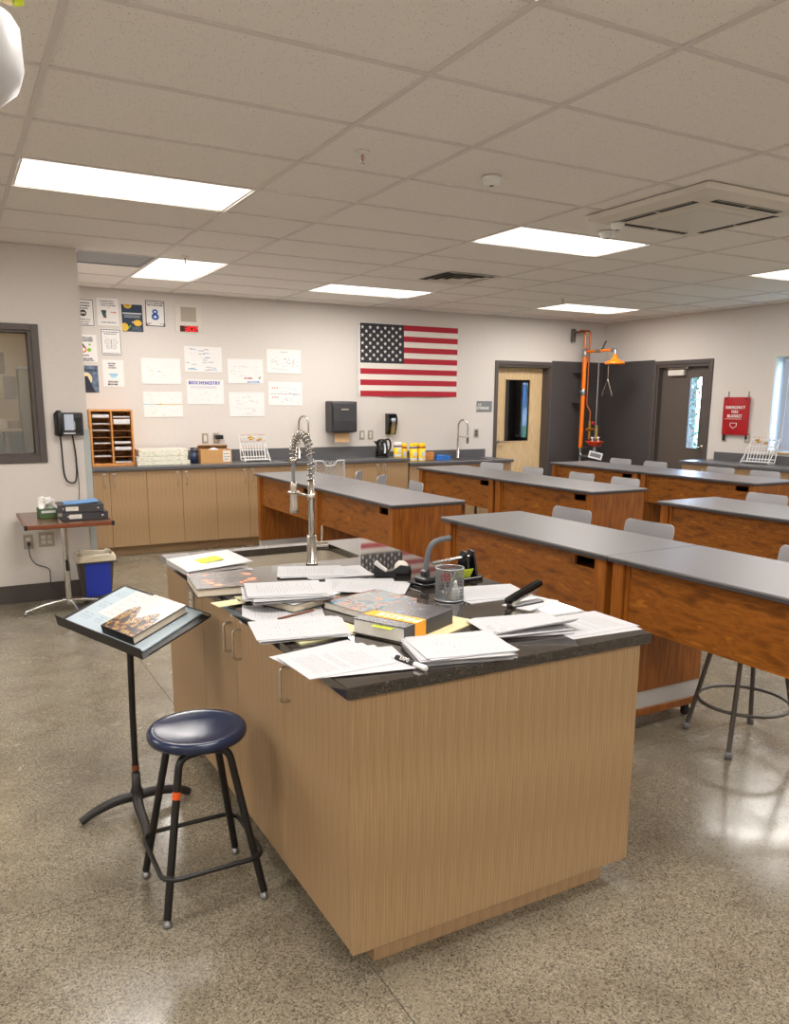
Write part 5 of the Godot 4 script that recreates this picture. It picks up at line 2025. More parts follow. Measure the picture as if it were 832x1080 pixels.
	tube(st, smooth_path([Vector3(0.49, 0.465, PART + 0.035), Vector3(0.492, 0.38, PART + 0.03), Vector3(0.53, 0.31, PART + 0.03), Vector3(0.62, 0.265, PART + 0.03), Vector3(0.63, 0.2, PART + 0.03), Vector3(0.63, 0.13, PART + 0.04), Vector3(0.67, 0.09, PART + 0.06), Vector3(0.72, 0.1, PART + 0.12), Vector3(0.735, 0.2, PART + 0.34), Vector3(0.71, 0.45, PART + 0.37), Vector3(0.74, 0.69, PART + 0.36)]), 0.0045, 6)
	tag(add(self, "power_cord", st, M.dark_plastic), "dark power cord looping from the outlet behind the side table", "cord")


var TRAY := Transform3D(Basis(Vector3(0.447, -0.0902, 0.89), Vector3(-0.1979, 0.9603, 0.1967), Vector3(-0.8734, -0.2638, 0.4094)), Vector3(0.57, 0.7655, -3.1105))

func build_reading_stand() -> void:
	var tr := TRAY.orthonormalized()
	var t := thing("music_stand", "black music stand with a tilted tray left of the island", "music stand", Vector3(0.545, 0, -3.06))
	var into := Transform3D(Basis(), -t.position) * tr
	var st := begin()
	bxt(st, into * Transform3D(Basis(), Vector3(0, -0.003, 0)), Vector3(0.51, 0.003, 0.33), 0.001)
	bxt(st, into * Transform3D(Basis(), Vector3(0, 0.018, 0.166)), Vector3(0.51, 0.045, 0.003), 0.001)
	bxt(st, into * Transform3D(Basis(Vector3.RIGHT, -0.9), Vector3(0, 0.003, -0.17)), Vector3(0.49, 0.003, 0.02), 0.001)
	for s in [-1.0, 1.0]:
		bxt(st, into * Transform3D(Basis(Vector3.BACK, s * 0.8), Vector3(s * 0.258, 0.003, -0.01)), Vector3(0.016, 0.003, 0.3), 0.001)
	add(t, "tray", st, M.black_satin)
	st = begin()
	var top: Vector3 = into * Vector3(0, -0.02, 0)
	tube(st, [Vector3(-0.012, 0.08, -0.0), Vector3(-0.01, 0.4, 0.0), Vector3(-0.004, 0.69, -0.005)], 0.0125, 12)
	tube(st, [Vector3(-0.004, 0.68, -0.005), top], 0.011, 10)
	add(t, "pole", st, M.black_metal)
	st = begin()
	bxt(st, into * Transform3D(Basis(), Vector3(0, -0.016, 0)), Vector3(0.12, 0.022, 0.05), 0.004)
	add(t, "tilt_bracket", st, M.black_metal)
	st = begin()
	lathe(st, [Vector2(0.0, 0.04), Vector2(0.026, 0.045), Vector2(0.028, 0.07), Vector2(0.018, 0.1), Vector2(0.017, 0.16), Vector2(0, 0.16)], 16, Transform3D(Basis(), Vector3(-0.012, 0, 0)))
	add(t, "hub", st, M.black_satin)
	st = begin()
	lathe(st, [Vector2(0.0142, 0), Vector2(0.0148, 0.003), Vector2(0.0148, 0.02), Vector2(0.0142, 0.023)], 14, Transform3D(Basis(), Vector3(-0.012, 0.17, 0)))
	add(t, "maker_sticker", st, M.brown_edge)
	for q in [Vector3(-0.23, 0.0, 0.03), Vector3(0.2, 0.0, -0.02), Vector3(-0.035, 0.0, 0.31)]:
		st = begin()
		tube(st, smooth_path([Vector3(-0.012, 0.06, 0), Vector3(-0.012, 0.06, 0) + q * 0.35, q * 0.75 + Vector3(0, 0.042, 0), q + Vector3(0, 0.0155, 0)]), 0.021, 10, true, 0.015)
		add(t, "leg", st, M.black_satin)
	# what lies on it
	var f := thing("study_folder", "pale blue printed folder spread on the music stand tray", "folder")
	f.transform = tr * Transform3D(Basis(Vector3.UP, 0.03), Vector3(-0.02, -0.0012, -0.012))
	st = begin()
	leaf(st, 0.47, 0.31, 0.006, flat, 2, 2)
	add(f, "cover", st, M.study_sheet)
	var s2 := thing("word_sheet", "narrow white printed strip of paper on the blue folder", "paper")
	s2.transform = tr * Transform3D(Basis(Vector3.UP, PI / 2), Vector3(-0.125, 0.0052, -0.06))
	st = begin()
	leaf(st, 0.2, 0.095, 0.0008, flat, 2, 2)
	add(s2, "sheet", st, M.word_strip)
	var bk := book("stand_book", "thick textbook with a bulldozer-dark and white speckled cover on the music stand", Transform3D(tr.basis * Basis(Vector3.UP, PI / 2), tr * Vector3(0.07, 0.0055, -0.003)), 0.262, 0.185, 0.036, M.cover_sparks, M.black_satin, M.pages)
	bk.set_meta("label", "thick textbook with a dark and white speckled cover on the music stand")


# a closed hardback: x across (spine at -x), z along; lies flat at the frame's origin
func book(called: String, label: String, xf: Transform3D, w: float, l: float, h: float, cover: Material, board: Material, page: Material) -> Node3D:
	var t := thing(called, label, "book")
	t.transform = xf
	var st := begin()
	bx(st, Vector3(0, 0.0015, 0), Vector3(w, 0.003, l), 0.0008)
	bx(st, Vector3(0, h - 0.0025, 0), Vector3(w, 0.003, l), 0.0008)
	bx(st, Vector3(-w / 2 + 0.0015, h / 2, 0), Vector3(0.003, h, l), 0.0008)
	add(t, "boards", st, board)
	pbox(t, "pages", Vector3(0.001, h / 2 - 0.0005, 0), Vector3(w - 0.01, h - 0.0072, l - 0.01), page, 0.0)
	st = begin()
	leaf(st, w - 0.002, l - 0.002, 0.0006, flat, 2, 2, Transform3D(Basis(), Vector3(0, h - 0.001, 0)))
	add(t, "cover_print", st, cover)
	return t


func build_teacher_stool() -> void:
	var c := Vector3(0.62, 0, -2.42)
	var t := thing("padded_stool", "round navy vinyl stool with black tube legs beside the island", "stool", c)
	var st := begin()
	lathe(st, [Vector2(0, 0.54), Vector2(0.142, 0.54), Vector2(0.154, 0.544), Vector2(0.158, 0.554), Vector2(0.157, 0.566), Vector2(0.152, 0.573), Vector2(0.143, 0.576), Vector2(0.136, 0.5745), Vector2(0.124, 0.572), Vector2(0.06, 0.5705), Vector2(0.0, 0.57)], 48)
	add(t, "seat", st, M.navy_vinyl)
	st = begin()
	lathe(st, [Vector2(0, 0.522), Vector2(0.1, 0.522), Vector2(0.1, 0.5402), Vector2(0, 0.5402)], 24)
	add(t, "seat_plate", st, M.black_metal)
	# two bent hoops make the four legs
	for s in [-1.0, 1.0]:
		for e in [-1.0, 1.0]:
			st = begin()
			var foot := Vector3(e * 0.157, 0.025, s * 0.152)
			tube(st, rounded([Vector3(0.0, 0.514, s * 0.06), Vector3(e * 0.078, 0.512, s * 0.072), foot], 0.06, 7), 0.0125, 10)
			var lg := add(t, "leg", st, M.black_metal)
			st = begin()
			lathe(st, [Vector2(0, 0), Vector2(0.013, 0.0), Vector2(0.015, 0.006), Vector2(0.012, 0.016), Vector2(0.008, 0.02), Vector2(0.008, 0.03), Vector2(0, 0.03)], 12, Transform3D(Basis(), Vector3(e * 0.157, 0, s * 0.152)))
			add(lg, "glide", st, M.galvanised)
			if e < 0.0 and s > 0.0:
				st = begin()
				var d := (foot - Vector3(e * 0.078, 0.512, s * 0.072)).normalized()
				var m := Vector3(e * 0.078, 0.512, s * 0.072) + d * 0.105
				tube(st, [m, m + d * 0.024], 0.0131, 12)
				add(lg, "orange_sticker", st, M.sticker_orange)
	# foot rail: a square of tube outside the legs with round corners
	st = begin()
	var rail := []
	for p in rrect(0, 0, 0.325, 0.32, 0.05, 0.155, 5):
		rail.append(p)
	tube(st, rail, 0.008, 8, false, -1.0, true)
	for e in [-1.0, 1.0]:
		for s in [-1.0, 1.0]:
			blob(st, Vector3(e * 0.138, 0.155, s * 0.134), Vector3(0.012, 0.01, 0.012), 10, 6)
	add(t, "foot_rail", st, M.black_metal)


# ------------------------------------------------------------------ on the walls

func poster(label: String, key: String, at: Vector3, w: float, h: float, tilt := 0.0, group := "") -> Node3D:
	var t := thing("poster", label, "poster", at + Vector3(0, 0, 0.0012), 0.0, group)
	t.rotation.z = tilt
	var o := MeshInstance3D.new()
	o.mesh = print_face(w, h, 0.0008, 0.003)
	put(t, "sheet", o, M[key])
	return t


func build_wall_things() -> void:
	var z := BACK
	var grp := "letter-size posters near the partition"
	poster("bordered white poster with a black disc, top row beside the partition", "poster_disc", Vector3(1.345, 2.505, z), 0.216, 0.279, 0.0, grp)
	poster("white poster with a small dark figure and red words, top row", "poster_figure", Vector3(1.59, 2.525, z), 0.216, 0.279, 0.0, grp)
	poster("navy poster with yellow rounds, top row", "poster_navy", Vector3(1.838, 2.475, z), 0.216, 0.279, 0.01, grp)
	var e := poster("bordered white poster with a blue figure eight", "poster_eight", Vector3(2.08, 2.535, z), 0.216, 0.279, -0.01, grp)
	words(e, "lettering", "NICE BELT!", 0.03, M.ink, Transform3D(Basis(), Vector3(0, -0.115, 0.004)), 700, 0.0006)
	poster("bordered white poster with a butterfly line drawing", "poster_butterfly", Vector3(1.605, 2.215, z), 0.216, 0.279, 0.0, grp)
	poster("white poster with a microscope and green dots", "poster_microscope", Vector3(1.35, 2.145, z), 0.216, 0.279, 0.0, grp)
	poster("dark blue poster with a bird before a pale moon", "poster_night", Vector3(1.345, 1.83, z), 0.216, 0.279, 0.0, grp)
	poster("white poster with a light blue pot, lowest of the letter-size ones", "poster_pot", Vector3(1.61, 1.895, z), 0.216, 0.279, 0.0, grp)
	var wide := [[2.115, 1.93, 0, "wide sheet of faint branching pencil lines above the striped one"], [2.12, 1.57, 1, "wide sheet of pastel notes crossed by a coloured line"], [2.59, 2.07, 2, "wide sheet of black and blue notes below the clock"], [2.6, 1.71, 3, "wide sheet with a dark capital heading BIOCHEMISTRY"], [3.08, 1.95, 4, "wide sheet with red and blue words in its corner"], [3.085, 1.575, 5, "lowest wide sheet with pale grey notes"], [3.555, 2.075, 6, "wide sheet of small drawings, highest beside the flag"], [3.565, 1.7, 7, "wide sheet with pink marks and a dark midline near the towel dispenser"]]
	for q in wide:
		var o := poster(q[3], "wide_%d" % q[2], Vector3(q[0], q[1], z), 0.425, 0.275, 0.008 - 0.004 * (q[2] % 4), "students' wide sheets on the flag wall")
		if q[2] == 3:
			words(o, "lettering", "BIOCHEMISTRY", 0.036, M.bin_blue, Transform3D(Basis(), Vector3(-0.01, 0.1, 0.004)), 700, 0.0006)
	# clock and loudspeaker plate
	var c := thing("clock_speaker", "white wall plate with a loudspeaker grille and red digital clock", "clock", Vector3(2.44, 2.5, z))
	pbox(c, "plate", Vector3(0, 0, 0.006), Vector3(0.3, 0.3, 0.012), M.off_white, 0.003)
	pbox(c, "grille", Vector3(0, 0.045, 0.0135), Vector3(0.17, 0.155, 0.004), M.outlet_plate, 0.001)
	var dp := pbox(c, "display", Vector3(0, -0.108, 0.0135), Vector3(0.2, 0.064, 0.005), M.led_off, 0.001)
	var st := begin()
	for q in [[-0.03, "abgcd"], [0.028, "abcdef"], [0.073, "abged"]]:
		seven(st, q[0], 0.0034, q[1])
	for y in [-0.01, 0.01]:
		bx(st, Vector3(0.0, y, 0.0034), Vector3(0.007, 0.007, 0.001), 0.0)
	add(dp, "digits", st, M.led_red)
	# flag
	var f := thing("flag", "American flag hung flat on the flag wall", "flag", Vector3(5.265, 2.125, z + 0.004))
	st = begin()
	leaf(st, 1.46, 0.885, 0.0012, func(u: float, v: float) -> float: return 0.006 + 0.005 * sin(u * 15.0 + v * 3.0) * (0.25 + v) + 0.006 * (1.0 - cos(TAU * u)) * v, 40, 18, Transform3D(Basis(Vector3.RIGHT, PI / 2), Vector3.ZERO))
	add(f, "cloth", st, M.flag_cloth)
	pbox(f, "heading_strip", Vector3(-0.735, 0, 0.006), Vector3(0.022, 0.885, 0.003), M.paper, 0.001)
	for s in [-1.0, 1.0]:
		st = begin()
		lathe(st, [Vector2(0.005, 0), Vector2(0.009, 0.001), Vector2(0.009, 0.002), Vector2(0.005, 0.0026)], 12, Transform3D(Basis(Vector3.RIGHT, PI / 2), Vector3(-0.735, s * 0.42, 0.0075)))
		add(f, "grommet", st, M.brass)
	# towel dispenser
	var d := thing("towel_dispenser", "smoky grey paper towel dispenser on the flag wall", "towel dispenser", Vector3(4.255, 1.43, z))
	st = begin()
	var prof := PackedVector2Array([Vector2(0.0, -0.19), Vector2(0.16, -0.19), Vector2(0.185, -0.17), Vector2(0.2, -0.05), Vector2(0.2, 0.1), Vector2(0.18, 0.16), Vector2(0.14, 0.185), Vector2(0.0, 0.19)])
	prism(st, prof, 0.31, Transform3D(Basis(Vector3.UP, -PI / 2), Vector3.ZERO))
	add(d, "cover", st, M.smoke_plastic)
	for s in [-1.0, 1.0]:
		pbox(d, "side_cheek", Vector3(s * 0.163, 0.0, 0.09), Vector3(0.02, 0.37, 0.18), M.dark_plastic, 0.008)
	st = begin()
	bx(st, Vector3(0, 0.09, 0.202), Vector3(0.1, 0.016, 0.004), 0.002)
	add(d, "badge", st, M.nickel)
	st = begin()
	leaf(st, 0.2, 0.13, 0.002, func(u: float, v: float) -> float: return 0.01 * sin(v * 2.0), 2, 6, Transform3D(Basis(Vector3.RIGHT, PI / 2), Vector3(0.0, -0.245, 0.1)))
	add(d, "towel", st, M.towel_paper)
	# soap dispenser
	d = thing("soap_dispenser", "black soap dispenser with a silver push bar above the kettle", "soap dispenser", Vector3(4.98, 1.335, z))
	st = begin()
	prism(st, PackedVector2Array([Vector2(0, -0.13), Vector2(0.05, -0.13), Vector2(0.075, -0.06), Vector2(0.1, 0.02), Vector2(0.1, 0.08), Vector2(0.075, 0.125), Vector2(0.03, 0.135), Vector2(0, 0.135)]), 0.125, Transform3D(Basis(Vector3.UP, -PI / 2), Vector3.ZERO))
	add(d, "body", st, M.black_gloss)
	st = begin()
	bxt(st, Transform3D(Basis(Vector3.RIGHT, 0.25), Vector3(0.008, -0.04, 0.09)), Vector3(0.055, 0.17, 0.014), 0.006)
	add(d, "push_bar", st, M.nickel)
	st = begin()
	bx(st, Vector3(0.005, 0.06, 0.102), Vector3(0.06, 0.03, 0.005), 0.002)
	add(d, "window", st, M.handset_blue)
	# switches and outlets of the flag wall
	outlet("light_switch", "steel switch plate on the flag wall between dispenser and kettle", Vector3(4.585, 1.2, z), 0.0, "switch")
	outlet("wall_outlet", "steel outlet just above the kettle", Vector3(4.705, 1.2, z), 0.0, "duplex")
	outlet("wall_outlet", "dark outlet between the far faucet and the storage door", Vector3(6.335, 1.2, z), 0.0, "dark")
	outlet("light_switch", "steel switch plate above the cardboard box", Vector3(2.575, 1.19, z), 0.0, "switch")
	var pg := outlet("wall_outlet", "outlet with a black charger plugged in above the cardboard box", Vector3(2.705, 1.19, z), 0.0, "duplex")
	pbox(pg, "charger", Vector3(0.02, 0.015, 0.045), Vector3(0.085, 0.045, 0.07), M.black_plastic, 0.005)
	# room sign
	var s := thing("room_sign", "grey room sign beside the storage door", "sign", Vector3(6.455, 1.56, z))
	pbox(s, "plate", Vector3(0, 0, 0.003), Vector3(0.255, 0.145, 0.006), M.sign_grey, 0.002)
	words(s, "lettering", "LC", 0.034, M.ink_white, Transform3D(Basis(), Vector3(-0.075, 0.024, 0.0064)), 700)
	words(s, "lettering", "STORAGE", 0.034, M.ink_white, Transform3D(Basis(), Vector3(-0.025, -0.022, 0.0064)), 700)
	# fire blanket on the outer wall, facing -x
	var fb := thing("fire_blanket", "red fire blanket pouch hanging on two hooks on the outer wall", "fire blanket", Vector3(RIGHT, 1.465, -6.735), -PI / 2)
	st = begin()
	leaf(st, 0.36, 0.46, 0.03, func(u: float, v: float) -> float: return 0.012 + 0.02 * sin(PI * u) * sin(PI * v) + 0.003 * sin(u * 13.0 + v * 5.0), 14, 14, Transform3D(Basis(Vector3.RIGHT, PI / 2), Vector3.ZERO))
	add(fb, "pouch", st, M.red_vinyl)
	words(fb, "lettering", "EMERGENCY", 0.034, M.ink_white, Transform3D(Basis(), Vector3(0.012, 0.105, 0.066)), 700)
	words(fb, "lettering", "FIRE", 0.034, M.ink_white, Transform3D(Basis(), Vector3(0.012, 0.052, 0.066)), 700)
	words(fb, "lettering", "BLANKET", 0.036, M.ink_white, Transform3D(Basis(), Vector3(0.012, 0.0, 0.066)), 700)
	pbox(fb, "printed_line", Vector3(-0.01, -0.035, 0.0655), Vector3(0.24, 0.004, 0.002), M.ink_white, 0.0)
	st = begin()
	var sh := [Vector3(-0.045, -0.085, 0.062), Vector3(-0.045, -0.12, 0.062), Vector3(0, -0.15, 0.062), Vector3(0.045, -0.12, 0.062), Vector3(0.045, -0.085, 0.062), Vector3(-0.045, -0.085, 0.062)]
	tube(st, sh, 0.0035, 6)
	add(fb, "shield_mark", st, M.ink_white)
	pbox(fb, "pull_tab", Vector3(-0.165, -0.26, 0.02), Vector3(0.028, 0.09, 0.006), M.black_plastic, 0.002)
	pbox(fb, "pull_tab", Vector3(0.165, -0.25, 0.02), Vector3(0.028, 0.06, 0.006), M.black_plastic, 0.002)
	for q in [-0.145, 0.145]:
		st = begin()
		tube(st, rounded([Vector3(q, 0.3, 0.004), Vector3(q, 0.26, 0.004), Vector3(q, 0.21, 0.02)], 0.01), 0.004, 6)
		lathe(st, [Vector2(0.008, 0), Vector2(0.014, 0.002), Vector2(0.008, 0.004)], 12, Transform3D(Basis(Vector3.RIGHT, PI / 2), Vector3(q, 0.205, 0.046)))
		add(fb, "hook", st, M.dark_plastic)
	outlet("wall_outlet", "outlet half hidden below the fire blanket", Vector3(RIGHT, 1.2, -6.56), -PI / 2, "duplex")
	outlet("wall_outlet", "outlet with a cable below the fire blanket near the door", Vector3(RIGHT, 1.2, -6.9), -PI / 2, "dark")


func seven(st: SurfaceTool, x: float, z: float, on: String) -> void:
	var w := 0.017
	var h := 0.022
	var t := 0.0045
	var seg := {"a": [0, h, w * 2, t], "g": [0, 0, w * 2, t], "d": [0, -h, w * 2, t], "b": [w, h / 2, t, h], "c": [w, -h / 2, t, h], "f": [-w, h / 2, t, h], "e": [-w, -h / 2, t, h]}
	for k in on:
		var q = seg[k]
		bx(st, Vector3(x + q[0], q[1], z), Vector3(q[2], q[3], 0.001), 0.0)


# ------------------------------------------------------------------ on the ceiling

func build_ceiling_things() -> void:
	# four-way cassette
	var t := thing("air_conditioner", "white four-way air conditioner cassette in the ceiling", "air conditioner", Vector3(4.1, CEIL, -3.61))
	var st := begin()
	skin(st, [rrect(0, 0, 0.80, 0.80, 0.01, -0.05), rrect(0, 0, 0.93, 0.93, 0.012, -0.03), rrect(0, 0, 0.95, 0.95, 0.012, -0.001)], false, true, true)
	add(t, "fascia", st, M.off_white)
	pbox(t, "return_grille", Vector3(0, -0.053, 0), Vector3(0.56, 0.012, 0.56), M.off_white, 0.004)
	pbox(t, "filter_screen", Vector3(0, -0.0602, 0), Vector3(0.44, 0.003, 0.44), M.ceiling_tee, 0.001)
	for k in 4:
		var b := Basis(Vector3.UP, k * PI / 2)
		var sl := pbox(t, "air_slot", b * Vector3(0, -0.0495, 0.345), Vector3(0.56, 0.004, 0.055), M.ink, 0.001)
		sl.rotation.y = k * PI / 2
		var va := pbox(sl, "vane", Vector3(0, -0.003, 0.02), Vector3(0.54, 0.002, 0.012), M.off_white, 0.0005)
		va.rotation.x = 0.4
		pbox(sl, "rib", Vector3(0, -0.003, 0), Vector3(0.006, 0.005, 0.05), M.off_white, 0.0)
	pbox(t, "badge", Vector3(0.17, -0.0602, -0.245), Vector3(0.06, 0.0015, 0.012), M.nickel, 0.0)
	# grey return grille beside the partition
	t = thing("return_grille", "grey return air grille in the ceiling at the partition corner", "air grille", Vector3(1.317, CEIL, -7.275))
	pbox(t, "panel", Vector3(0, 0.012, 0), Vector3(0.6, 0.01, 0.58), M.grey_plastic, 0.001)
	for s in [-1.0, 1.0]:
		pbox(t, "frame", Vector3(s * 0.296, 0.008, 0), Vector3(0.02, 0.012, 0.59), M.grey_plastic, 0.001)
		pbox(t, "frame", Vector3(0, 0.008, s * 0.288), Vector3(0.57, 0.012, 0.02), M.grey_plastic, 0.001)
	# square supply diffuser
	t = thing("supply_diffuser", "square louvred supply diffuser in the ceiling above the flag", "air diffuser", Vector3(4.34, CEIL, -6.6))
	for k in 4:
		var s := 0.56 - k * 0.125
		st = begin()
		skin(st, [rrect(0, 0, s, s, 0.004, -0.002 - k * 0.004), rrect(0, 0, s - 0.085, s - 0.085, 0.004, 0.024 - k * 0.004)], false, false, false, true)
		skin(st, [rrect(0, 0, s, s, 0.004, 0.0 - k * 0.004), rrect(0, 0, s - 0.085, s - 0.085, 0.004, 0.026 - k * 0.004)], false, false, false)
		add(t, "louvre", st, M.off_white)
	pbox(t, "throat", Vector3(0, 0.0035, 0), Vector3(0.55, 0.002, 0.55), M.ink, 0.0)
	# detectors and sprinklers
	for q in [[Vector3(2.6, CEIL, -3.66), 0.05, "round white smoke detector in the ceiling midway to the cassette"], [Vector3(4.08, CEIL, -4.36), 0.06, "white detector in the ceiling between cassette and lit panel"], [Vector3(3.76, CEIL - 0.0515, -3.935), 0.042, "small white sensor at the corner of the cassette"]]:
		var dt := thing("smoke_detector", q[2], "detector", q[0], 0.0, "ceiling detectors")
		st = begin()
		lathe(st, [Vector2(0, -0.042), Vector2(q[1] * 0.55, -0.042), Vector2(q[1] * 0.8, -0.034), Vector2(q[1] * 0.82, -0.018), Vector2(q[1], -0.014), Vector2(q[1], -0.0005), Vector2(0, -0.0005)], 24)
		add(dt, "housing", st, M.white_plastic)
		st = begin()
		lathe(st, [Vector2(0, -0.0445), Vector2(0.012, -0.0445), Vector2(0.014, -0.041), Vector2(0, -0.041)], 14)
		add(dt, "sensor_eye", st, M.ink_grey)
	for q in [[Vector3(1.83, CEIL, -3.63), "pendant sprinkler head in the ceiling nearest the viewer"], [Vector3(1.82, CEIL, -6.82), "pendant sprinkler head by the short lit panel"], [Vector3(6.17, CEIL, -7.25), "pendant sprinkler head near the shower-side lit panel"]]:
		var sp := thing("sprinkler", q[1], "sprinkler", q[0], 0.0, "ceiling sprinklers")
		st = begin()
		lathe(st, [Vector2(0, -0.006), Vector2(0.026, -0.006), Vector2(0.036, -0.001), Vector2(0.036, 0.004), Vector2(0, 0.004)], 20)
		add(sp, "escutcheon", st, M.white_metal)
		st = begin()
		tube(st, [Vector3(0.0, -0.004, 0), Vector3(0.011, -0.022, 0), Vector3(0.0, -0.044, 0)], 0.0025, 6)
		tube(st, [Vector3(0.0, -0.004, 0), Vector3(-0.011, -0.022, 0), Vector3(0.0, -0.044, 0)], 0.0025, 6)
		lathe(st, [Vector2(0, -0.048), Vector2(0.014, -0.048), Vector2(0.014, -0.0455), Vector2(0, -0.0455)], 14)
		add(sp, "head", st, M.chrome)
		st = begin()
		tube(st, [Vector3(0, -0.008, 0), Vector3(0, -0.038, 0)], 0.0028, 6)
		add(sp, "glass_bulb", st, M.red_vinyl)
	# short-throw projector on an arm from the board wall
	t = thing("projector", "white short-throw projector hanging from the ceiling at the upper left", "projector", Vector3(0.028, 2.045, -1.5))
	st = begin()
	var body := []
	for q in [[0.0, 0.15, 0.055], [0.01, 0.2, 0.075], [0.04, 0.235, 0.088], [0.06, 0.242, 0.092], [0.115, 0.24, 0.09], [0.128, 0.232, 0.085], [0.135, 0.21, 0.075]]:
		body.append(rrect(-0.11, 0, q[1] * 2 * 0.98, q[2] * 2, q[2] * 0.8, q[0], 7))
	skin(st, body, true, true, true)
	add(t, "housing", st, M.projector_white)
	st = begin()
	lathe(st, [Vector2(0.05, 0.13), Vector2(0.045, 0.17), Vector2(0.03, 0.2), Vector2(0.03, 0.735), Vector2(0, 0.735)], 18, Transform3D(Basis(), Vector3(-0.14, 0, 0)))
	add(t, "mount_pole", st, M.white_plastic)
	pbox(t, "ceiling_plate", Vector3(-0.14, 0.733, 0), Vector3(0.2, 0.01, 0.2), M.white_plastic, 0.003)
	st = begin()
	tube(st, smooth_path([Vector3(0.03, 0.13, 0.02), Vector3(0.05, 0.168, 0.02), Vector3(0.118, 0.162, 0.02)]), 0.012, 8)
	add(t, "cable_end", st, M.manila)
	st = begin()
	tube(st, [Vector3(0.118, 0.162, 0.02), Vector3(0.13, 0.166, 0.02)], 0.0125, 8)
	add(t, "green_tape", st, M.note_lime)
	var vent := pbox(t, "lens_port", Vector3(0.045, 0.03, 0.078), Vector3(0.07, 0.05, 0.03), M.ink, 0.006)
	vent.rotation = Vector3(-0.5, 0.5, 0)


# ------------------------------------------------------------------ on the island

# letter paper lying loose: packets of sheets, each a little turned
func papers(label: String, at: Vector3, turn: float, packets: Array, called := "paper_stack", group := "loose papers on the island") -> Node3D:
	var t := thing(called, label, "papers", at, turn, group)
	var y := 0.0002
	var all := []
	var r := RandomNumberGenerator.new()
	r.seed = int(absf(at.x * 1000.0) + absf(at.z * 100.0))
	for q in packets:          # a thick packet shows as several sheets that do not quite line up
		var n := clampi(int(q[3] / 0.0012), 1, 4)
		for k in n:
			var j := 0.0 if n == 1 else 1.0
			all.append([q[0] + j * r.randf_range(-0.007, 0.007), q[1] + j * r.randf_range(-0.007, 0.007), q[2] + j * r.randf_range(-0.06, 0.06), q[3] / n, q[4], q[5]])
	for q in all:
		# q: x, z, turn, thickness, print, curl
		var st := begin()
		var curl: float = q[5]
		leaf(st, 0.216, 0.279, q[3], func(u: float, v: float) -> float: return maxf(curl, 0.0) * pow(v, 6.0) * (0.4 + 0.6 * u) + maxf(-curl, 0.0) * pow(1.0 - u, 5.0) * (0.3 + 0.7 * v), 8, 8)
		var o := add(t, "sheet", st, M["sheet_%d" % q[4]])
		o.position = Vector3(q[0], y, q[1])
		o.rotation.y = q[2]
		y += q[3] + 0.0004
	return t


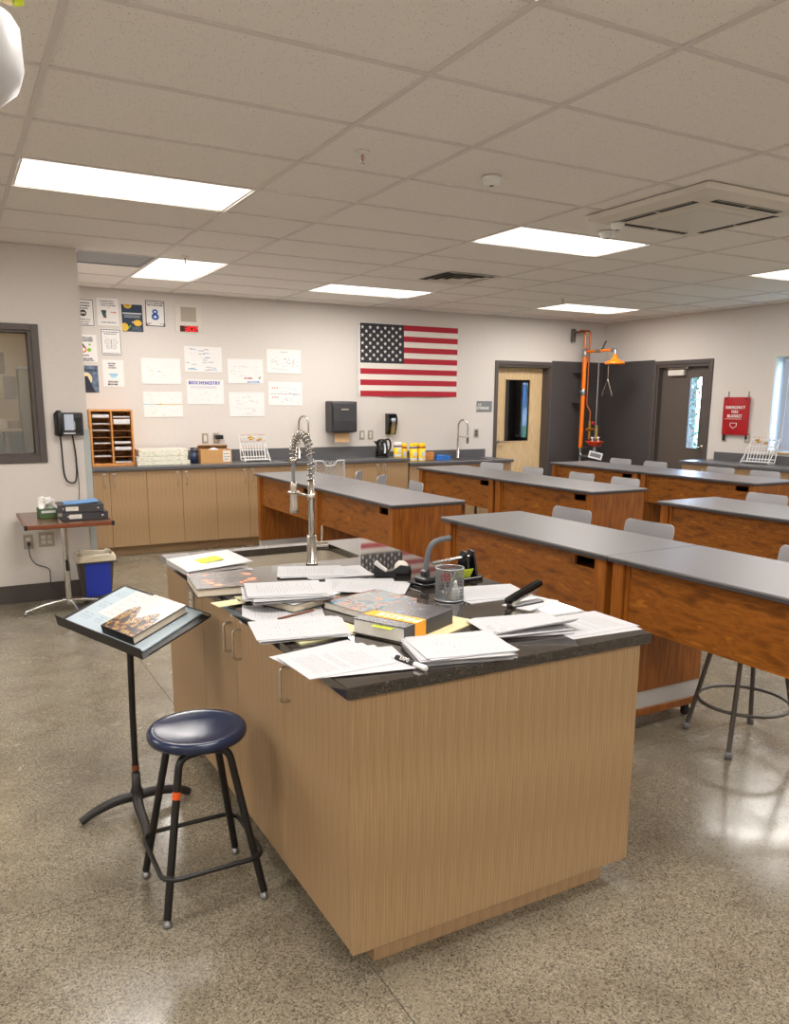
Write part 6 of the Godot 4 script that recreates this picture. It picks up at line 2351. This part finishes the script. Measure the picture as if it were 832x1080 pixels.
func build_island_things() -> void:
	var y := ISL
	var st: SurfaceTool
	# far left: white binder with a lime note
	var b := thing("white_binder", "white ring binder at the far corner of the island", "binder", Vector3(0.965, y + 0.0003, -3.435), 0.05)
	var tilt := Basis(Vector3.BACK, 0.06)
	st = begin()
	bx(st, Vector3(0, 0.0015, 0), Vector3(0.29, 0.003, 0.32), 0.001)
	bxt(st, Transform3D(tilt, Vector3(0, 0.029, 0)), Vector3(0.29, 0.003, 0.32), 0.001)
	bx(st, Vector3(-0.1435, 0.0105, 0), Vector3(0.003, 0.018, 0.32), 0.001)
	add(b, "cover", st, M.binder_white)
	st = begin()
	bxt(st, Transform3D(Basis(Vector3.BACK, 0.03), Vector3(0.0, 0.012, 0)), Vector3(0.26, 0.01, 0.28), 0.001)
	add(b, "pages", st, M.pages_white)
	st = begin()
	leaf(st, 0.1, 0.1, 0.0006, func(u: float, v: float) -> float: return 0.004 * u * u, 4, 4)
	var n := add(self, "sticky_note", st, M.note_lime)
	tag(n, "lime sticky note on the white binder", "sticky note")
	n.transform = b.transform * Transform3D(tilt * Basis(Vector3.UP, 0.05), Vector3(0.0, 0.0312, -0.0))
	# textbook in front of it
	book("textbook", "hardback textbook with a fiery cover beside the white binder", Transform3D(Basis(Vector3.UP, PI - 0.12), Vector3(0.895, y + 0.0062, -2.99)), 0.25, 0.29, 0.034, M.cover_fire, M.black_satin, M.pages)
	# the thin book beneath it, with page tabs
	b = thing("notebook", "thin dark notebook under the fiery textbook", "book", Vector3(0.945, y + 0.0003, -2.90), 0.1)
	pbox(b, "cover", Vector3(0, 0.0028, 0), Vector3(0.2, 0.005, 0.28), M.black_satin, 0.001)
	for q in [[0.833, -2.735, 0.12, "pale yellow note hanging over the island edge"], [0.93, -2.775, -0.1, "pale yellow note beside the textbook corner"]]:
		st = begin()
		leaf(st, 0.105, 0.075, 0.0012, func(u: float, v: float) -> float: return 0.0, 3, 3)
		n = add(self, "sticky_note", st, M.note_yellow)
		tag(n, q[3], "sticky note", "pale yellow notes")
		n.position = Vector3(q[0], y + 0.0066, q[1])
		n.rotation.y = q[2]
	# big pile on a green-spined book
	b = book("green_book", "cream book with a green edge under the big pile of papers", Transform3D(Basis(Vector3.UP, -1.2), Vector3(1.075, y + 0.0024, -2.63)), 0.17, 0.24, 0.03, M.paper, M.leaf_green, M.pages)
	papers("big fanned pile of white papers on the green-edged book", Vector3(1.02, y + 0.035, -2.645), 1.3, [[0.0, 0.01, 0.06, 0.004, 0, 0.0], [0.006, -0.012, -0.05, 0.004, 0, -0.012], [-0.01, 0.015, 0.1, 0.004, 0, 0.0], [0.0, 0.02, -0.08, 0.003, 0, 0.0], [0.012, 0.0, 0.02, 0.003, 0, 0.0]])
	papers("white papers spread between the sink and the big pile", Vector3(1.37, y, -3.08), 1.35, [[0.0, 0.05, 0.05, 0.003, 1, 0.0], [0.02, -0.06, -0.12, 0.003, 0, 0.0]])
	papers("white papers spread in front of the tape dispenser", Vector3(1.4, y, -2.80), 1.05, [[0.0, 0.0, 0.04, 0.003, 1, 0.0], [-0.05, 0.05, -0.15, 0.003, 0, 0.0]])
	papers("curled white paper at the island edge below the big pile", Vector3(0.94, y, -2.52), 1.25 + PI, [[0.0, -0.02, 0.0, 0.0012, 0, 0.03]], "curled_paper")
	st = begin()
	tube(st, [Vector3(0, 0, 0), Vector3(0.16, 0.0, 0)], 0.0036, 6)
	var pc := thing("pencil", "orange pencil lying on the curled paper", "pencil", Vector3(0.915, y + 0.0062, -2.45), 0.35)
	add(pc, "shaft", st, M.brown_edge)
	st = begin()
	tube(st, [Vector3(0.16, 0, 0), Vector3(0.178, 0, 0)], 0.0036, 6, true, 0.0006)
	add(pc, "tip", st, M.cardboard)
	# stack on a yellow folder
	st = begin()
	leaf(st, 0.24, 0.19, 0.004, flat, 2, 2)
	n = add(self, "yellow_folder", st, M.note_yellow)
	tag(n, "pale yellow folder under the middle stack of papers", "folder")
	n.position = Vector3(0.985, y + 0.0004, -2.27)
	n.rotation.y = 0.12
	papers("middle stack of white papers on the yellow folder", Vector3(0.925, y + 0.005, -2.285), 1.35, [[0.0, 0.0, 0.08, 0.004, 0, 0.0], [0.008, 0.008, -0.06, 0.004, 2, 0.0], [-0.004, -0.008, 0.03, 0.003, 2, 0.0]])
	# spiral-bound book
	b = thing("spiral_book", "spiral-bound book with a dark colourful cover behind the orange-banded book", "book", Vector3(1.275, y + 0.0003, -2.465), 0.28)
	pbox(b, "pages", Vector3(0, 0.013, 0), Vector3(0.27, 0.024, 0.2), M.pages_white, 0.003)
	st = begin()
	leaf(st, 0.276, 0.206, 0.001, flat, 2, 2, Transform3D(Basis(), Vector3(0, 0.0255, 0)))
	add(b, "cover_print", st, M.cover_spiral)
	st = begin()
	for i in 26:
		var ring := []
		for k in 8:
			var a := TAU * k / 8
			ring.append(Vector3(-0.125 + 0.01 * i, 0.014 + sin(a) * 0.014, -0.105 + cos(a) * 0.011))
		tube(st, ring, 0.0012, 5, false, -1.0, true)
	add(b, "spiral", st, M.copper)
	# envelope and the orange-banded book
	st = begin()
	leaf(st, 0.36, 0.25, 0.003, flat, 2, 2)
	n = add(self, "manila_envelope", st, M.manila)
	tag(n, "manila envelope under the orange-banded book", "envelope")
	n.position = Vector3(1.29, y + 0.0003, -2.165)
	n.rotation.y = 0.42
	var pb := book("banded_book", "thick dark book with an orange paper band", Transform3D(Basis(Vector3.UP, 2.027), Vector3(1.238, y + 0.0037, -2.165)), 0.2, 0.285, 0.05, M.cover_dark, M.binder_black, M.pages_white)
	st = begin()
	bx(st, Vector3(0.0, 0.0506, -0.055), Vector3(0.202, 0.0008, 0.062), 0.0)
	bx(st, Vector3(-0.1006, 0.0255, -0.055), Vector3(0.0008, 0.05, 0.062), 0.0)
	add(pb, "paper_band", st, M.sticker_band)
	words(pb, "lettering", "PRAISE", 0.036, M.ink_white, Transform3D(Basis(Vector3.RIGHT, -PI / 2), Vector3(-0.02, 0.0512, -0.055)), 700, 0.0006)
	pbox(pb, "page_tab", Vector3(-0.02, 0.04, -0.145), Vector3(0.075, 0.001, 0.02), M.note_lime, 0.0)
	# near edge, left to right
	papers("papers hanging over the near left corner of the island", Vector3(0.925, y, -1.965), 1.5, [[0.045, -0.02, 0.25, 0.001, 3, 0.0], [-0.01, 0.0, 0.0, 0.0014, 0, 0.0], [-0.03, 0.03, -0.12, 0.001, 0, 0.0], [0.0, -0.015, 0.12, 0.001, 1, 0.0]])
	papers("thick stack of marked papers at the near edge behind the marker", Vector3(1.26, y, -1.882), 1.36, [[0.0, 0.0, -0.04, 0.005, 0, 0.0], [0.008, 0.01, 0.05, 0.005, 0, 0.0], [-0.006, -0.005, -0.02, 0.004, 0, 0.0], [0.0, 0.0, 0.03, 0.004, 2, 0.0]])
	papers("dog-eared stack of papers in the middle of the near edge", Vector3(1.587, y, -2.0), 1.28, [[0.0, 0.0, 0.0, 0.005, 0, 0.0], [0.01, 0.01, 0.06, 0.003, 3, -0.035], [-0.004, -0.012, 0.14, 0.002, 3, 0.0]])
	papers("single printed sheet at the near right corner of the island", Vector3(1.795, y, -1.915), 1.5, [[0.0, 0.0, 0.0, 0.0008, 1, 0.0], [0.025, 0.01, 0.06, 0.0008, 1, 0.0]])
	papers("printed sheets between the pencil cup and the stapler", Vector3(1.76, y, -2.44), 1.45, [[0.0, 0.0, 0.1, 0.002, 1, 0.0], [0.015, 0.02, -0.1, 0.0012, 0, 0.0]])
	st = begin()
	leaf(st, 0.2, 0.12, 0.0012, flat, 2, 2)
	n = add(self, "note_sheet", st, M.paper)
	tag(n, "small white sheet at the island edge beyond the stapler", "paper")
	n.position = Vector3(1.82, y + 0.0004, -2.245)
	n.rotation.y = 0.35
	marker()
	pencil_cup()
	hole_punch()
	tape_dispenser()
	stapler()


func marker() -> void:
	var t := thing("marker", "white and black dry-erase marker on the near edge of the island", "marker", Vector3(1.072, ISL + 0.0087, -1.845), -1.38)
	var st := begin()
	var ax := Basis(Vector3.BACK, -PI / 2)
	lathe(st, [Vector2(0, -0.07), Vector2(0.007, -0.07), Vector2(0.0082, -0.066), Vector2(0.0082, 0.03), Vector2(0, 0.03)], 16, Transform3D(ax, Vector3.ZERO))
	add(t, "barrel", st, M.white_plastic)
	st = begin()
	lathe(st, [Vector2(0, 0.03), Vector2(0.0086, 0.03), Vector2(0.0086, 0.068), Vector2(0.0075, 0.073), Vector2(0, 0.073)], 16, Transform3D(ax, Vector3.ZERO))
	add(t, "cap", st, M.white_plastic)
	st = begin()
	lathe(st, [Vector2(0.0084, -0.052), Vector2(0.0085, -0.05), Vector2(0.0085, 0.024), Vector2(0.0084, 0.026)], 16, Transform3D(ax, Vector3.ZERO))
	add(t, "print_band", st, M.ink)
	words(t, "lettering", "EXPO", 0.011, M.ink_white, Transform3D(Basis(Vector3.RIGHT, -0.6), Vector3(-0.012, 0.0072, 0.0049)), 700, 0.0006)


func pencil_cup() -> void:
	var c := Vector3(1.585, ISL, -2.43)
	var t := thing("mesh_cup", "silver wire mesh pencil cup on the island", "pencil cup", c)
	var st := begin()
	var r := 0.052
	var h := 0.122
	for i in 56:
		for s in [-1.0, 1.0]:
			var pts := []
			for k in 7:
				var a: float = TAU * i / 56 + s * 0.55 * k / 6.0
				pts.append(Vector3(cos(a) * r, 0.004 + (h - 0.006) * k / 6.0, sin(a) * r))
			tube(st, pts, 0.0008, 3, false)
	var wire := add(t, "mesh", st, M.galvanised)
	wire.set_meta("kind", "stuff")
	for q in [[h, 0.0028], [0.004, 0.003]]:
		st = begin()
		var ring := []
		for i in 32:
			ring.append(Vector3(cos(TAU * i / 32) * r, q[0], sin(TAU * i / 32) * r))
		tube(st, ring, q[1], 8, false, -1.0, true)
		add(t, "rim", st, M.galvanised)
	st = begin()
	lathe(st, [Vector2(0, 0.0003), Vector2(r, 0.0003), Vector2(r, 0.003), Vector2(0, 0.003)], 28)
	add(t, "base", st, M.galvanised)
	# what stands in it
	var g := thing("glue_bottle", "small white glue bottle inside the pencil cup", "bottle", c + Vector3(0.014, 0.0032, 0.016))
	st = begin()
	lathe(st, [Vector2(0, 0), Vector2(0.016, 0), Vector2(0.0175, 0.002), Vector2(0.0175, 0.038), Vector2(0.01, 0.047), Vector2(0, 0.047)], 16)
	add(g, "body", st, M.white_plastic)
	st = begin()
	lathe(st, [Vector2(0.009, 0.047), Vector2(0.009, 0.068), Vector2(0.006, 0.072), Vector2(0, 0.072)], 14)
	add(g, "cap", st, M.white_plastic)
	var s := thing("grey_pen", "thick grey pen leaning in the pencil cup", "pen", c)
	st = begin()
	tube(st, [Vector3(-0.028, 0.008, 0.022), Vector3(0.02, 0.112, 0.012)], 0.0055, 10)
	add(s, "barrel", st, M.grey_plastic)
	st = begin()
	tube(st, [Vector3(0.02, 0.112, 0.012), Vector3(0.0215, 0.116, 0.0117)], 0.0035, 8)
	add(s, "button", st, M.dark_plastic)
	s = thing("red_scissors", "red-handled scissors standing in the pencil cup", "scissors", c + Vector3(-0.012, 0.0, -0.012))
	for q in [-1.0, 1.0]:
		st = begin()
		var ring := []
		for i in 14:
			var a := TAU * i / 14
			ring.append(Vector3(q * 0.009 + cos(a) * 0.007, 0.084 + sin(a) * 0.014, 0))
		tube(st, ring, 0.0026, 6, false, -1.0, true)
		add(s, "handle", st, M.red_vinyl)
	st = begin()
	bx(st, Vector3(0, 0.038, 0), Vector3(0.009, 0.065, 0.002), 0.0005)
	add(s, "blade", st, M.steel)
	for q in [["blue_pen", "blue pen standing in the pencil cup", "bin_blue", Vector3(0.026, 0, -0.006), 0.1], ["yellow_pencil", "yellow pencil standing in the pencil cup", "yellow", Vector3(0.018, 0, -0.02), -0.06]]:
		s = thing(q[0], q[1], "pen", c + q[3])
		s.rotation.z = q[4]
		st = begin()
		tube(st, [Vector3(0, 0.006, 0), Vector3(0, 0.098, 0)], 0.0038, 8)
		add(s, "barrel", st, M[q[2]])
		st = begin()
		tube(st, [Vector3(0, 0.098, 0), Vector3(0, 0.106, 0)], 0.0038, 8, true, 0.0012)
		add(s, "tip", st, M.dark_plastic)


func hole_punch() -> void:
	var t := thing("hole_punch", "heavy black hole punch with a raised grey lever on the island", "hole punch", Vector3(1.735, ISL, -2.70), 0.12)
	var st := begin()
	slab(st, -0.155, 0.165, -0.055, 0.06, 0.0005, 0.016, 0.012, 0.003)
	add(t, "base", st, M.black_gloss)
	st = begin()
	bx(st, Vector3(-0.095, 0.024, 0.0), Vector3(0.07, 0.022, 0.07), 0.006)
	bx(st, Vector3(-0.1, 0.045, 0.0), Vector3(0.03, 0.035, 0.035), 0.006)
	add(t, "lever_mount", st, M.black_plastic)
	st = begin()
	tube(st, smooth_path([Vector3(-0.1, 0.05, 0.0), Vector3(-0.092, 0.11, 0.002), Vector3(-0.082, 0.152, 0.006), Vector3(-0.06, 0.174, 0.012), Vector3(-0.03, 0.182, 0.02), Vector3(0.002, 0.186, 0.03)]), 0.0115, 10)
	add(t, "lever", st, M.lever_grey)
	st = begin()
	tube(st, [Vector3(-0.07, 0.085, 0.005), Vector3(0.155, 0.095, 0.005)], 0.0075, 10)
	add(t, "shaft", st, M.chrome)
	st = begin()
	for q in [0.1, 0.14]:
		prism(st, PackedVector2Array([Vector2(-0.04, 0.012), Vector2(0.045, 0.012), Vector2(0.03, 0.08), Vector2(0.02, 0.115), Vector2(-0.005, 0.12), Vector2(-0.022, 0.1), Vector2(-0.03, 0.06)]), 0.01, Transform3D(Basis(Vector3.UP, -PI / 2), Vector3(q, 0, 0.0)))
	add(t, "punch_frame", st, M.black_gloss)
	st = begin()
	bx(st, Vector3(0.045, 0.034, 0.02), Vector3(0.085, 0.032, 0.06), 0.004)
	add(t, "punch_head", st, M.black_plastic)
	st = begin()
	bxt(st, Transform3D(Basis(Vector3.RIGHT, 0.5), Vector3(0.05, 0.034, 0.055)), Vector3(0.1, 0.045, 0.002), 0.0)
	add(t, "warning_label", st, M.note_lime)


func tape_dispenser() -> void:
	var t := thing("tape_dispenser", "black and clear tape dispenser on the island beside the flag reflection", "tape dispenser", Vector3(1.585, ISL, -2.865), -0.55)
	var st := begin()
	prism(st, PackedVector2Array([Vector2(-0.075, 0.001), Vector2(0.075, 0.001), Vector2(0.078, 0.03), Vector2(0.072, 0.052), Vector2(0.03, 0.056), Vector2(0.0, 0.034), Vector2(-0.03, 0.028), Vector2(-0.055, 0.05), Vector2(-0.07, 0.068), Vector2(-0.078, 0.062), Vector2(-0.082, 0.03)]), 0.042)
	add(t, "body", st, M.black_gloss)
	st = begin()
	lathe(st, [Vector2(0.0, -0.009), Vector2(0.03, -0.009), Vector2(0.03, 0.009), Vector2(0.0, 0.009)], 24, Transform3D(Basis(Vector3.RIGHT, PI / 2), Vector3(0.035, 0.042, 0)))
	add(t, "tape_roll", st, M.off_white)
	st = begin()
	prism(st, PackedVector2Array([Vector2(-0.08, 0.06), Vector2(-0.07, 0.07), Vector2(-0.05, 0.05), Vector2(-0.025, 0.032), Vector2(-0.03, 0.027), Vector2(-0.056, 0.044)]), 0.0425)
	add(t, "grey_nose", st, M.kick_metal)


func stapler() -> void:
	var t := thing("stapler", "black stapler standing open on the island", "stapler", Vector3(1.78, ISL, -2.235), 0.12)
	var st := begin()
	bx(st, Vector3(0.01, 0.006, 0), Vector3(0.16, 0.01, 0.036), 0.003)
	add(t, "base", st, M.black_plastic)
	st = begin()
	bxt(st, Transform3D(Basis(Vector3.BACK, 0.3), Vector3(0.0, 0.036, 0)), Vector3(0.155, 0.012, 0.022), 0.002)
	add(t, "magazine", st, M.steel)
	st = begin()
	bxt(st, Transform3D(Basis(Vector3.BACK, 0.3), Vector3(0.0, 0.05, 0)), Vector3(0.175, 0.022, 0.034), 0.006)
	add(t, "arm", st, M.black_gloss)
	st = begin()
	tube(st, [Vector3(-0.068, 0.018, -0.02), Vector3(-0.068, 0.018, 0.02)], 0.009, 10)
	add(t, "hinge", st, M.steel)


# ------------------------------------------------------------------ on the wall counters

func build_counter_things() -> void:
	var y := 0.93
	var st: SurfaceTool
	# pigeonhole shelf
	var x0 := 1.29
	var x1 := 1.722
	var t := thing("mail_sorter", "orange wooden pigeonhole shelf full of papers on the wall worktop", "mail sorter", Vector3((x0 + x1) / 2, y + 0.0005, -8.955))
	var w := x1 - x0
	var h := 0.585
	for s in [-1.0, 1.0]:
		pbox(t, "side", Vector3(s * (w / 2 - 0.009), h / 2, 0), Vector3(0.018, h, 0.3), M.pigeonhole_wood, 0.001)
	pbox(t, "top", Vector3(0, h - 0.009, 0), Vector3(w - 0.036, 0.018, 0.3), M.pigeonhole_wood, 0.001)
	pbox(t, "bottom", Vector3(0, 0.014, 0), Vector3(w - 0.036, 0.028, 0.3), M.pigeonhole_wood, 0.001)
	pbox(t, "divider", Vector3(0, h / 2 + 0.005, 0), Vector3(0.018, h - 0.046, 0.3), M.pigeonhole_wood, 0.001)
	pbox(t, "back", Vector3(0, h / 2, -0.146), Vector3(w - 0.036, h - 0.04, 0.006), M.pigeonhole_wood, 0.0)
	for c in 2:
		for i in 7:
			pbox(t, "shelf", Vector3((c - 0.5) * (w / 2 - 0.009), 0.028 + (h - 0.046) * (i + 1) / 8.0, 0.0), Vector3(w / 2 - 0.03, 0.006, 0.28), M.hardboard, 0.0)
	var lab := ["top left", "second left", "third left", "fifth left", "lowest left", "top right", "second right", "fifth right", "sixth right", "lowest right"]
	var spot := [[0, 7, 0.03], [0, 6, 0.008], [0, 5, 0.008], [0, 3, 0.01], [0, 1, 0.01], [1, 7, 0.012], [1, 6, 0.05], [1, 3, 0.02], [1, 2, 0.03], [1, 0, 0.012]]
	for i in spot.size():
		var q = spot[i]
		st = begin()
		bx(st, Vector3.ZERO, Vector3(w / 2 - 0.05, q[2], 0.26), 0.001)
		var o := add(self, "filed_papers", st, M.paper)
		tag(o, "white papers in the %s compartment of the pigeonhole shelf" % lab[i], "papers", "papers in the pigeonhole shelf")
		o.position = t.position + Vector3((q[0] - 0.5) * (w / 2 - 0.009), 0.032 + (h - 0.046) * q[1] / 8.0 + q[2] / 2 + 0.0005, 0.012)
	# printed cartons
	var cy := y + 0.0005
	for i in 3:
		var hh: float = [0.045, 0.05, 0.075][i]
		var c := thing("printed_carton", ["flat printed carton at the bottom of the pile beside the pigeonhole shelf", "flat printed carton in the middle of the pile beside the pigeonhole shelf", "green and red printed carton on top of the pile"][i], "carton", Vector3(2.01 - 0.015 * (i % 2), cy, -8.88), 0.0, "cartons piled beside the pigeonhole shelf")
		pbox(c, "box", Vector3(0, hh / 2, 0), Vector3(0.56 - 0.02 * i, hh - 0.001, 0.3), M.off_white, 0.002)
		var pf := MeshInstance3D.new()
		pf.mesh = print_face(0.55 - 0.02 * i, hh - 0.006)
		pf.position = Vector3(0, hh / 2, 0.1505)
		put(c, "printed_front", pf, M.carton)
		cy += hh
	# blue can, cardboard box, rack
	t = thing("blue_tin", "dark blue tin with a black lid between cartons and cardboard box", "tin", Vector3(2.375, y + 0.0005, -8.87))
	st = begin()
	lathe(st, [Vector2(0, 0), Vector2(0.04, 0), Vector2(0.04, 0.125), Vector2(0, 0.125)], 20)
	add(t, "body", st, M.tin_blue)
	st = begin()
	lathe(st, [Vector2(0.041, 0.122), Vector2(0.042, 0.126), Vector2(0.042, 0.17), Vector2(0, 0.17)], 20)
	add(t, "lid", st, M.dark_plastic)
	t = thing("cardboard_box", "open cardboard box with a printed label on the wall worktop", "box", Vector3(2.6, y + 0.0005, -8.85), -0.12)
	st = begin()
	wallbox(st, -0.17, 0.17, 0.0, 0.005, -0.11, 0.11)
	for s in [-1.0, 1.0]:
		wallbox(st, s * 0.1675 - 0.0025, s * 0.1675 + 0.0025, 0.005, 0.15, -0.11, 0.11)
		wallbox(st, -0.165, 0.165, 0.005, 0.15, s * 0.1075 - 0.0025, s * 0.1075 + 0.0025)
	add(t, "walls", st, M.cardboard)
	st = begin()
	bxt(st, Transform3D(Basis(Vector3.RIGHT, -0.5), Vector3(0, 0.168, -0.145)), Vector3(0.33, 0.004, 0.09), 0.0)
	add(t, "flap", st, M.cardboard)
	var lb := MeshInstance3D.new()
	lb.mesh = print_face(0.085, 0.12)
	lb.position = Vector3(0.115, 0.078, 0.1105)
	put(t, "label", lb, M.spine_label)
	st = begin()
	leaf(st, 0.2, 0.16, 0.003, func(u: float, v: float) -> float: return 0.03 * sin(u * 5.0) * sin(v * 4.0), 8, 8)
	var o2 := add(self, "crumpled_paper", st, M.paper)
	tag(o2, "crumpled white paper sticking out of the cardboard box", "paper")
	o2.position = Vector3(2.63, y + 0.135, -8.85)
	drying_rack("white wire drying rack with pegs below the wide sheets", Vector3(3.08, y + 0.0005, -8.86), 0.0, 0.3)
	drying_rack("white wire drying rack with pegs under the window blind", Vector3(8.42, 0.9155, -6.25), -PI / 2 + 0.15, 0.34)
	# kettle
	t = thing("kettle", "black electric kettle with a clear gauge on the wall worktop", "kettle", Vector3(4.73, y + 0.0005, -8.86), 0.0)
	st = begin()
	lathe(st, [Vector2(0, 0), Vector2(0.085, 0), Vector2(0.09, 0.008), Vector2(0.085, 0.018), Vector2(0.0, 0.02)], 24)
	add(t, "base", st, M.black_plastic)
	st = begin()
	lathe(st, [Vector2(0, 0.02), Vector2(0.08, 0.02), Vector2(0.082, 0.03), Vector2(0.066, 0.2), Vector2(0.05, 0.222), Vector2(0.0, 0.23)], 28)
	add(t, "jug", st, M.black_gloss)
	st = begin()
	prism(st, PackedVector2Array([Vector2(-0.05, 0.2), Vector2(-0.11, 0.205), Vector2(-0.07, 0.16), Vector2(-0.05, 0.15)]), 0.04)
	add(t, "spout", st, M.black_gloss)
	st = begin()
	tube(st, smooth_path([Vector3(0.045, 0.215, 0), Vector3(0.1, 0.22, 0), Vector3(0.125, 0.17, 0), Vector3(0.115, 0.1, 0), Vector3(0.07, 0.055, 0)]), 0.012, 10)
	add(t, "handle", st, M.black_gloss)
	st = begin()
	tube(st, smooth_path([Vector3(0.0, 0.055, 0.081), Vector3(0.008, 0.11, 0.075), Vector3(0.0, 0.18, 0.069)]), 0.011, 8)
	add(t, "water_gauge", st, M.handset_blue)
	# yellow canisters
	for q in [[4.915, 0.93, -8.78, "yellow and white canister nearest the kettle"], [5.03, 0.875, -8.85, "yellow canister second from the kettle, red band"], [5.155, 0.875, -8.8, "yellow canister third from the kettle, blue band"], [5.262, 0.875, -8.78, "yellow canister farthest from the kettle, red band"]]:
		var lift: float = 0.0005
		t = thing("wipes_canister", q[3], "canister", Vector3(q[0], q[1] + lift, q[2]), 0.0, "yellow canisters by the kettle")
		var hh := 0.19 if q[1] > 0.9 else 0.225
		st = begin()
		lathe(st, [Vector2(0, 0), Vector2(0.05, 0), Vector2(0.051, 0.004), Vector2(0.051, hh - 0.03), Vector2(0, hh - 0.03)], 24)
		add(t, "tub", st, M.yellow)
		st = begin()
		lathe(st, [Vector2(0.0525, hh - 0.034), Vector2(0.053, hh - 0.03), Vector2(0.053, hh - 0.004), Vector2(0.048, hh), Vector2(0, hh)], 24)
		add(t, "lid", st, M.yellow if q[1] < 0.9 else M.white_plastic)
		st = begin()
		lathe(st, [Vector2(0.0512, hh - 0.062), Vector2(0.0516, hh - 0.06), Vector2(0.0516, hh - 0.045), Vector2(0.0512, hh - 0.043)], 24)
		add(t, "colour_band", st, M.bin_blue if q[0] > 5.1 and q[0] < 5.2 or q[1] > 0.9 else M.red_vinyl)
		st = begin()
		lathe(st, [Vector2(0.0512, 0.012), Vector2(0.0516, 0.014), Vector2(0.0516, 0.04), Vector2(0.0512, 0.042)], 24)
		add(t, "white_band", st, M.paper)
		pbox(t, "round_label", Vector3(0.0, 0.09, 0.0505), Vector3(0.045, 0.06, 0.004), M.paper, 0.002)
	# wooden tray of tissues and a blue cloth
	t = thing("wooden_box", "small wooden box next to the yellow canisters", "box", Vector3(5.39, 0.8755, -8.86))
	for i in 3:
		pbox(t, "slat", Vector3(0, 0.022 + i * 0.032, 0.048), Vector3(0.16, 0.028, 0.008), M.pigeonhole_wood, 0.002)
		pbox(t, "slat", Vector3(0, 0.022 + i * 0.032, -0.048), Vector3(0.16, 0.028, 0.008), M.pigeonhole_wood, 0.002)
	for s in [-1.0, 1.0]:
		pbox(t, "end", Vector3(s * 0.074, 0.055, 0), Vector3(0.012, 0.11, 0.088), M.pigeonhole_wood, 0.002)
	pbox(t, "base", Vector3(0, 0.004, 0), Vector3(0.136, 0.008, 0.088), M.pigeonhole_wood, 0.001)
	t = thing("blue_cloth", "folded blue cloth beside the far faucet", "cloth", Vector3(5.6, 0.8755, -8.85), 0.05)
	st = begin()
	for i in 3:
		leaf(st, 0.23 - 0.01 * i, 0.13, 0.018, func(u: float, v: float) -> float: return 0.02 * i + 0.004 * sin(u * 9.0 + i) + 0.003 * cos(v * 8.0), 10, 6)
	add(t, "fold", st, M.blue_cloth)


func drying_rack(label: String, at: Vector3, turn: float, w: float) -> void:
	var t := thing("drying_rack", label, "drying rack", at, turn, "white wire drying racks")
	var lean := 0.24
	for s in [-1.0, 1.0]:
		var st := begin()
		tube(st, rounded([Vector3(s * w / 2, 0.008, 0.1), Vector3(s * w / 2, 0.008, -0.06), Vector3(s * w / 2, 0.3, -0.06 - 0.3 * lean)], 0.02), 0.006, 8)
		tube(st, [Vector3(s * w / 2, 0.01, 0.09), Vector3(s * w / 2, 0.24, -0.06 - 0.24 * lean)], 0.005, 8)
		add(t, "side_frame", st, M.white_plastic)
	for i in 4:
		var y := 0.05 + i * 0.075
		pbox(t, "cross_bar", Vector3(0, y, -0.05 - y * lean), Vector3(w - 0.006, 0.012, 0.008), M.white_plastic, 0.002)
	pbox(t, "drip_tray", Vector3(0, 0.022, 0.02), Vector3(w - 0.012, 0.008, 0.12), M.white_plastic, 0.003)
	for i in 3:
		for k in 9:
			var y := 0.125 + i * 0.075
			var x := -w / 2 + w * (k + 0.5) / 9.0
			var st := begin()
			var a := Vector3(x, y, -0.05 - y * lean)
			tube(st, [a, a + Vector3(0, 0.03, 0.055)], 0.0035, 6)
			var pg := add(t, "peg", st, M.white_plastic)
			st = begin()
			tube(st, [a + Vector3(0, 0.03, 0.055), a + Vector3(0, 0.033, 0.0605)], 0.0045, 6)
			add(pg, "peg_tip", st, M.bowl_orange)
	for k in 9:
		var st := begin()
		var x := -w / 2 + w * (k + 0.5) / 9.0
		tube(st, [Vector3(x, 0.03, 0.055), Vector3(x, 0.2, 0.0)], 0.004, 6)
		add(t, "rod", st, M.white_plastic)
	var st2 := begin()
	for q in [[-0.05, 0.27], [-0.03, 0.25], [0.06, 0.24]]:
		tube(st2, [Vector3(q[0] - 0.02, q[1], -0.03), Vector3(q[0] + 0.025, q[1] + 0.012, -0.035)], 0.011, 8)
	add(t, "brass_fitting", st2, M.brass)
